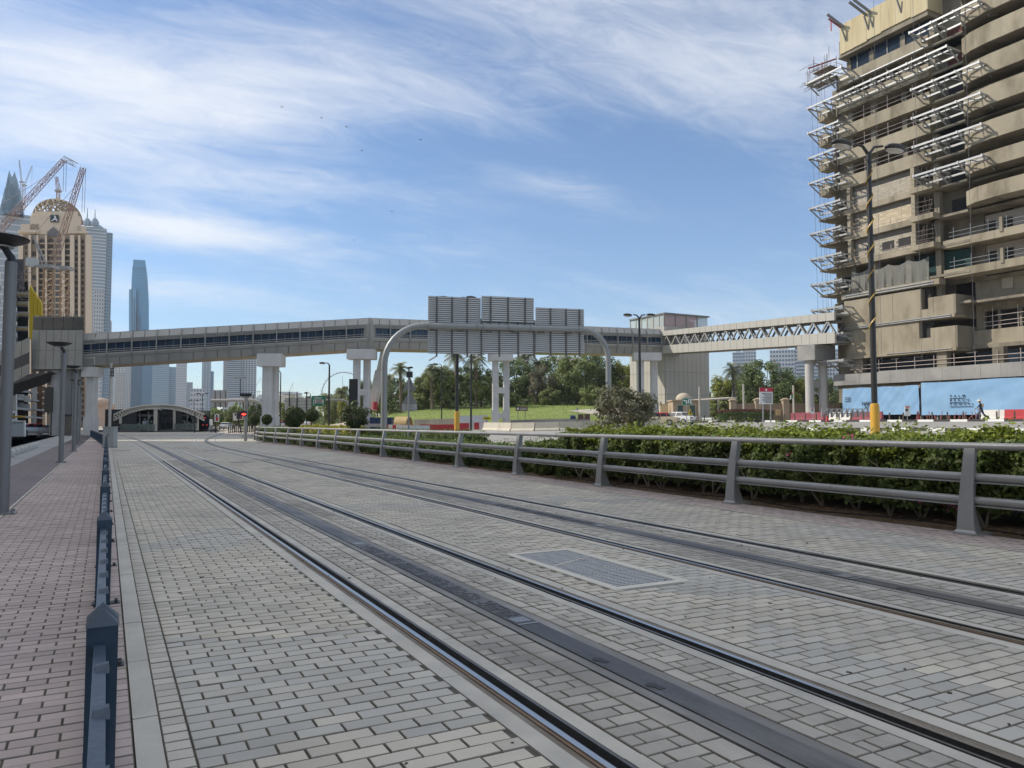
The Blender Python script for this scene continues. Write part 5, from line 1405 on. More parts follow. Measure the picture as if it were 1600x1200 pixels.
def sign(px0, px1, y0l, y0r, y1, stiff, off=.42, arms=True):
    a, b = gpt(px0, (y0l + y1) / 2, off), gpt(px1, (y0r + y1) / 2, off); zt_ = gpt(px0, y0l, off).z; zb_ = gpt(px0, y1, off).z
    m = MB(); h = .155; n = int((zt_ - zb_) / h)
    for k in range(n):
        z = zb_ + (zt_ - zb_) * (k + .5) / n
        m.beam(vz(a, z), vz(b, z), .09, (zt_ - zb_) / n * .58)
    s = m.build('sign_panel', sign_back, gt, kind='stuff')
    m = MB(); m.beam(vz(a, (zt_ + zb_) / 2) - gn * .07, vz(b, (zt_ + zb_) / 2) - gn * .07, .03, zt_ - zb_); m.build('sign_face', M('sign_face_back', (.10, .11, .115), .5), gt)
    for f in stiff:
        p = a.lerp(b, f) + gn * .08; m = MB(); m.beam(vz(p, zb_ - .25), vz(p, zt_ - .05), .12, .1); m.build('stiffener', M('stiffener_dark', (.14, .14, .14), .55, .3), gt)
        if arms: m = MB(); m.beam(vz(p, zb_ - .2), vz(p, zb_ - .45) - gn * 1.2 - gdir * .4, .07, .09); m.build('bracket', steel_g, gt)
sign(669, 751, 462, 463.5, 552, (.16, .45, .74), .42); sign(752.5, 834, 462, 466, 502, (.17, .5, .83), .25, False)
sign(752, 836, 497, 499, 552, (.0, .33, .68, .98), .42); sign(837, 912.5, 480, 484, 551, (.30, .62, .9), .42)
m = MB(); 
for f in (.02, .2, .38, .55, .72, .9): p = gpt(669, 500, .1).lerp(gpt(912, 510, .1), f); m.beam(vz(p, e1.z - .3), vz(p, e1.z + .3), .1, .5)
m.build('clamps', M('stiffener_dark', (.14, .14, .14), .55, .3), gt, kind='stuff')

# ================================================================ LAMP POSTS
dkpole = M('pole_black', (.035, .036, .038), .45, metal=.3, var=.1); lampgl = M('lamp_glass', (.45, .45, .43), .3)
def dish_lamp(px, py, label):
    p = gp(px, py); r = thing('street_lamp', label, 'street lamp', p, 'dish lamps along the sidewalk'); pole = M('pole_grey', (.22, .22, .225), .5, metal=.25, var=.06, scale=2)
    m = MB(); m.lathe((p.x, p.y, 0), [(.085, 0), (.085, 3.95)], 14); m.build('pole', pole, r, smooth='auto')
    m = MB(); m.box((p.x, p.y, .012), (.36, .36, .024)); [m.lathe((p.x + sx * .13, p.y + sy * .13, .024), [(.02, 0), (.02, .04)], 6) for sx in (-1, 1) for sy in (-1, 1)]; m.build('base_plate', pole, r)
    m = MB(); m.tube([(p.x, p.y, 3.9), (p.x, p.y, 4.02), (p.x - .12, p.y - .02, 4.2)], [.07, .06, .04], 8); m.build('neck', dkpole, r)
    c = (p.x - .16, p.y - .02, 4.16); m = MB(); m.lathe(c, [(.05, 0), (.22, .05), (.40, .13), (.415, .155), (.40, .165), (.02, .17)], 24); m.build('dish', dkpole, r, smooth='auto')
    m = MB(); m.lathe((c[0], c[1], c[2] + .02), [(.2, -.01), (.2, .0)], 16); m.build('lens', lampgl, r)
for px, py, l in ((4, 803, 'grey dish lamp cut off by the left edge of the picture'), (95, 723, 'dish lamp second from the left edge, in front of the stair tower'), (115, 705.5, 'dish lamp third from the left edge, before the lift shaft'), (120.5, 695, 'fourth dish lamp, thin against the lift shaft'), (124, 688.5, 'farthest dish lamp of the sidewalk row')): dish_lamp(px, py, l)
def road_lamp(px, D, H_, label, arms=2, sleeve=2.0, r0=.12, spiral=False, ang=0.0, z=None):
    p = base(px, D, z); r = thing('street_lamp', label, 'street lamp', p, 'tall dark road lamps')
    m = MB(); m.lathe(p, [(r0, -.1), (r0 * .95, H_ * .5), (r0 * .75, H_)], 12); m.build('pole', dkpole, r, smooth='auto')
    if sleeve: m = MB(); m.lathe(p, [(r0 * 1.5, 0), (r0 * 1.5, sleeve), (r0 * 1.35, sleeve + .12), (r0 * 1.1, sleeve + .14)], 14); m.build('yellow_sleeve', yellow_paint, r, smooth='auto')
    d = Vector((math.cos(-YAW + ang), math.sin(-YAW + ang), 0))
    for s in ((-1, 1) if arms == 2 else (-1,)):
        t = vz(p, p.z + H_ - .05); L = H_ * .055; m = MB(); m.tube([t, t + d * s * L * .4 + Vector((0, 0, .3)), t + d * s * L + Vector((0, 0, .36))], [r0 * .6, r0 * .5, r0 * .4], 8); m.build('arm', dkpole, r)
        c = t + d * s * (L + .5) + Vector((0, 0, .33)); m = MB(); m.ball(c, .48, 14, 8, (1, .55, .3)); hd = m.build('lamp_head', dkpole, r, smooth=True)
        m = MB(); m.ball(c + Vector((0, 0, -.1)), .42, 12, 6, (1, .5, .2)); m.build('lens', lampgl, hd, smooth=True)
    if spiral:
        m = MB(); pts = [p + Vector((math.cos(a) * r0 * .98, math.sin(a) * r0 * .98, 4.2 + a * .14)) for a in np.arange(0, 46, .35)]; m.tube(pts, .028, 4); m.build('light_string', M('string_gold', (.40, .27, .06), .4), r)
    return r
road_lamp(1366.5, 27.5, 10.9, 'tall black twin-arm lamp with mustard yellow base by the big hedge', r0=.105, sleeve=1.65, spiral=True, ang=.2)
road_lamp(1000, 70, 10.2, 'black twin-arm lamp in front of the lift tower', r0=.13)
road_lamp(714, 62, 11.0, 'dark lamp pole with yellow base seen below the sign backs', r0=.14, sleeve=1.9)
road_lamp(736, 88, 9.6, 'thin dark lamp pole right of the yellow-based pole', r0=.12, sleeve=0)
road_lamp(514, 108, 9.2, 'dark pole rising to the footbridge behind the yellow shrubs', arms=1, r0=.15, sleeve=0)
road_lamp(690, 118, 8.6, 'single-arm street light in front of the grass bank', arms=1, r0=.10, sleeve=0)
road_lamp(485, 150, 6.4, 'distant single-arm light above the green road sign', arms=1, r0=.1, sleeve=0); road_lamp(453, 150, 5.0, 'distant pole behind the largest round bush', arms=1, r0=.1, sleeve=0)
road_lamp(316, 170, 7.6, 'distant twin-arm light left of the far gantry', r0=.1, sleeve=0); road_lamp(375, 190, 12, 'distant twin-arm light behind the far gantry', r0=.11, sleeve=0)
road_lamp(303, 190, 6.6, 'distant twin-arm light above the tram stop roof', r0=.1, sleeve=0); road_lamp(438, 110, 8.4, 'lamp arm poking out beside the white pier', arms=1, r0=.1, sleeve=0)

# ================================================================ SIGNS AND ROADSIDE THINGS
grey_s = M('sign_grey', (.30, .31, .32), .5, metal=.3, var=.05); green_s = M('sign_green', (.0, .16, .09), .45, var=.04)
def text(name, s, size, mat, parent, loc, rot, align='LEFT', ext=.004):
    cu = bpy.data.curves.new(name, 'FONT'); cu.body = s; cu.size = size; cu.extrude = ext; cu.offset = size * .018; cu.align_x = align; cu.align_y = 'CENTER'
    o = bpy.data.objects.new(name, cu); COL.objects.link(o); dg = bpy.context.evaluated_depsgraph_get(); me = bpy.data.meshes.new_from_object(o.evaluated_get(dg)); bpy.data.objects.remove(o); bpy.data.curves.remove(cu)
    me.materials.clear(); me.materials.append(mat); q = link(name, me, parent); q.location = Vector(loc) - WLOC[parent.name]; q.rotation_euler = rot; return q
FACE = (math.pi / 2, 0, -YAW)          # upright, facing the camera's side
# back-to-front triangle signs with a solar flasher
p = base(638.5, 40); r = thing('warning_sign', 'backs of two triangular road signs and a plate on one pole', 'road sign', p)
m = MB(); m.lathe(p, [(.045, -.1), (.045, at(638, 577, 40).z - p.z)], 10); m.build('pole', grey_s, r)
def board(name, pts, D, mat, parent, th=.03): m = MB(); m.prism([at(x, y, D) for x, y in pts], FW * th); return m.build(name, mat, parent)
board('sign_plate', [(629, 611), (650.5, 611), (640, 588)], 40.2, grey_s, r); board('sign_plate', [(628, 631), (651.5, 631), (640, 610.5)], 40.25, grey_s, r); board('sign_plate', [(628, 642), (651.5, 642), (651.5, 631.5), (628, 631.5)], 40.2, sign_back, r)
board('flasher_box', [(635, 589.5), (644, 589.5), (644, 580.5), (635, 580.5)], 39.9, black_paint, r, .25); board('solar_panel', [(636, 575.5), (644, 574), (643, 572.5), (635, 574)], 39.7, black_paint, r, .5)
for y in (608, 629, 634, 640): board('clip_bar', [(632, y + .6), (647, y + .6), (647, y - .2), (632, y - .2)], 40.15, galv, r)
# dark louvred panel
p = base(552, 52); r = thing('louvred_panel', 'tall dark louvred panel on a post beside the twin pier', 'panel', p)
m = MB(); m.lathe(p + RT * -.18, [(.05, -.1), (.05, 2.6)], 8); m.build('post', dkpole, r)
z0_, z1_ = at(552, 650, 52).z, at(552, 592, 52).z
for k in range(22): z = z0_ + (z1_ - z0_) * k / 22; m = MB(); m.box((p.x, p.y, z + .05), (.52, .12, .075), rz=-YAW); m.build('louvre', M('louvre_dark', (.06, .06, .062), .5), r)
m = MB(); m.box((p.x, p.y, (z0_ + z1_) / 2) , (.5, .03, z1_ - z0_), rz=-YAW); [m.box(tuple(p + RT * s * .27 + Vector((0, 0, (z0_ + z1_) / 2 - p.z))), (.03, .16, z1_ - z0_), rz=-YAW) for s in (-1, 1)]; m.build('frame', black_paint, r)
# green direction sign and grey sign back behind it
p = base(497, 110); r = thing('direction_sign', 'green overhead direction sign with white inset panel', 'road sign', p)
board('panel', [(487, 634), (508, 634), (508, 618.5), (487, 618.5)], 110, green_s, r, .1)
board('inset', [(489.5, 630), (505.5, 630), (505.5, 624.5), (489.5, 624.5)], 109.95, white_paint, r, .03); board('emblem', [(490.2, 628.6), (492.2, 628.6), (492.2, 625.8), (490.2, 625.8)], 109.9, M('sign_navy', (.01, .02, .12), .5), r, .02)
for y in (625.6, 627.8): board('lettering', [(493.5, y + 1.2), (503.8, y + 1.2), (503.8, y), (493.5, y)], 109.9, black_paint, r, .02)
board('lettering', [(491, 622.4), (503, 622.4), (503, 621.2), (491, 621.2)], 109.92, white_paint, r, .02)
for x in (489.5, 505.5): board('arrow', [(x - 1.2, 631.2), (x + 1.2, 631.2), (x, 633.2)], 109.92, white_paint, r, .02)
m = MB(); m.tube([at(509, 625, 110.2), at(536, 625, 110.2), at(543, 628, 110.2), at(546, 636, 110.2), at(546, 664, 110.2)], .16, 10); m.build('arm', steel_g, r, smooth='auto')
p = base(466, 104); r = thing('road_sign', 'wide slatted grey back of a road sign behind the round bushes', 'road sign', p)
for k in range(7): y = 622 + k * 5.2; board('slat', [(445, y + 4.6), (486, y + 4.6), (486, y), (445, y)], 104, sign_back, r, .06)
for x in (452, 464, 479): board('stiffener', [(x - .7, 664), (x + .7, 664), (x + .7, 612), (x - .7, 612)], 103.8, dkpole, r, .1)
# far gantry with two sign backs
p = base(378, 140); r = thing('sign_gantry', 'distant curved-arm gantry with two grey sign backs', 'sign gantry', p)
for x0, x1, y0, y1 in ((331, 356, 609.5, 624), (330, 356, 617.5, 636), (375, 399, 618, 625), (376, 397, 628, 633)): board('sign_panel', [(x0, y1), (x1, y1), (x1, y0), (x0, y0)], 140 - (y0 - 600) * .01, sign_back, r, .1)
for x in (336, 344, 352, 380, 388, 396): board('stiffener', [(x - .4, 637), (x + .4, 637), (x + .4, 610 if x < 360 else 617), (x - .4, 610 if x < 360 else 617)], 139.5, dkpole, r, .1)
m = MB(); m.tube([at(330, 626, 139), at(392, 625, 139), at(402, 627, 139), at(409, 631, 139), at(412, 638, 139), at(412.5, 664, 139)], .3, 10); m.build('arm', M('arm_pale', (.42, .41, .38), .5, .2), r, smooth='auto')
# traffic signal by the bending track
p = gp(383.5, 689); r = thing('traffic_signal', 'grey signal post with a lit red lamp beside the bending track', 'traffic light', p)
D_ = (p - Vector((0, 0, 0))).dot(FW); m = MB(); m.lathe(p, [(.13, 0), (.13, at(383, 616, D_).z)], 10); m.build('pole', M('signal_grey', (.30, .30, .29), .5, .2), r)
m = MB(); c = at(380, 646, D_ - .3); m.box(c, (.5, .35, .42), rz=-YAW); m.build('signal_head', black_paint, r); m = MB(); c = at(381, 647.3, D_ - .55); m.ball(c, .12, 10, 6, (1.4, .4, .6)); m.build('red_lamp', emit('signal_red', (.9, .03, .02), 4), r)
for dx, dy in ((0, 617),): m = MB(); m.box(at(384, 617, D_), (.9, .2, .25), rz=-YAW); m.build('camera_box', dkpole, r)
for i, (px, py, D) in enumerate(((337, 652, 118), (373, 650, 112), (305, 657, 120))):
    p = base(px, D); r = thing('traffic_signal', ['small signal post right of the tram', 'small signal post left of the red-lamp signal', 'signal post in front of the tram stop'][i], 'traffic light', p)
    m = MB(); m.lathe(p, [(.08, 0), (.08, 3.2)], 8); m.build('pole', dkpole, r); m = MB(); m.box(at(px, py, D), (.5, .4, .9), rz=-YAW); m.build('signal_head', black_paint, r)
for i, (x0, x1, y0, y1, D, cc) in enumerate(((335, 342, 647, 659, 116, 0), (364, 371, 645, 657, 114, 1), (373, 380, 645, 656, 113, 0))):
    p = base((x0 + x1) / 2, D); r = thing('poster_stand', ['white poster stand with red square right of the tram', 'white notice panel beside the red-lamp signal', 'black and white poster with red stripe beside the signal'][i], 'poster', p)
    board('panel', [(x0, y1), (x1, y1), (x1, y0), (x0, y0)], D, white_paint, r, .1); board('red_block', [(x0 + 2, y1 - 1.5), (x1 - 1.5, y1 - 1.5), (x1 - 1.5, y0 + 5), (x0 + 2, y0 + 5)], D - .05, M('poster_red', (.55, .03, .05), .5), r, .02) if i != 1 else None
    board('figure', [(x0 + 2.2, y0 + 4.5), (x1 - 2, y0 + 4.5), (x1 - 2.6, y0 + 1), (x0 + 2.8, y0 + 1)], D - .05, black_paint, r, .02); m = MB(); m.lathe(p, [(.1, 0), (.1, 1)], 8); m.build('post', dkpole, r)
# street cabinet and slender mast
a = base(165, 45, 0); b = base(182, 45, 0); r = thing('street_cabinet', 'pale grey metal street cabinet at the end of the blue fence', 'cabinet', ((a.x + b.x) / 2, a.y, 0)); cab = M('cabinet_grey', (.36, .38, .38), .5, var=.04)
w = (b - a).length; c = (a + b) / 2; hh = 1.12
m = MB(); m.box((c.x, c.y + .2, hh / 2 + .05), (w, .45, hh), rz=-YAW); m.box((c.x, c.y + .2, hh + .08), (w + .06, .52, .06), rz=-YAW); m.build('body', cab, r)
m = MB(); m.box((c.x, c.y + .2, .03), (w + .05, .5, .06), rz=-YAW); m.build('plinth', conc_gr, r)
for s in (-1, 1): m = MB(); m.box(tuple(c - FW * .235 + Vector((0, .2, .66)) + RT * s * w * .24), (w * .46, .012, hh * .85), rz=-YAW); dd = m.build('door', cab, r); m = MB(); m.box(tuple(c - FW * .25 + Vector((0, .2, .75)) + RT * s * .05), (.02, .02, .12), rz=-YAW); m.build('handle', black_paint, dd)
p = base(172, 62); r = thing('camera_mast', 'slender pale mast with small cameras behind the street cabinet', 'mast', p); m = MB(); m.lathe(p, [(.12, 0), (.09, at(172, 567, 62).z)], 10); m.build('pole', M('mast_pale', (.48, .46, .43), .5), r, smooth='auto')
for k, y in enumerate((576, 580, 583, 587)): m = MB(); c = at(177, y, 62); m.beam(at(172, y, 62), c, .05, .05); m.box(c, (.12, .3, .16)); m.build('camera', dkpole, r)

# ---- plastic barriers, pipe, container, crane, sheet fences round the road works
def barrier_mesh(mat, L=1.6, h=.75):
    m = MB(); prof = [(-.22, 0), (-.22, .12), (-.13, .2), (-.09, h), (.09, h), (.13, .2), (.22, .12), (.22, 0)]
    m.prism([(-L / 2, y, z) for y, z in prof], (L, 0, 0))
    for k in range(7): x = -L / 2 + .14 + k * (L - .28) / 6; m.box((x, -.125, .42), (.07, .05, .45))
    m.box((-L / 2 + .3, 0, -.0), (.35, .5, .1)); m.box((L / 2 - .3, 0, -.0), (.35, .5, .1))
    return mesh_of(m, 'road_barrier', mat)
bred = M('barrier_red', (.42, .03, .035), .5, var=.12, scale=1.5); bwh = M('barrier_white', (.62, .60, .56), .55, var=.1, scale=1.5); bmar = M('barrier_maroon', (.25, .05, .07), .55, var=.12, scale=1.5); bbl = M('barrier_pale_blue', (.50, .56, .58), .5, var=.06)
BM = {'r': barrier_mesh(bred), 'w': barrier_mesh(bwh), 'm': barrier_mesh(bmar), 'b': barrier_mesh(bbl)}; CN = {'r': 'red', 'w': 'white', 'm': 'maroon', 'b': 'pale blue'}
def barrier(k, px, D, where, s=1.0, rz=-YAW):
    o = link('road_barrier', BM[k]); o.location = base(px, D); o.rotation_euler = (0, 0, rz + RNG.normal(0, .06)); o.scale = (s, s, s * 1.05)
    tag(o, CN[k] + ' plastic road barrier ' + where, 'barrier', 'plastic road barriers')
for k, px, D, w_ in (('r', 611, 92, 'just right of the gantry left leg'), ('w', 618, 90, 'second from the gantry left leg'), ('r', 625, 86, 'left of the triangle signs pole'), ('w', 631, 84, 'white one touching the triangle signs pole'), ('r', 636.5, 86, 'behind the triangle signs pole'), ('b', 649, 76, 'right of the triangle signs pole'), ('b', 659, 76, 'second right of the triangle signs pole'),
        ('r', 668, 84, 'right of the pale blue pair'), ('r', 678, 80, 'left of the middle red pair'), ('r', 689, 80, 'middle of the red row'), ('r', 700, 80, 'left of the yellow-based lamp'), ('r', 722, 88, 'right of the yellow-based lamp'), ('w', 730, 89, 'left in the red and white row by the white hoarding'), ('r', 738, 90, 'middle in the row by the white hoarding'), ('w', 745, 91, 'right in the row by the white hoarding'), ('r', 753, 92, 'last in the row, under the yellow sign')): barrier(k, px, D, w_)
for k, px, X, w_ in (('m', 1246, 72.6, 'at the left end of the far footpath'), ('m', 1263, 72.6, 'second from the left on the far footpath'), ('m', 1279, 72.6, 'third from the left on the far footpath'), ('w', 1306, 72.8, 'below the left edge of blue hoarding'), ('w', 1320, 72.8, 'under the crane-like frame by the blue hoarding'), ('m', 1334, 72.8, 'first left of the mustard lamp base'), ('m', 1350, 72.8, 'next to the mustard lamp base'), ('m', 1368, 72.8, 'hidden behind the mustard lamp base'),
        ('w', 1548, 73.5, 'just right of the walking worker'), ('w', 1566, 73.5, 'second right of the walking worker'), ('r', 1586, 73.0, 'bright one at the right picture edge'), ('r', 1610, 73.0, 'cut by the right picture edge')):
    p = onx(px, 655, X); o = link('road_barrier', BM[k]); o.location = (p.x, p.y, ground_z(p.x, p.y) + .05); o.rotation_euler = (0, 0, math.pi / 2 + RNG.normal(0, .04)); o.scale = (1.05, 1, 1.2); tag(o, CN[k] + ' plastic road barrier ' + w_, 'barrier', 'plastic road barriers')
p = base(632, 92); r = thing('pipe_section', 'large tan concrete pipe section lying on its side', 'pipe', p); tan = M('pipe_tan', (.42, .30, .13), .7, var=.1)
ax = (RT * .9 - FW * .35).normalized(); c0 = vz(p, p.z + .85) - ax * 1.0; c1_ = c0 + ax * 1.7; m = MB(); n = 24
u_ = Vector((0, 0, 1)); v_ = ax.cross(u_).normalized(); vs = []
for c, rr in ((c0, .85), (c1_, .85), (c1_, .74), (c0, .74)):
    for k in range(n): th = 2 * math.pi * k / n; vs.append(c + (u_ * math.cos(th) + v_ * math.sin(th)) * rr)
m.add(vs, [(a_ * n + k, a_ * n + (k + 1) % n, ((a_ + 1) % 4) * n + (k + 1) % n, ((a_ + 1) % 4) * n + k) for a_ in range(4) for k in range(n)]); m.build('pipe', tan, r, smooth='auto')
p = base(597, 96); r = thing('site_container', 'dark blue site container behind the gantry left leg', 'container', p); cb = M('container_blue', (.015, .04, .10), .5, var=.1)
m = MB(); m.box((p.x, p.y, p.z + .85), (2.7, 2.2, 1.65), rz=-YAW); m.build('body', cb, r)
for k in range(9): m = MB(); m.box(tuple(p + RT * (-1.25 + k * .31) - FW * 1.12 + Vector((0, 0, .85))), (.12, .05, 1.5), rz=-YAW); m.build('rib', cb, r)
r = thing('mobile_crane', 'white telescopic crane boom with red base beside the pier', 'crane', base(585, 100)); wc = M('crane_white', (.62, .60, .54), .5, var=.08)
m = MB(); m.beam(at(581, 640, 100), at(594, 580, 100), 1.0, 1.0); m.beam(at(592, 590, 100), at(602, 545, 100), .75, .8); m.build('boom', wc, r)
m = MB(); m.beam(at(600, 552, 100), at(606, 520, 100), .45, .5); m.build('boom_tip', dkpole, r)
m = MB(); m.beam(at(586, 640, 99), at(586.5, 628, 99), .5, .5); m.build('ram', bred, r); m = MB(); [m.tube([at(588 + k * .8, 630, 99.5), at(596 + k, 570, 99.5)], .05, 4) for k in range(5)]; m.build('ropes', wc, r, kind='stuff')
p = base(586, 100); m = MB(); m.box((p.x, p.y, p.z + .7), (3, 2.4, 1.2), rz=-YAW); m.build('carrier', bred, r)
for s in (-1, 1): q = p + RT * s * 1.0 - FW * 1.2; m = MB(); m.tube([q + Vector((0, 0, .45)), q + FW * .3 + Vector((0, 0, .45))], .45, 14); m.build('wheel', black_rub, r)
r = thing('sheet_fence', 'beige sheet-pile fence behind the red barriers', 'fence', base(680, 102)); shp = M('sheet_beige', (.52, .44, .34), .8, var=.1, isl=.12)
for k in range(40): px = 648 + k * 1.66; p = base(px, 102); m = MB(); m.box((p.x, p.y, p.z + .62), (.13, .1 if k % 2 else .05, 1.3), rz=-YAW); m.build('sheet', shp, r)
r = thing('site_hoarding', 'white hoarding at the foot of the grass bank', 'hoarding', base(740, 102))
for k in range(6): p = base(722 + k * 7.3, 102); m = MB(); m.box((p.x, p.y, p.z + .85), (.61, .06, 1.5), rz=-YAW); m.build('panel', M('hoarding_white', (.60, .60, .61), .6, var=.05), r)
r = thing('warning_board', 'yellow works sign at the right end of white hoarding', 'sign', base(760.5, 96)); board('panel', [(754.5, 656), (767, 656), (767, 651), (754.5, 651)], 96, M('sign_yellow', (.62, .56, .02), .5), r, .06); board('post', [(760, 664), (761, 664), (761, 656), (760, 656)], 96.05, dkpole, r, .05); board('lettering', [(757, 654.2), (764.5, 654.2), (764.5, 653), (757, 653)], 95.95, black_paint, r, .02)
r = thing('tourist_sign', 'brown road sign with white lettering on the grass bank', 'road sign', base(815, 108)); board('panel', [(806, 642), (824.5, 642), (824.5, 635.5), (806, 635.5)], 108, M('sign_brown', (.12, .04, .025), .5), r, .06)
for x in (809.5, 821): board('post', [(x - .5, 657), (x + .5, 657), (x + .5, 635), (x - .5, 635)], 108.1, galv, r, .06)
board('symbol', [(807.5, 640.5), (811, 640.5), (811, 637), (807.5, 637)], 107.95, white_paint, r, .02); [board('lettering', [(812.5, y + .9), (823, y + .9), (823, y), (812.5, y)], 107.95, white_paint, r, .02) for y in (637.3, 639.6)]
r = thing('works_board', 'pair of brown works panels on the barrier by the bank', 'sign', base(912, 92)); [board('panel', [(x, 655.5), (x + 9, 655.5), (x + 9, 647), (x, 647)], 92, M('board_brown2', (.10, .055, .045), .6), r, .08) for x in (903, 913)]
r = thing('equipment_box', 'small blue equipment box on the barrier', 'box', base(895, 92)); board('body', [(891, 655), (900, 655), (899, 650), (892, 650)], 92, cb, r, .6); board('lid', [(891.5, 650.5), (899.5, 650.5), (899.5, 649), (891.5, 649)], 91.9, M('blue_lid', (.02, .10, .30), .5), r, .7)
r = thing('warning_sign', 'small triangular sign on a post before the grass bank', 'road sign', base(902, 96)); board('post', [(901.6, 658), (902.2, 658), (902.2, 637), (901.6, 637)], 96, galv, r, .05); board('plate', [(899.5, 640.5), (904.5, 640.5), (902, 636)], 95.95, grey_s, r, .03)
r = thing('blank_pavement_sign', 'grey kerb wall behind the white barriers under the gantry leg', 'wall', base(582, 78)); board('block', [(565, 667), (596, 667), (596, 662), (565, 662)], 78, conc_gr, r, .5); r.name = 'kerb_wall'

# ================================================================ CARS
def car_proto(bodym, roofm, seed):
    """a saloon: lofted body, glass house, four wheels, lamps; length along x, nose at +x"""
    r = thing('parked_car', 'x', 'car', (0, 0, 0)); W = .9
    secs = [(-2.35, .35, .62, .66), (-2.28, .28, .86, .80), (-1.6, .22, .98, .88), (-.6, .20, .96, .90), (.6, .20, .95, .90), (1.3, .22, .90, .88), (2.0, .26, .80, .82), (2.3, .34, .66, .68), (2.36, .4, .55, .6)]
    V = []; Fc = []
    for x, zb_, zt_, hw in secs:
        zm = zb_ + (zt_ - zb_) * .55
        V += [(x, -hw * .94, zb_), (x, -hw, zm), (x, -hw * .93, zt_), (x, 0, zt_ + .03), (x, hw * .93, zt_), (x, hw, zm), (x, hw * .94, zb_)]
    for i in range(len(secs) - 1):
        for k in range(7): a_ = 7 * i; Fc.append((a_ + k, a_ + (k + 1) % 7, a_ + 7 + (k + 1) % 7, a_ + 7 + k))
    Fc.append(tuple(range(7))[::-1]); n = 7 * (len(secs) - 1); Fc.append(tuple(range(n, n + 7)))
    m = MB(); m.add(V, Fc); m.build('body', bodym, r, smooth='auto')
    def house(x0, x1, x2, x3, z0_, z1_, w0, w1, name, mat, inset=0):
        m = MB(); m.add([(x0, -w0, z0_), (x3, -w0, z0_), (x3, w0, z0_), (x0, w0, z0_), (x1, -w1, z1_), (x2, -w1, z1_), (x2, w1, z1_), (x1, w1, z1_)], [(0, 1, 5, 4), (1, 2, 6, 5), (2, 3, 7, 6), (3, 0, 4, 7), (4, 5, 6, 7), (3, 2, 1, 0)]); m.build(name, mat, r)
    house(-1.75, -1.05, .25, 1.15, .93, 1.36, .80, .60, 'windows', dkglass); house(-1.15, -1.02, .22, .36, 1.345, 1.42, .64, .58, 'roof', roofm)
    for x in (-.42, -1.2, .62):
        for s in (-1, 1): m = MB(); m.beam((x, s * .815, .94), (x * .75 - (.1 if x < 0 else .12), s * .62, 1.37), .06, .04); m.build('pillar', roofm, r)
    wb = MB(); wb.tube([(0, -.1, 0), (0, .1, 0)], .33, 18); wme = mesh_of(wb, 'wheel', black_rub); rb = MB(); rb.tube([(0, -.105, 0), (0, .105, 0)], .2, 12); rme = mesh_of(rb, 'rim', galv)
    for x in (-1.45, 1.45):
        for s in (-1, 1): o = link('wheel', wme, r); o.location = (x, s * .80, .33); q = link('rim', rme, o)
    for s in (-1, 1):
        m = MB(); m.box((-2.31, s * .55, .74), (.08, .36, .14)); m.build('tail_light', M('tail_red', (.35, .01, .01), .3), r); m = MB(); m.box((2.24, s * .55, .66), (.12, .3, .12)); m.build('headlight', lampgl, r)
        m = MB(); m.box((.75, s * .95, .98), (.12, .16, .1)); m.build('mirror', roofm, r)
    m = MB(); m.box((-2.36, 0, .62), (.03, .5, .12)); m.build('number_plate', white_paint, r); m = MB(); m.box((-2.3, 0, .42), (.12, 1.5, .1)); m.build('bumper', black_paint, r)
    return r
cream_p = M('paint_cream', (.52, .45, .30), .3, var=.02); white_p = M('paint_white', (.72, .74, .74), .28, var=.02); red_p = M('paint_red', (.50, .03, .03), .3, var=.02); silver_p = M('paint_silver', (.42, .43, .44), .3, metal=.4, var=.02)
def put(o, p, rz, label, group): o.location = p; o.rotation_euler = (0, 0, rz); tag(o, label, 'car', group); return o
t1 = car_proto(cream_p, red_p, 1); put(t1, base(1028, 86), -YAW + 2.75, 'cream taxi with red roof parked in front of the guard house', 'cars parked by the guard house')
w1_ = car_proto(white_p, white_p, 2); put(w1_, base(1057, 88), -YAW + 2.35, 'white saloon parked right of the cream taxi', 'cars parked by the guard house')
c_ = copy_tree(w1_); put(c_, base(43, 100, 0), .2, 'white car on the side street behind the scooters', 'cars on the side street')
r1_ = car_proto(silver_p, red_p, 3); put(r1_, base(61, 96, 0), .15, 'silver car with red roof on the side street', 'cars on the side street')
c_ = copy_tree(w1_); put(c_, base(354, 150), 1.2, 'white car beyond the bending track', 'distant cars'); c_ = copy_tree(r1_); put(c_, base(440, 135), 1.4, 'silver car with red roof behind the round bushes', 'distant cars'); c_ = copy_tree(w1_); put(c_, base(476, 130), 1.5, 'white car between the two largest round bushes', 'distant cars')

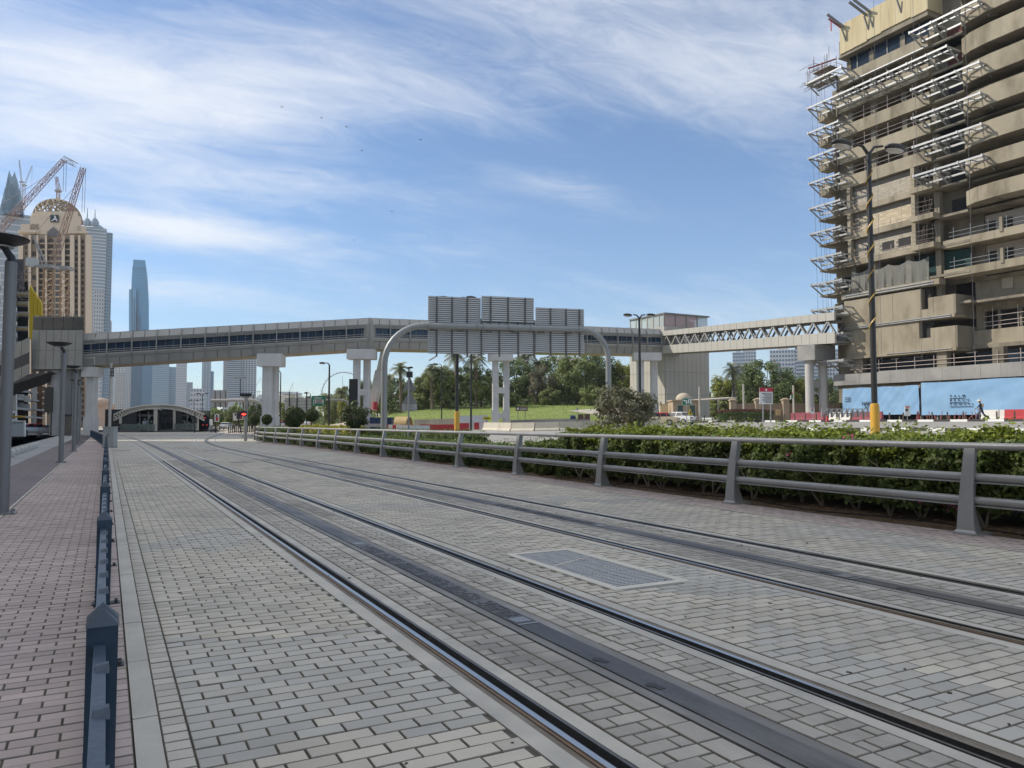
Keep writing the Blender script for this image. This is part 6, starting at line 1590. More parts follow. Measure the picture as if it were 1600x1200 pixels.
# ================================================================ GUARD HOUSE, WALL, BOARDS
sandst = M('sandstone', (.42, .33, .22), .85, var=.08, scale=1.2, stain=(.36, .28, .19)); brownw = M('boundary_wall', (.27, .20, .14), .88, var=.08, scale=.6)
p = base(1068, 97); r = thing('guard_house', 'small sandstone guard house with a dome', 'guard house', p); zz = p.z
m = MB(); m.box((p.x, p.y, zz + 1.35), (3.3, 3.0, 2.7), rz=-YAW); m.build('wall', sandst, r)
m = MB(); m.box((p.x, p.y, zz + 2.78), (3.6, 3.3, .16), rz=-YAW); m.build('cornice', sandst, r)
m = MB(); m.ball((p.x, p.y, zz + 2.95), .98, 18, 10, (1, 1, .85)); m.build('dome', M('dome_stone', (.44, .38, .30), .8), r, smooth=True)
for sgn, nm in ((-1, 'window'), (1, 'door')):
    c = p + RT * sgn * .75 - FW * 1.52
    m = MB(); m.box((c.x, c.y, zz + 1.35), (1.0, .1, 1.9), rz=-YAW); fr_ = m.build(nm, M('surround_stone', (.40, .32, .22), .8), r); m = MB(); q = c - FW * .06; m.box((q.x, q.y, zz + 1.4), (.62, .04, 1.5), rz=-YAW); m.build('pane', M('pane_teal', (.01, .05, .05), .15), fr_)
m = MB(); q = p - RT * 2.4 + FW * .4; m.box((q.x, q.y, zz + 1.2), (1.0, .3, 2.4), rz=-YAW); m.build('wing_wall', M('wing_cream', (.62, .48, .28), .8), r)
r = thing('parking_canopy', 'flat pale parking canopy right of the guard house', 'canopy', base(1120, 100)); a, b = base(1092, 99), base(1152, 103)
m = MB(); m.prism([vz(a, at(1092, 627, 99).z), vz(b, at(1152, 623, 103).z), vz(b + FW * 5, at(1152, 623, 103).z + .2), vz(a + FW * 5, at(1092, 627, 99).z + .2)], (0, 0, .18)); m.build('roof', M('canopy_pale', (.46, .42, .36), .7), r)
for px in (1095, 1122, 1148): q = base(px, 100.5); m = MB(); m.lathe(q, [(.09, 0), (.09, 2.75)], 8); m.build('post', galv, r)
for px, py in ((1093, 604), (1162, 600), (1240, 602)):
    q = base(px, 95); m = MB(); m.lathe(q, [(.13, 0), (.11, at(px, py, 95).z - q.z)], 8); o = m.build('flag_pole', M('pole_cream', (.45, .42, .36), .6)); tag(o, {1093: 'thin pole beside the guard house', 1162: 'thin pole left of the site information board', 1240: 'pole carrying a small flag right of the information board'}[px], 'pole')
q = base(1236.5, 94.9); r = thing('small_flag', 'small green and white flag hanging on the pole', 'flag', q); board('green_stripe', [(1236.5, 622.5), (1239, 622.5), (1239, 616), (1237.5, 615.5)], 94.8, M('flag_green', (.02, .22, .06), .7), r, .03); board('white_stripe', [(1234, 624), (1236.4, 624), (1236.4, 617), (1235, 618)], 94.8, white_paint, r, .03); board('red_stripe', [(1237, 615.2), (1239, 615.2), (1239, 613), (1237.5, 613.5)], 94.8, red_p, r, .03)
r = thing('boundary_wall', 'brown boundary wall with capped pillars behind the site board', 'wall', base(1230, 100))
for a, b in ((1142, 1182), (1186, 1222), (1232, 1312)):
    P_a, P_b = base(a, 98), base(b, 98); m = MB(); m.beam(P_a + Vector((0, 0, 1.1)), P_b + Vector((0, 0, 1.1)), .3, 2.3); m.build('wall_panel', brownw, r)
for px in (1145, 1184, 1227): q = base(px, 97.8); m = MB(); m.box((q.x, q.y, q.z + 1.3), (.75, .75, 2.6), rz=-YAW); m.box((q.x, q.y, q.z + 2.68), (.95, .95, .16), rz=-YAW); m.box((q.x, q.y, q.z + 2.85), (.8, .8, .18), rz=-YAW, top=.3); m.build('pillar', M('pillar_tan', (.38, .30, .21), .85, var=.06), r)
rng = np.random.default_rng(50); q0 = base(1165, 92); r = thing('red_hedge', 'dark hedge with reddish purple top by the site board', 'hedge', q0); n = 6000
uu = rng.uniform(-3.3, 3.3, n); dd = rng.uniform(-1, 1, n); zz_ = rng.random(n) ** .6 * 1.55; P = np.stack([q0.x + RT.x * uu + FW.x * dd, q0.y + RT.y * uu + FW.y * dd, q0.z + zz_ * (1 - .15 * (uu / 3.3) ** 4)], 1)
leaf_obj('foliage', P[zz_ < 1.25], np.tile([-.4, -.8, .3], ((zz_ < 1.25).sum(), 1)), .16, hedge_dk, r, rng, r.location); leaf_obj('foliage_top', P[zz_ >= 1.25], np.tile([-.2, -.4, .8], ((zz_ >= 1.25).sum(), 1)), .16, red_l, r, rng, r.location)
r = thing('site_board', 'white site information board with a crimson header', 'information board', base(1197.5, 84)); Db = 84
board('panel', [(1187, 631.5), (1207.5, 631.5), (1207.5, 606), (1187, 606)], Db, white_paint, r, .08); board('header', [(1187, 612), (1207.5, 612), (1207.5, 606), (1187, 606)], Db - .03, M('crimson', (.50, .02, .06), .5), r, .02); board('emblem', [(1196, 611), (1198.5, 611), (1198.5, 607.5), (1196, 607.5)], Db - .06, white_paint, r, .01)
for k in range(8): w_ = 16 - 7 * ((k * 37) % 5) / 5; board('lettering', [(1206 - w_, 614.3 + k * 2 + 1), (1206, 614.3 + k * 2 + 1), (1206, 614.3 + k * 2), (1206 - w_, 614.3 + k * 2)], Db - .03, M('print_grey', (.22, .24, .25), .6), r, .01)
for x in (1192.5, 1204.5): board('leg', [(x - .9, 660), (x + .9, 660), (x + .9, 631), (x - .9, 631)], Db + .1, galv, r, .1)
r = thing('lane_sign', 'green road sign with white turn and U-turn arrows', 'road sign', base(1073, 80)); Ds = 80
board('panel', [(1066.5, 632.5), (1080, 632.5), (1080, 622.5), (1066.5, 622.5)], Ds, green_s, r, .05); board('border', [(1066, 633), (1080.5, 633), (1080.5, 622), (1066, 622)], Ds + .03, white_paint, r, .02)
def stroke(pts, w, D, mat, parent, name='arrow'):
    m = MB(); [m.beam(at(*a, D), at(*b, D), w, .02, up=FW) for a, b in zip(pts, pts[1:])]; return m.build(name, mat, parent)
stroke([(1072.5, 631), (1072.5, 626), (1069, 626)], .12, Ds - .03, white_paint, r); board('arrow_head', [(1070, 628), (1070, 624), (1067.5, 626)], Ds - .04, white_paint, r, .01)
stroke([(1079, 631), (1079, 624.5), (1075.5, 624.5), (1075.5, 629)], .12, Ds - .03, white_paint, r); board('arrow_head', [(1074, 628.5), (1077, 628.5), (1075.5, 631)], Ds - .04, white_paint, r, .01)
board('post', [(1072.6, 661), (1073.6, 661), (1073.6, 632), (1072.6, 632)], Ds + .08, galv, r, .06)
r = thing('works_sign', 'yellow triangular roadworks sign near the guard house', 'road sign', base(1079, 79)); board('plate', [(1074.5, 648.5), (1083, 648.5), (1078.8, 638.5)], 79, M('sign_yellow2', (.60, .48, .01), .5), r, .04); board('symbol', [(1078, 647), (1080.3, 647), (1080, 642), (1078.6, 642)], 78.95, black_paint, r, .01); board('post', [(1078.4, 661), (1079.2, 661), (1079.2, 648), (1078.4, 648)], 79.05, galv, r, .05)
r = thing('notice_board', 'small tan notice board on a post by the maroon barriers', 'notice board', base(1216, 82)); board('panel', [(1212.5, 649), (1220, 649), (1220, 639.5), (1212.5, 639.5)], 82, M('ply_tan', (.45, .30, .15), .8), r, .06); board('post', [(1215.8, 660), (1216.8, 660), (1216.8, 649), (1215.8, 649)], 82, brown, r, .06)
for i, (x0, y0, D, w_) in enumerate(((1267, 637, 84, 5.5), (1413.5, 634, 80, 9))):
    r = thing('notice_sheet', ['white printed notice on the boundary wall beside the barriers', 'white site safety notice in the gap of the blue hoarding'][i], 'notice', base(x0 + w_ / 2, D)); board('panel', [(x0, y0 + w_ * 1.75), (x0 + w_, y0 + w_ * 1.75), (x0 + w_, y0), (x0, y0)], D, white_paint, r, .03); board('print', [(x0 + w_ * .2, y0 + w_ * .95), (x0 + w_ * .6, y0 + w_ * .95), (x0 + w_ * .6, y0 + w_ * .5), (x0 + w_ * .2, y0 + w_ * .5)], D - .03, black_paint, r, .01); board('print', [(x0 + w_ * .15, y0 + w_ * .3), (x0 + w_ * .85, y0 + w_ * .3), (x0 + w_ * .85, y0 + w_ * .12), (x0 + w_ * .15, y0 + w_ * .12)], D - .03, M('crimson', (.5, .02, .06), .5), r, .01); board('post', [(x0 + w_ * .45, 657), (x0 + w_ * .55, 657), (x0 + w_ * .55, y0 + w_), (x0 + w_ * .45, y0 + w_)], D + .05, galv, r, .05)
# blue mesh hoardings along the foot of the tower
blue_h = M('hoarding_blue', (.20, .36, .55), .75, var=.05, scale=.7, stain=(.235, .395, .575), stain_scale=.5)
HX = 76.6
def hoarding(label, y0, y1, z0_, z1_, seed):
    r = thing('site_hoarding', label, 'hoarding', (HX, (y0 + y1) / 2, 1.75)); rng = np.random.default_rng(seed); nx, nz = 60, 14; V = []; Fc = []
    for i in range(nx + 1):
        for j in range(nz + 1):
            u, v = i / nx, j / nz; y = y0 + (y1 - y0) * u; z = z0_ + (z1_ - z0_) * v; w = .04 * math.sin(7 * u * 3 + 4 * v + seed) * math.sin(3.1 * v) + .022 * math.sin(23 * u - 9 * v) + .014 * math.sin(61 * u + 17 * v); V.append((HX + w, y, z + .05 * math.sin(u * 19) * v))
    for i in range(nx):
        for j in range(nz): a = i * (nz + 1) + j; Fc.append((a, a + nz + 1, a + nz + 2, a + 1))
    m = MB(); m.add(V, Fc); m.build('mesh_sheet', blue_h, r, smooth=True)
    for k in range(int((y1 - y0) / 2.5) + 1): yy = y0 + k * 2.5; m = MB(); m.bx(HX + .22, HX + .3, yy - .04, yy + .04, 1.7, z1_ + .1); m.build('support_post', rust_st, r)
    return r
hA = hoarding('blue hoarding behind the mustard lamp base, with dark lettering', 52.2, onx(1317, 640, HX).y, 2.4, 5.5, 1); hB = hoarding('long blue hoarding with tower name lettering behind the walking worker', 20, onx(1440, 640, HX).y, 2.3, 5.75, 2)
ROTX = (math.pi / 2, 0, -math.pi / 2)          # upright on a wall that faces -X
ink = M('print_navy', (.015, .02, .04), .6)
q = onx(1346.5, 631, HX - .085); text('lettering', 'NAKH', .52, ink, hA, (q.x, q.y, q.z), ROTX)
q = onx(1351, 637, HX - .085); m = MB(); m.beam((q.x, q.y, q.z + .3), (q.x, q.y - .25, q.z - .2), .02, .07); m.beam((q.x, q.y - .5, q.z + .3), (q.x, q.y - .25, q.z - .2), .02, .07); m.build('emblem', ink, hA)
q = onx(1320, 624.5, HX - .085); m = MB(); [m.beam((q.x, q.y, q.z + dz), (q.x, q.y - .7, q.z + dz), .02, .06) for dz in (-.22, 0, .22)]; m.beam((q.x, q.y - .7, q.z - .25), (q.x, q.y - .7, q.z + .25), .02, .05); m.build('emblem', ink, hA)
for i, (s, n_) in enumerate((('P A L M', 4), ('B E A C H', 5), ('T O W E R S', 6))):
    q = onx(1484, 619.0 + i * 6.45, HX - .085); t = text('lettering', '  '.join(s.split()), .29, ink, hB, (q.x, q.y, q.z), ROTX); t.scale = (1, 1, 1)
    e = onx((1507.5, 1514, 1520.5)[i], 622.5 + i * 6.5, HX - .085); a_ = onx(1484, 622.5 + i * 6.5, HX - .085); wl = a_.y - e.y; cur = max(v.co.x for v in t.data.vertices); t.scale = (wl / cur, 1, 1)
    m = MB(); m.beam((HX - .085, a_.y, a_.z), (HX - .085, e.y, a_.z), .02, .05); m.build('underline', ink, hB)
r = thing('site_gate', 'dark gap with grey sheet between the two blue hoardings', 'gate', (77.2, 51.5, 1.75)); m = MB(); m.bx(77.1, 77.15, onx(1440, 640, 77).y + .1, 52.1, 1.8, 5.4); m.build('grey_sheet', M('sheet_dark', (.10, .10, .095), .8, var=.1), r)
for y in (52.0, 51.0, 50.4): m = MB(); m.bx(76.9, 77.0, y - .06, y + .06, 1.75, 5.5); m.build('post', galv if y < 51 else dkpole, r)
# frames, cones, stacked materials along the footpath
r = thing('steel_frames', 'stack of grey steel frames leaning before the boundary wall', 'steel frames', base(1315, 83))
for k in range(9):
    px = 1284 + k * 8.2; w_ = 6.5; m = MB()
    for a, b in (((px, 652), (px, 639)), ((px + w_, 652), (px + w_, 639)), ((px, 639), (px + w_, 639)), ((px, 646), (px + w_, 646)), ((px, 652), (px + w_, 640))): m.beam(at(*a, 83 - k * .1), at(*b, 83 - k * .1), .09, .09)
    m.build('frame', galv, r)
for i, (px, D) in enumerate(((1292, 80), (1434, 76.5))):
    q = base(px, D); r = thing('traffic_cone', ['small red cone between maroon and white barriers', 'tall red cone in the gap of the blue hoarding'][i], 'cone', q); m = MB(); m.lathe(q, [(.2, .05), (.05, .95 if i else .7)], 12); m.build('cone', bred, r); m = MB(); m.box((q.x, q.y, q.z + .03), (.5, .5, .06)); m.build('foot', black_rub, r)
rng = np.random.default_rng(8); m = MB()
for k in range(26):
    y = rng.uniform(43.5, 51); p = Vector((75.2 + rng.random() * .5, y, 1.8)); m.beam(p, p + Vector((rng.normal(0, .15), rng.normal(0, .2), rng.uniform(.4, .9))), .05, .05)
tag(m.build('starter_bars', M('bar_rust', (.30, .10, .08), .7)), 'row of rusty starter bars at the foot of the blue hoarding', 'steel bars', kind='stuff')

# ================================================================ PEOPLE
def person(label, p, heading, stride, shirt, trousers, skin, hat=None, scale=1.0, lean=.06, arm=(.5, -.4)):
    root = thing('person', label, 'person', p)
    J = {}; E_ = []; Rr = {}
    def j(n, x, y, z, r): J[n] = (x, y, z); Rr[n] = r
    f = stride
    j('pel', 0, 0, .93, .15); j('waist', lean * .4, 0, 1.08, .14); j('chest', lean, 0, 1.30, .165); j('neck', lean * 1.3, 0, 1.47, .062); j('head0', lean * 1.5 + .02, 0, 1.56, .085); j('head', lean * 1.6 + .03, 0, 1.66, .10); j('crown', lean * 1.6 + .02, 0, 1.74, .07)
    for s, n in ((1, 'L'), (-1, 'R')):
        k = f * s
        j('hip' + n, 0, .09 * s, .90, .12); j('knee' + n, .22 * k + .06, .095 * s, .50, .075); j('ank' + n, .42 * k - (.14 if k < 0 else 0), .1 * s, .09 + (.06 if k < 0 else 0), .05); j('toe' + n, .42 * k + .17 - (.14 if k < 0 else 0), .1 * s, .04, .04)
        j('sho' + n, lean, .19 * s, 1.40, .075); a = arm[0 if s > 0 else 1]; j('elb' + n, lean + .28 * a, .235 * s, 1.14, .05); j('wri' + n, lean + .28 * a + .16 + .1 * a, .22 * s, .93 + .12 * abs(a), .036); j('pal' + n, lean + .28 * a + .20 + .1 * a, .215 * s, .87 + .14 * abs(a), .038); j('fin' + n, lean + .28 * a + .23 + .1 * a, .21 * s, .80 + .15 * abs(a), .016); j('thu' + n, lean + .28 * a + .25 + .1 * a, .185 * s, .86 + .14 * abs(a), .013)
        E_ += [('pel', 'hip' + n), ('hip' + n, 'knee' + n), ('knee' + n, 'ank' + n), ('ank' + n, 'toe' + n), ('chest', 'sho' + n), ('sho' + n, 'elb' + n), ('elb' + n, 'wri' + n), ('wri' + n, 'pal' + n), ('pal' + n, 'fin' + n), ('pal' + n, 'thu' + n)]
    E_ += [('pel', 'waist'), ('waist', 'chest'), ('chest', 'neck'), ('neck', 'head0'), ('head0', 'head'), ('head', 'crown')]
    names = list(J); me = bpy.data.meshes.new('body'); me.from_pydata([J[n] for n in names], [(names.index(a), names.index(b)) for a, b in E_], []); o = bpy.data.objects.new('tmp', me); COL.objects.link(o)
    md = o.modifiers.new('skin', 'SKIN'); sv = me.skin_vertices[0].data
    for i, n in enumerate(names): sv[i].radius = (Rr[n], Rr[n] * (1.15 if n in ('chest', 'pel', 'waist') else 1)); sv[i].use_root = (n == 'pel')
    o.modifiers.new('sub', 'SUBSURF').levels = 2
    dg = bpy.context.evaluated_depsgraph_get(); bm2 = bpy.data.meshes.new_from_object(o.evaluated_get(dg)); bpy.data.objects.remove(o)
    for mt in (skin, shirt, trousers, black_rub): bm2.materials.append(mt)
    for pg in bm2.polygons:
        c = pg.center; hand = abs(c.y) > .16 and c.z < 1.0 and c.z > .6
        pg.material_index = 3 if c.z < .075 else (0 if c.z > 1.47 or (abs(c.y) > .175 and c.z < 1.12 and c.z > .6) else (1 if c.z > .92 else 2)); pg.use_smooth = True
    b = link('body', bm2, root); b.rotation_euler = (0, 0, heading); b.scale = (scale,) * 3
    hd = Vector((lean * 1.6 + .03, 0, 1.66)); Rz = Matrix.Rotation(heading, 3, 'Z')
    m = MB(); m.ball(Vector((hd.x - .02, 0, 1.70)), .105, 14, 8, (1, .95, .95)); hr = m.build('hair', M('hair_black', (.015, .012, .01), .6), None, smooth=True); hr.parent = root; hr.rotation_euler = (0, 0, heading); hr.scale = (scale,) * 3
    m = MB(); m.ball(Vector((hd.x + .115, 0, 1.645)), .02, 8, 6, (1, .8, 1.3)); [m.ball(Vector((hd.x + .09, s * .035, 1.675)), .012, 6, 4) for s in (-1, 1)]; m.ball(Vector((hd.x + .10, 0, 1.605)), .02, 8, 4, (.5, 1.2, .35)); fc = m.build('face', skin, None); fc.parent = root; fc.rotation_euler = (0, 0, heading); fc.scale = (scale,) * 3
    if hat is not None:
        m = MB(); m.lathe((hd.x, 0, 1.70), [(.25, -.03), (.24, .0), (.12, .03), (.105, .12), (.05, .15), (.01, .155)], 18); ht = m.build('sun_hat', hat, None, smooth='auto'); ht.parent = root; ht.rotation_euler = (0, 0, heading); ht.scale = (scale,) * 3
        m = MB(); m.box((lean - .17, 0, 1.28), (.13, .28, .36)); bp = m.build('backpack', M('pack_tan', (.40, .30, .18), .8), None); bp.parent = root; bp.rotation_euler = (0, 0, heading); bp.scale = (scale,) * 3
    return root
skn = M('skin_brown', (.22, .12, .075), .6, var=.04); navyc = M('cloth_navy', (.015, .03, .065), .85, var=.08); jeans = M('cloth_denim', (.02, .045, .10), .85, var=.08)
q = onx(1534, 659, 71.5); q.z = ground_z(q.x, q.y) + .05
person('worker in dark blue clothes and pale sun hat walking left past the hoarding', q, rad(115), .95, navyc, jeans, skn, hat=M('hat_straw', (.62, .56, .44), .8), scale=1.03, arm=(.55, .1))
person('person in white standing behind the tram stop glass rail', base(213.5, 128, .35), rad(250), .2, M('cloth_white', (.6, .6, .6), .8), M('cloth_grey', (.1, .1, .11), .8), skn); person('person in pale blue behind the tram stop glass rail', base(226, 128, .35), rad(100), .3, M('cloth_sky', (.5, .58, .68), .8), M('cloth_grey', (.1, .1, .11), .8), skn)

# ================================================================ TRAM STOP AND TRAM
ts_m = M('truss_beige', (.55, .53, .48), .5, metal=.2, var=.05); tdk = M('stop_glass', (.015, .018, .022), .1, spec=.6); gl_rail = glass_clear('glass_rail', (.20, .26, .245), .4)
def stop(label, x0, x1, xa, D, yb, ycol, seed):
    """arched truss roof over a glazed waiting box; x0..x1 span, xa = crown"""
    r = thing('tram_stop', label, 'tram stop', base((x0 + x1) / 2, D, 0)); Dp = 14.0; DV = RD(x1 + 4)
    def roof_y(x, up): # arch in pixels
        u = (x - xa) / (max(x1 - xa, xa - x0)); return 633 - (0 if up else -5.6) + 24 * u * u * (.62 if up else .78)
    n = 16
    for dd in (0, 5.3, 10.6, Dp):
        m = MB(); px = [x0 + (x1 - x0) * i / n for i in range(n + 1)]; K = 1 + dd / D
        up = [at(x, roof_y(x, True), D) + DV * dd for x in px]; lo = [at(x, roof_y(x, False), D) + DV * dd for x in px]
        m.tube(up, .14, 6); m.tube(lo, .12, 6)
        for i in range(n): m.beam(up[i], lo[i + 1], .13, .13); m.beam(lo[i], up[i], .11, .11)
        m.build('arch_truss', ts_m, r)
    for i in range(n):
        a, b = x0 + (x1 - x0) * i / n, x0 + (x1 - x0) * (i + 1) / n; p, q = at(a, roof_y(a, True) - .6, D), at(b, roof_y(b, True) - .6, D)
        m = MB(); m.prism([p, q, q + DV * Dp, p + DV * Dp], (0, 0, .08)); m.build('roof_panel', M('roof_cream', (.22, .21, .195), .6, var=.08), r)
    for x in ycol:
        for dd in (.2, Dp - .2): p, q = at(x, yb, D) + DV * dd, at(x, roof_y(x, False), D) + DV * dd; m = MB(); m.beam(p, q, .42, .42, up=FW); m.build('column', ts_m, r)
    a, b = ycol[0], ycol[-1]; P, Q = at(a, 662, D), at(b, 662, D); zb_ = at(a, yb, D).z; zt_ = at(a, 643, D).z; c = (P + Q) / 2 + DV * Dp / 2
    m = MB(); m.box((c.x, c.y, zb_ / 2 - .1), ((Q - P).length + 1.5, Dp + .6, abs(zb_) + .5), rz=-YAW); m.build('platform', M('platform_dark', (.10, .10, .105), .8), r)
    m = MB(); m.box((c.x, c.y, (zb_ + zt_) / 2 + .2), ((Q - P).length - .5, Dp - 1.2, zt_ - zb_ + .3), rz=-YAW); m.build('glazed_box', tdk, r)
    k = 4
    for i in range(k + 1): x = a + (b - a) * i / k; p = at(x, 660, D); m = MB(); m.box(tuple(vz(p, (zb_ + zt_) / 2) + FW * .5), (.12, .12, zt_ - zb_), rz=-YAW); m.build('mullion', alu_dk, r)
    m = MB(); m.beam(vz(P, zb_ + 2.6) + FW * .5, vz(Q, zb_ + 2.6) + FW * .5, .1, .35); m.build('transom', M('transom_grey', (.09, .09, .1), .5), r)
    for i in range(k): x, y = a + (b - a) * i / k, a + (b - a) * (i + 1) / k; m = MB(); m.beam(vz(at(x, 662, D), zb_ + .62) - FW * .2, vz(at(y, 662, D), zb_ + .62) - FW * .2, .04, 1.1); m.build('glass_rail', gl_rail, r)
    rng = np.random.default_rng(seed); m = MB()
    for i in range(16): p = at(a + (b - a) * (i + .5) / 16, 662, D) + FW * .42; m.box(tuple(vz(p, zb_ + rng.uniform(.6, 2.4))), (.3, .05, rng.uniform(.2, .7)), rz=-YAW)
    m.build('posters', M('poster_mix', (.12, .14, .14), .5, isl=.8), r, kind='stuff')
stop('left half of the tram stop with an arched truss roof', 178, 249, 240, 127, 673.5, (189, 243), 1); stop('right half of the tram stop with an arched truss roof', 250, 319, 256, 131, 672.5, (273, 308), 2)
r = thing('tram_shelter_side', 'slatted side screen between the two arched tram stop roofs', 'screen', base(260, 133, 0))
for k in range(14): x = 248 + k * 1.75; m = MB(); m.beam(at(x, 671, 133 + k * .2), at(x, 640 + abs(k - 5) * .5, 133 + k * .2), .1, .12); m.build('slat', ts_m if k % 3 == 0 else alu_dk, r)
r = thing('tram', 'dark blue tram nose standing at the right-hand stop', 'tram', base(318, 136, 0)); tb = M('tram_navy', (.012, .018, .03), .22, var=.05); D = 134
prof = [(313, 671), (326.5, 671), (327.8, 665), (327.5, 656), (325, 650), (320, 647), (313, 646.5)]
m = MB(); m.prism([at(x, y, D) for x, y in prof], RD(318) * 22); m.build('body', tb, r)
m = MB(); m.prism([at(x, y, D - .06) for x, y in ((315, 661), (324, 661), (324.5, 656), (322, 651), (315, 650.5))], FW * .05); m.build('windscreen', dkglass, r)
m = MB(); m.prism([at(x, y, D - .05) for x, y in ((325.6, 671.5), (327.2, 671), (328.3, 664), (327.9, 655), (326.9, 655), (327.2, 664))], FW * 1.2); m.build('white_trim', white_paint, r)
for x, y in ((323.3, 664), (317, 664)): m = MB(); m.ball(at(x, y, D - .1), .1, 8, 5); m.build('tail_light', emit('tram_red', (.7, .04, .03), .5), r)
m = MB(); m.prism([at(x, y, D - .1) for x, y in ((318, 653.5), (321.5, 653.5), (321.5, 652), (318, 652))], FW * .04); m.build('route_display', emit('display_red', (.6, .06, .04), .5), r)
# low dark fences by the far crossing
for i, (pa, pb, Da, Db_) in enumerate(((329, 343, 120, 122), (358, 399, 108, 112))):
    r = thing('low_fence', ['short dark fence right of the tram', 'dark barred fence behind the red-lamp signal'][i], 'fence', base(pa, Da)); a, b = base(pa, Da), base(pb, Db_); n = 14 if i else 7
    for k in range(n + 1): p = a.lerp(b, k / n); m = MB(); m.box((p.x, p.y, p.z + .55), (.1, .1, 1.1)); m.build('bar', dkpole, r)
    for z in (.15, 1.05): m = MB(); m.beam(a + Vector((0, 0, z)), b + Vector((0, 0, z)), .08, .1); m.build('rail', dkpole, r)

# ================================================================ LEFT SIDE STREET
stone = M('bollard_stone', (.52, .52, .50), .7, var=.06, scale=3)
bmesh_ = MB(); bmesh_.lathe((0, 0, 0), [(.15, 0), (.175, .06), (.18, .28), (.16, .37), (.09, .42), (.01, .43)], 18); bl_me = mesh_of(bmesh_, 'stone_bollard', stone); bl_me.shade_smooth()
ORD = ['nearest', 'second', 'third', 'fourth', 'fifth', 'sixth', 'seventh', 'farthest']
for i, (px, py) in enumerate(((11, 717), (19.5, 714), (27, 710.5), (34, 708), (40.5, 706), (46.5, 704), (52, 702), (57, 700))):
    p = gp(px, py); o = link('stone_bollard', bl_me); o.location = p; o.scale = (.62, .62, .75); tag(o, ORD[i] + ' white stone bollard in the row along the footway, counted from the left edge', 'bollard', 'stone bollards along the footway')
r = thing('white_hoarding', 'pale grey framed hoarding behind the scooters', 'hoarding', base(24, 62, 0)); board('panel', [(8, 682), (37, 682), (37, 658.5), (8, 658.5)], 62, M('hoarding_pale', (.50, .53, .55), .6, var=.04), r, .08); board('frame', [(7, 659), (38, 659), (38, 657), (7, 657)], 61.9, white_paint, r, .15); board('frame', [(36.5, 682), (38.5, 682), (38.5, 657), (36.5, 657)], 61.9, white_paint, r, .15)
def scooter(px, py, label, flip=1):
    p = gp(px, py); r = thing('kick_scooter', label, 'scooter', p, 'parked electric scooters'); d = RT * flip
    for s, nm in ((-.42, 'wheel'), (.45, 'wheel')): q = p + d * s; m = MB(); m.tube([q + Vector((0, 0, .11)) - FW * .02, q + Vector((0, 0, .11)) + FW * .02], .11, 12); m.build(nm, black_rub, r)
    m = MB(); m.beam(p + d * -.4 + Vector((0, 0, .14)), p + d * .35 + Vector((0, 0, .14)), .14, .05); m.build('deck', dkpole, r)
    m = MB(); m.tube([p + d * .45 + Vector((0, 0, .15)), p + d * .36 + Vector((0, 0, 1.05))], .022, 6); m.build('stem', M('scooter_grey', (.2, .21, .2), .5), r); m = MB(); m.tube([p + d * .36 + FW * .2 + Vector((0, 0, 1.05)), p + d * .36 - FW * .2 + Vector((0, 0, 1.05)), ], .018, 6); m.tube([p + d * .28 + Vector((0, 0, 1.06)), p + d * .42 + Vector((0, 0, 1.04))], .02, 6); m.build('handlebar', black_rub, r)
scooter(13, 686, 'kick scooter nearest the left edge'); scooter(25, 686, 'kick scooter before the framed hoarding', -1); scooter(67, 685, 'kick scooter standing near the stair tower columns', -1)
r = thing('site_fence', 'teal sheet fence behind the side street cars', 'fence', base(60, 118, 0))
for k in range(9): x = 42 + k * 4.2; board('sheet', [(x, 677), (x + 4.1, 677), (x + 4.1, 664), (x, 664)], 118 + .1 * (k % 2), M('sheet_teal', (.02, .16, .19), .6, var=.08), r, .06)
r = thing('waste_bin', 'green waste bin beside the single white pier', 'bin', base(133, 93, 0)); board('body', [(131, 681), (135.5, 681), (135.5, 669), (131, 669)], 93, M('bin_green', (.01, .12, .04), .5), r, .5); board('lid', [(130.7, 669), (135.8, 669), (135.8, 667.5), (130.7, 667.5)], 92.9, M('bin_lid', (.01, .08, .03), .5), r, .6)

# concrete frame rising behind the stair tower
grey_c = M('frame_concrete', (.38, .385, .38), .85, var=.08, scale=.5, stain=(.30, .30, .295)); 
r = thing('unfinished_building', 'half-built grey concrete frame behind the stair tower', 'building', base(40, 128, 0)); D = 128
def slab_px(name, x0, x1, y0, y1, mat, dep=8.0, D_=None, par=None): m = MB(); DD = D_ or D; m.prism([at(x0, y1, DD), at(x1, y1, DD), at(x1, y0, DD), at(x0, y0, DD)], RD(x1) * dep); return m.build(name, mat, par or r)
for k, y in enumerate((452, 476, 494, 511, 527, 545)): slab_px('wall_panel', 8, 25.5, y, y + 14.5, M('panel_white_grey', (.46, .48, .48), .7, var=.06), 6); slab_px('floor_slab', 8, 27 + (k % 2), y + 14.6, y + 17.2, grey_c, 9)
for k, y in enumerate((456, 471, 487, 510, 533)): slab_px('floor_slab', 25.8, 45 - k % 2, y, y + 3.2, grey_c, 9, 129); slab_px('edge_board', 26, 44, y + 3.3, y + 4.8, M('board_yellow', (.45, .28, .04), .7), .2, 128.9)
slab_px('core', 27, 44, 440, 690, dark_in, 4, 133); slab_px('upper_mass', 9, 37, 405, 456, M('mass_dark', (.12, .12, .13), .7, var=.15), 10, 131)
m = MB(); m.prism([at(22, 405, 130), at(27, 410, 130), at(38, 432, 130), at(38, 452, 130), at(30, 452, 130)], RD(40) * 6); m.build('screen', M('screen_dark', (.09, .09, .10), .6), r)
rng = np.random.default_rng(60); m = MB()
for k in range(50): a = at(rng.uniform(12, 44), rng.uniform(425, 470), 127.8); m.tube([a, a + Vector((rng.normal(0, .6), rng.normal(0, .3), rng.uniform(-.5, 1.4)))], .04, 4)
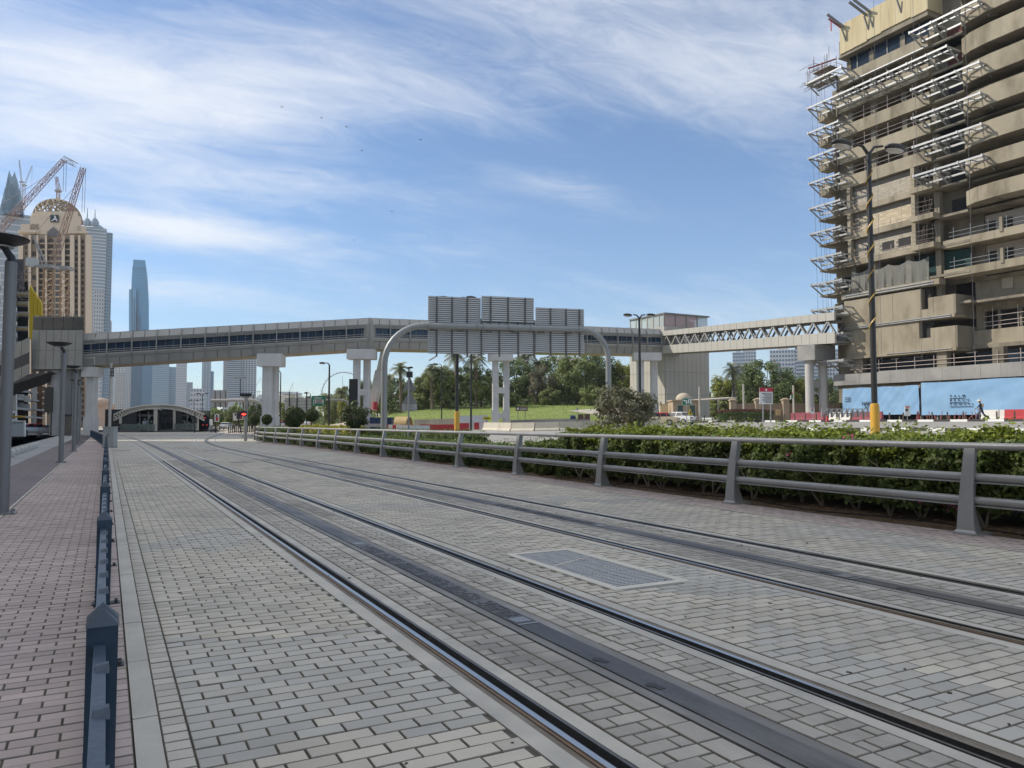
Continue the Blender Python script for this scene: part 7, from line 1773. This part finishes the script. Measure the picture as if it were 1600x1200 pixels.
m.build('scaffold', rust_st, r, kind='stuff')
for k, (y, x0, x1) in enumerate(((612, 10, 60), (625, 26, 61), (640, 26, 69), (652, 26, 69), (664, 28, 64))):
    m = MB(); m.prism([at(x0, y - 4 + k * .3, 126), at(x1, y, 132), at(x1, y + 2.2, 132), at(x0, y - 1 + k * .3, 126)], RD(60) * 7); m.build('floor_slab', grey_c, r)
for k, (x0, x1, y0, y1) in enumerate(((10, 25, 605, 642), (28, 38, 616, 625), (38, 47, 618, 628), (28, 37, 629, 640), (37, 47, 631, 642), (50, 58, 592, 625), (50, 58, 630, 640), (50, 57, 645, 662), (12, 24, 645, 655))): slab_px('wall_panel', x0, x1, y0, y1, M('panel_white_grey', (.46, .48, .48), .7), .4, 127.5 + k * .35)
for k in range(3): x0 = 45.5 + k * 6.6; m = MB(); yt = (446, 456, 466)[k]; m.prism([at(x0, 530 if k == 0 else 493, 124), at(x0 + 6, 530 if k == 0 else 493, 124), at(x0 + 6, yt + 9, 124), at(x0 + 2, yt, 124), at(x0, yt + 7, 124)], FW * .4); m.build('yellow_screen', M('screen_yellow', (.55, .40, .02), .6, var=.08, stretch=(1, 1, .2), scale=3), r)
slab_px('copper_bay', 57, 66, 590, 690, M('scaff_brown', (.20, .12, .07), .8, var=.35, scale=2.5), 3, 134); slab_px('canopy', 9, 40, 649.5, 652, M('board_yellow', (.45, .28, .04), .7), 4, 118)
# ---- tower cranes
cr_y = M('crane_orange', (.36, .21, .10), .6, var=.15); cr_g = M('crane_grey', (.32, .30, .28), .6, var=.1)
def crane(label, pmast, D, ytop, ybot, jib=None, cw=None, aframe=None, w=1.9, jm=None, extra=None):
    r = thing('tower_crane', label, 'crane', base(pmast, D, 0)); a, b = at(pmast, ybot, D), at(pmast, ytop, D)
    m = MB(); m.lattice(vz(b, a.z), b, w, w * .9, .13, up=(0, 1, 0)); m.build('mast', cr_y, r)
    m = MB(); m.box(b + Vector((0, 0, .4)), (w * 1.7, w * 1.5, .8), rz=-YAW); m.build('slew_ring', cr_g, r)
    if cw: m = MB(); p, q = at(cw[0], cw[1], D), at(cw[2], cw[3], D); m.beam(p, q, 1.6, 2.0); m.build('counterweight', M('cw_pale', (.5, .5, .48), .7), r); m = MB(); m.beam(at(cw[0], cw[3] + 3, D), at(pmast + 6, ytop + 1, D), 1.4, .4); m.build('machinery_deck', cr_g, r)
    if aframe: m = MB(); m.beam(at(pmast, ytop, D), at(*aframe, D), .3, .3); m.beam(at(pmast - 8, ytop, D), at(*aframe, D), .25, .25); m.build('a_frame', cr_g, r)
    if jib:
        p, q = at(*jib[0], D), at(*jib[1], D); m = MB(); m.lattice(p, q, 1.3, 1.5, .09, up=FW, w2=.8); m.build('jib', jm or M('jib_red_grey', (.34, .20, .15), .6, var=.1), r)
        if aframe: m = MB(); m.tube([at(*aframe, D), p.lerp(q, .85)], .05, 4); m.build('pendant', dkpole, r)
        m = MB(); m.tube([q, vz(q, at(0, jib[2], D).z)], .045, 4); m.tube([q + RT * .6, vz(q + RT * .6, at(0, jib[2], D).z)], .045, 4); m.build('hoist_rope', dkpole, r)
    return r
crane('luffing crane with orange mast in front of the domed tower', 76, 185, 420, 500, ((84, 410), (130, 262), 333), (43, 410, 58, 410), (52, 368))
crane('second orange crane mast right of the counterweighted one', 101.5, 195, 422, 500, None, None, None, w=1.8)
r = crane('crane whose long red jib reaches in from the left edge', -22, 180, 392, 660, ((-12, 372), (100, 250), 300), None, (-30, 340)); 
m = MB(); m.lattice(at(100, 248, 180), at(118, 257, 180), 1.0, 1.0, .08, up=FW); m.build('jib_head', cr_g, r)
crane('distant crane behind the lattice dome', 91, 320, 300, 330, ((92, 300), (88, 276), 285), None, None, w=1.2); 
crane('slim distant crane beside the stepped blue tower', 34, 800, 285, 330, ((34, 285), (30, 250), 262), None, None, w=2.2, jm=cr_g); crane('slim distant crane second beside the stepped blue tower', 38, 800, 290, 330, ((38, 290), (50, 259), 300), None, None, w=2.2, jm=cr_g)
crane('tiny crane far right of the white pier', 455, 1500, 622, 650, ((452, 612), (458, 598), 610), None, None, w=4, jm=cr_g); crane('tiny pair of cranes left of the white pier', 404, 1500, 612, 650, ((398, 606), (408, 590), 604), None, None, w=4, jm=cr_g)

# ================================================================ FAR BUILDINGS
def tower(label, px0, px1, ytop, D, wall, win, rows=None, cols=None, yaw=0.0, depth=None, style='grid', name='far_tower', steps=(), wf=.55, hf=.5, ybot=668):
    w = (px1 - px0) / 1200 * D; c = base((px0 + px1) / 2, D, 0); H_ = at(0, ytop, D).z; dp = depth or w * .8
    r = thing(name, label, 'tower', c, 'towers on the skyline'); rz = -YAW - math.atan(((px0 + px1) / 2 - 800) / 1200) + yaw
    U_ = Vector((math.cos(rz), math.sin(rz), 0)); Vn = Vector((-math.sin(rz), math.cos(rz), 0))
    def bx_(u0, u1, v0, v1, z0_, z1_, m): q = c + U_ * (u0 + u1) / 2 + Vn * ((v0 + v1) / 2); m.box((q.x, q.y, (z0_ + z1_) / 2), (u1 - u0, v1 - v0, z1_ - z0_), rz=rz)
    m = MB(); bx_(-w / 2, w / 2, 0, dp, -1, H_, m); m.build('wall', wall, r)
    for (a, b, zt_) in steps: m = MB(); bx_(-w / 2 + a * w, -w / 2 + b * w, dp * .15, dp * .85, H_ + .01, at(0, zt_, D).z, m); m.build('crown_block', wall, r)
    fl = rows or max(6, int(H_ / 7)); cl = cols or max(3, int(w / 6)); m = MB()
    for i in range(fl):
        z = H_ * (i + .3) / fl; h = H_ / fl
        if style == 'bands': bx_(-w / 2 - .25, w / 2 + .25, -.3, dp + .3, z, z + h * hf, m)
        elif style == 'glass': bx_(-w / 2 - .06, w / 2 + .06, -.08, dp + .08, z, z + h * .12, m)
        else:
            for j in range(cl):
                u = -w / 2 + w * (j + .5) / cl; q = w / cl * wf / 2; bx_(u - q, u + q, -.15, .0, z, z + h * hf, m)
            for j in range(max(2, cl // 2)):
                v = dp * (j + .5) / max(2, cl // 2); q = dp / max(2, cl // 2) * wf / 2; bx_(w / 2, w / 2 + .15, v - q, v + q, z, z + h * hf, m)
    m.build('windows', win, r, kind='stuff')
    return r, c, U_, Vn, w, H_, dp
fw = lambda n, c: M(n, c, .7, var=.05, scale=.03); gls = lambda n, c: M(n, c, .25, metal=.1, var=.12, scale=.03, stretch=(1, 1, .2))
wht = fw('far_white', (.50, .50, .50)); wht2 = fw('far_cream', (.46, .43, .38)); grey_f = fw('far_grey', (.30, .33, .36)); blu = gls('far_blue_glass', (.10, .20, .30)); blu2 = gls('far_deep_glass', (.05, .10, .16)); blu3 = gls('far_pale_glass', (.20, .29, .36)); wnd = fw('far_window', (.10, .15, .20)); wnd2 = fw('far_window_pale', (.22, .28, .34)); slabw = fw('far_slab', (.55, .56, .57))
# stepped blue tower at the left edge
rr_, c, U_, Vn, w, H_, dp = tower('grey-blue tower with stepped spiky crown at the left edge', -4, 50, 331, 640, grey_f, slabw, rows=30, style='bands', hf=.2)
for k, (a, b, yt) in enumerate(((.02, .78, 318), (.10, .74, 300), (.18, .66, 284), (.22, .60, 274))):
    m = MB(); D = 640; m.prism([at(-4 + 54 * a, 335, D), at(-4 + 54 * b, 335, D), at(-4 + 54 * (b - .04), yt + 6, D), at(-4 + 54 * (b - .1), yt - 6, D), at(-4 + 54 * (b - .18), yt + 3, D), at(-4 + 54 * (a + .2), yt + 3, D), at(-4 + 54 * (a + .12), yt - 8, D), at(-4 + 54 * (a + .06), yt + 5, D)], RD(30) * (20 - 4 * k)); m.build('crown_step', blu3, rr_)
# beige hotel tower with lattice dome
D = 265; sand = M('hotel_sand', (.58, .46, .34), .8, var=.05, scale=.1); sand2 = M('hotel_sand_light', (.65, .53, .40), .8, var=.05, scale=.1); hwin = M('hotel_window', (.13, .12, .11), .3, var=.2)
r = thing('domed_tower', 'beige hotel tower topped by an openwork lattice dome', 'tower', base(86, D, 0))
HR = RD(148)
def blk(name, x0, x1, y0, y1, mat, d0=0, dep=20): m = MB(); m.prism([at(x0, y1, D) + HR * d0, at(x1, y1, D) + HR * d0, at(x1, y0, D) + HR * d0, at(x0, y0, D) + HR * d0], HR * dep); return m.build(name, mat, r)
blk('wall', 27, 144, 363, 668, sand, 4, 26)
for x0, x1, y0, y1 in ((31, 60, 347, 363), (46, 126, 335, 363), (120, 134, 350, 363)): blk('crown_block', x0, x1, y0, y1, sand2, 3, 24)
blk('drum', 53, 121, 326, 336, sand2, 4, 24)
for x0, x1 in ((28, 35.5), (44, 48), (56.5, 59.5), (70, 73), (96, 101), (109, 116), (122, 125.5), (133.5, 143.5)): blk('pilaster', x0, x1, 366, 668, sand2, 1.2, 2.75)
blk('cornice', 27, 60, 357, 361, sand2, 2.2, 1.7); blk('cornice', 100, 138, 358.5, 362, sand2, 2.2, 1.7)
wm_cache = {}
def hwindow(x0, x1, y0, y1, d0=3.72, arch=False):
    m = MB(); pts = [(x0, y1), (x1, y1), (x1, y0), (x0, y0)]
    if arch: xm = (x0 + x1) / 2; pts = [(x0, y1), (x1, y1), (x1, y0 + 3), (x1 - .8, y0 + 1), (xm, y0 - 1), (x0 + .8, y0 + 1), (x0, y0 + 3)]
    m.prism([at(*q, D) + HR * d0 for q in pts], HR * .26); w_ = m.build('window', hwin, r)
    return w_
for k in range(32):
    y = 371 + k * 9.35
    if y > 660: break
    for x0, x1 in ((38, 41), (117.2, 120.6), (127, 130.8)): hwindow(x0, x1, y, y + 5.6)
    if k % 2 == 0:
        for x0, x1 in ((49.5, 55.8),): hwindow(x0, x1, y, y + 7)
for k in range(30):
    y = 370 + k * 9.35
    if y > 662: break
    for x0, x1 in ((60.5, 69), (74, 83), (86, 95.4), (101.5, 108.5)):
        hwindow(x0, x1, y, y + 6.8, arch=(k == 0)); m = MB(); m.prism([at(x0 - .4, y + 8.3, D) + HR * 2.6, at(x1 + .4, y + 8.3, D) + HR * 2.6, at(x1 + .4, y + 6.9, D) + HR * 2.6, at(x0 - .4, y + 6.9, D) + HR * 2.6], HR * 1.1); m.build('balcony', sand2, r)
m = MB(); m.prism([at(*q, D) + HR * 2.6 for q in ((73, 367), (92, 367), (92, 359), (89, 358), (87, 355), (84, 354), (82.5, 351), (81, 354), (78, 355), (76, 358), (73, 359))], HR * .3); m.build('great_arch', hwin, r)
m = MB(); m.prism([at(*q, D) + HR * 2.4 for q in ((78, 344.5), (91, 344.5), (91, 333), (78, 333))], HR * .5); lg = m.build('logo_panel', M('logo_navy', (.02, .035, .05), .5), r)
m = MB(); [m.beam(at(*a, D) + HR * 2.25, at(*b, D) + HR * 2.25, .28, .1, up=HR) for a, b in (((84.5, 334.3), (88.8, 343.3)), ((85.0, 335), (86.6, 337.2)), ((80, 343), (83.6, 340.3)), ((83.6, 340.3), (87.3, 340.5)), ((83.6, 340.3), (85.2, 337.2)))]; m.build('logo_letter', white_paint, r)
dc = at(87, 327, D) + HR * 15; R_ = 33.5 / 1200 * (D + 10); rh = R_ * .92; m = MB()
for k in range(18):
    for sg in (1, -1):
        pts = [];
        for i in range(13):
            ph = (math.pi / 2 - .12) * i / 12; th = 2 * math.pi * k / 18 + sg * i * .115 + .1 * math.sin(i * 1.0); pts.append(dc + Vector((R_ * math.cos(ph) * math.cos(th), R_ * math.cos(ph) * math.sin(th), rh * math.sin(ph))))
        m.tube(pts, .26, 5)
m.lathe(dc, [(R_ + .5, -.6), (R_ + .5, .5), (R_ - .6, .5), (R_ - .6, -.6)], 32); m.lathe(dc + Vector((0, 0, rh - .6)), [(1.4, -.4), (1.2, .6), (.2, 1.4)], 12); m.build('lattice_dome', M('dome_bronze', (.30, .235, .15), .7, var=.08), r, smooth='auto')
# blue-grey twin tower with cupolas
rr_, c, U_, Vn, w, H_, dp = tower('blue-grey tower with domed roof and spires right of the beige tower', 127, 157, 352, 520, fw('far_bluegrey', (.27, .34, .40)), slabw, rows=60, style='bands', hf=.35)
tower('pale tower flank beside the domed blue-grey tower', 156, 168, 360, 525, fw('far_bluegrey', (.27, .34, .40)), wnd, rows=60, cols=4, wf=.4)
tower('lower white wing in front of the domed blue-grey tower', 143, 157, 452, 500, wht, wnd, rows=34, cols=4, wf=.35)
D = 522; q = at(150, 361, D) + RD(152) * 12; m = MB(); m.ball(q, 15 / 1200 * D, 16, 8, (1, 1, 1.15)); m.build('dome', fw('far_bluegrey', (.27, .34, .40)), rr_, smooth=True)
for px, y0, y1, rdd in ((136, 340, 325, .9), (148, 340, 327, .5)): a = at(px, 352, D); m = MB(); m.lathe(a, [(2.6, 0), (2.6, (352 - y0) / 1200 * D * .4), (1.6, (352 - y0) / 1200 * D * .8), (.35, (352 - y0) / 1200 * D), (.2, (352 - y1) / 1200 * D)], 12); m.build('spire', fw('far_bluegrey', (.27, .34, .40)), rr_)
# very tall slim glass tower
D = 1150; r = thing('glass_skyscraper', 'slim very tall blue glass tower with slanted top', 'tower', base(217, D, 0), 'towers on the skyline'); pts = [(205, 640), (233.5, 640), (232.5, 470), (230.5, 436), (226.8, 406.5), (208.5, 405.5), (206, 430), (205, 455)]
m = MB(); m.prism([at(x, y, D) for x, y in pts], RD(225) * 24); m.build('shaft', gls('slim_glass', (.08, .27, .46)), r)
m = MB(); m.prism([at(x, y, D - 4) for x, y in ((201.3, 640), (213, 640), (212.5, 452), (201.5, 452))], RD(207) * 16); m.build('lower_fin', gls('slim_fin', (.13, .32, .48)), r)
m = MB(); [m.prism([at(x, 640, D - 5), at(x + 1.0, 640, D - 5), at(x + .6, 452 + 14 * k, D - 5), at(x, 452 + 14 * k, D - 5)], FW * 3) for k, x in enumerate((205.5, 209, 212, 214.5))]; m.build('dark_fin', blu2, r)
m = MB(); [m.beam(at(213, y, D - .5), at(232.5, y, D - .5), .6, .5) for y in range(425, 640, 5)]; m.beam(at(206.5, 419, D - .7), at(229, 419.5, D - .7), 1, 1.6); m.build('floor_lines', gls('slim_line', (.10, .24, .34)), r, kind='stuff')
for a_ in [('white banded tower left of the slender mast', 152, 170, 500, 900, wht, blu2, 60, 5, .35, 'grid'), ('white tower with dark window column behind the mast', 174, 196, 560, 950, wht, wnd, 30, 5, .4, 'grid'), ('lower cream tower in front of the mast', 181, 193, 582, 880, wht2, wnd, 26, 4, .4, 'grid'), ('white striped tower left of the deep blue slab', 195, 203, 540, 930, wht, wnd, 40, 3, .5, 'grid'),
           ('deep blue glass slab tower', 203, 220, 520, 1000, blu2, blu3, 40, 5, .1, 'grid'), ('bright blue glass tower beside the deep blue slab', 220, 237, 540, 1060, blu, blu3, 30, 4, .4, 'glass'), ('broad pale glass tower with stepped shoulders', 238, 262, 565, 1000, blu3, slabw, 34, 4, .5, 'glass'), ('pale glass tower right of the broad one', 259, 275, 573, 1020, blu3, slabw, 30, 4, .4, 'glass'),
           ('grey ribbed tower with flat top', 275, 290, 560, 900, grey_f, slabw, 40, 4, .3, 'bands'), ('low grey block beside the ribbed tower', 288, 300, 597, 950, grey_f, wnd2, 14, 4, .5, 'grid'), ('white palace-like block with tall arched windows', 298, 319, 607, 820, wht, wnd, 8, 5, .5, 'grid'), ('tall twin-striped tower right of the palace-like block', 315, 328, 540, 1000, wnd2, wht, 44, 3, .5, 'grid'), ('blue tower flank right of the twin-striped tower', 327, 333, 580, 1010, blu, slabw, 30, 2, .5, 'glass'),
           ('pale hotel slab left of the balconied one', 348, 356, 520, 690, wht, wnd2, 30, 2, .3, 'grid'), ('hotel tower with curved white balconies', 354, 375, 520, 680, wht, wnd, 44, 3, .3, 'bands'), ('hotel tower with square windows under the footbridge', 374, 399, 520, 690, wht, blu2, 44, 6, .6, 'grid')]:
    tower(a_[0], a_[1], a_[2], a_[3], a_[4], a_[5], a_[6], rows=a_[7], cols=a_[8], wf=a_[9], style=a_[10])
for a_ in [('white apartment tower with terraces right of the dark round tree', 1205, 1245, 546, 430, wht, blu, 18, 9, .6, 'grid'), ('white striped office block left of the link pier', 1246, 1283, 541, 420, wht, wnd, 22, 1, .9, 'bands'), ('apartment block between the link pier columns', 1284, 1310, 545, 440, wht, blu, 20, 6, .6, 'grid'), ('pale blue block behind the palm by lift tower', 1146, 1164, 550, 520, fw('far_paleblue', (.42, .47, .52)), wnd, 22, 8, .6, 'grid'), ('distant block over the dark round tree', 1162, 1182, 543, 540, wht, blu, 22, 5, .6, 'grid')]:
    tower(a_[0], a_[1], a_[2], a_[3], a_[4], a_[5], a_[6], rows=a_[7], cols=a_[8], wf=a_[9], style=a_[10], steps=((.3, .7, a_[3] - 5),))
D = 420; r = thing('mall_block', 'low beige block with a small dome behind the tram stop', 'building', base(165, D, 0)); 
for x0, x1, y0, y1 in ((150, 180, 632, 650), (146, 172, 627, 634)): m = MB(); m.prism([at(x0, y1 + 18, D), at(x1, y1 + 18, D), at(x1, y0, D), at(x0, y0, D)], RD(170) * 20); m.build('wall', M('mall_beige', (.42, .30, .22), .8), r); D += .5
m = MB(); m.ball(at(160, 629, D), 3.0, 14, 8, (1.6, 1, .8)); m.build('dome', M('mall_beige', (.42, .30, .22), .8), r, smooth=True)
D = 640; r = thing('port_hall', 'long white hall with orange base and canopy roof on the horizon', 'building', base(430, D))
for x0, x1, y0, y1, mt in ((350, 412, 622, 640, wht), (352, 392, 632, 640, fw('far_orange', (.55, .36, .22))), (434, 458, 617, 645, fw('far_warm', (.62, .56, .46))), (436, 457, 612, 616, wht)): m = MB(); m.prism([at(x0, y1, D), at(x1, y1, D), at(x1, y0, D), at(x0, y0, D)], FW * 30); m.build('hall', mt, r); D += 1
m = MB(); m.prism([at(*q, D) for q in ((392, 632), (412, 632), (412, 616), (405, 617), (396, 624))], FW * 30); m.build('canopy_roof', wht, r)
D = 2300; r = thing('observation_wheel', 'giant thin observation wheel rim rising on the horizon', 'ferris wheel', base(537, D)); c = at(537, 616, D); R_ = 34 / 1200 * D; m = MB(); n = 60
m.tube([c + RT * R_ * math.cos(2 * math.pi * k / n) + Vector((0, 0, R_ * math.sin(2 * math.pi * k / n))) for k in range(n + 1)], 1.5, 5, False); m.build('rim', grey_f, r)
m = MB(); [m.ball(c + RT * (R_ + 2.4) * math.cos(2 * math.pi * k / 40) + Vector((0, 0, (R_ + 2.4) * math.sin(2 * math.pi * k / 40))), 2.2, 6, 4) for k in range(40)]; m.build('capsules', grey_f, r, kind='stuff')
for s in (-1, 1): m = MB(); m.tube([c, c + RT * s * 40 + Vector((0, 0, -c.z + 2))], 2.5, 6); m.build('leg', grey_f, r)
for i, (px, y0, y1) in enumerate(((535, 587, 660), (656, 586, 612))):
    q = base(px, 1600); m = MB(); m.lathe(q, [(1.0, 0), (.5, at(px, y0, 1600).z - q.z)], 6); tag(m.build('radio_mast', grey_f), ['thin mast in front of the observation wheel', 'thin mast above the grass bank trees'][i], 'mast')
# far line of trees and low ground cover under the bridge
rng = np.random.default_rng(91); n = 9000; px = rng.uniform(325, 600, n); D_ = rng.uniform(190, 260, n); P = np.zeros((n, 3)); 
rr2 = (px - 800) / 1200 * D_; P[:, 0] = RT.x * rr2 + FW.x * D_; P[:, 1] = RT.y * rr2 + FW.y * D_; P[:, 2] = rng.random(n) ** .7 * (4.2 + 1.6 * np.sin(px * .21) + 1.1 * np.sin(px * .53)) + .8
tag(leaf_obj('far_wood', P, np.tile([-.4, -.7, .4], (n, 1)), rng.uniform(.5, 1.1, n), tree_d, None, rng), 'distant dark tree belt below the footbridge', 'trees', kind='stuff')
# birds
for i, (px, py) in enumerate(((440, 167), (502, 184), (541, 198), (657, 218), (565, 235), (612, 330), (553, 375))):
    c = at(px, py, 120); m = MB(); d = RT
    m.add([c - d * .35 + Vector((0, 0, .12)), c - d * .15 + Vector((0, 0, .02)) + FW * .1, c + Vector((0, 0, -.03)) + FW * .18, c + d * .15 + Vector((0, 0, .02)) + FW * .1, c + d * .35 + Vector((0, 0, .12)), c + d * .15 - FW * .06 + Vector((0, 0, .0)), c - FW * .16, c - d * .15 - FW * .06], [(0, 1, 7), (1, 2, 6, 7), (2, 3, 5, 6), (3, 4, 5)])
    tag(m.build('bird', black_paint), ['bird farthest left in the sky', 'bird second from the left in the sky', 'bird third from the left in the upper row', 'bird farthest right in the sky', 'bird in the middle of the flock', 'bird right of the long low cloud', 'lowest bird in the sky'][i], 'bird', 'birds in the sky')

# ================================================================ HAZE
hm = bpy.data.materials.new('haze'); hm.use_nodes = True; nt = hm.node_tree; nt.nodes.clear()
vo = nt.nodes.new('ShaderNodeVolumePrincipled'); vo.inputs['Color'].default_value = (.80, .88, .97, 1); vo.inputs['Density'].default_value = HAZE; vo.inputs['Anisotropy'].default_value = .0
mo = nt.nodes.new('ShaderNodeOutputMaterial'); nt.links.new(vo.outputs[0], mo.inputs['Volume'])
m = MB(); m.bx(-2600, 2600, -300, 2700, -2, 300); o = m.build('haze', hm); o['kind'] = 'stuff'; tag(o, 'thin pale haze in the air over the whole scene', 'haze')
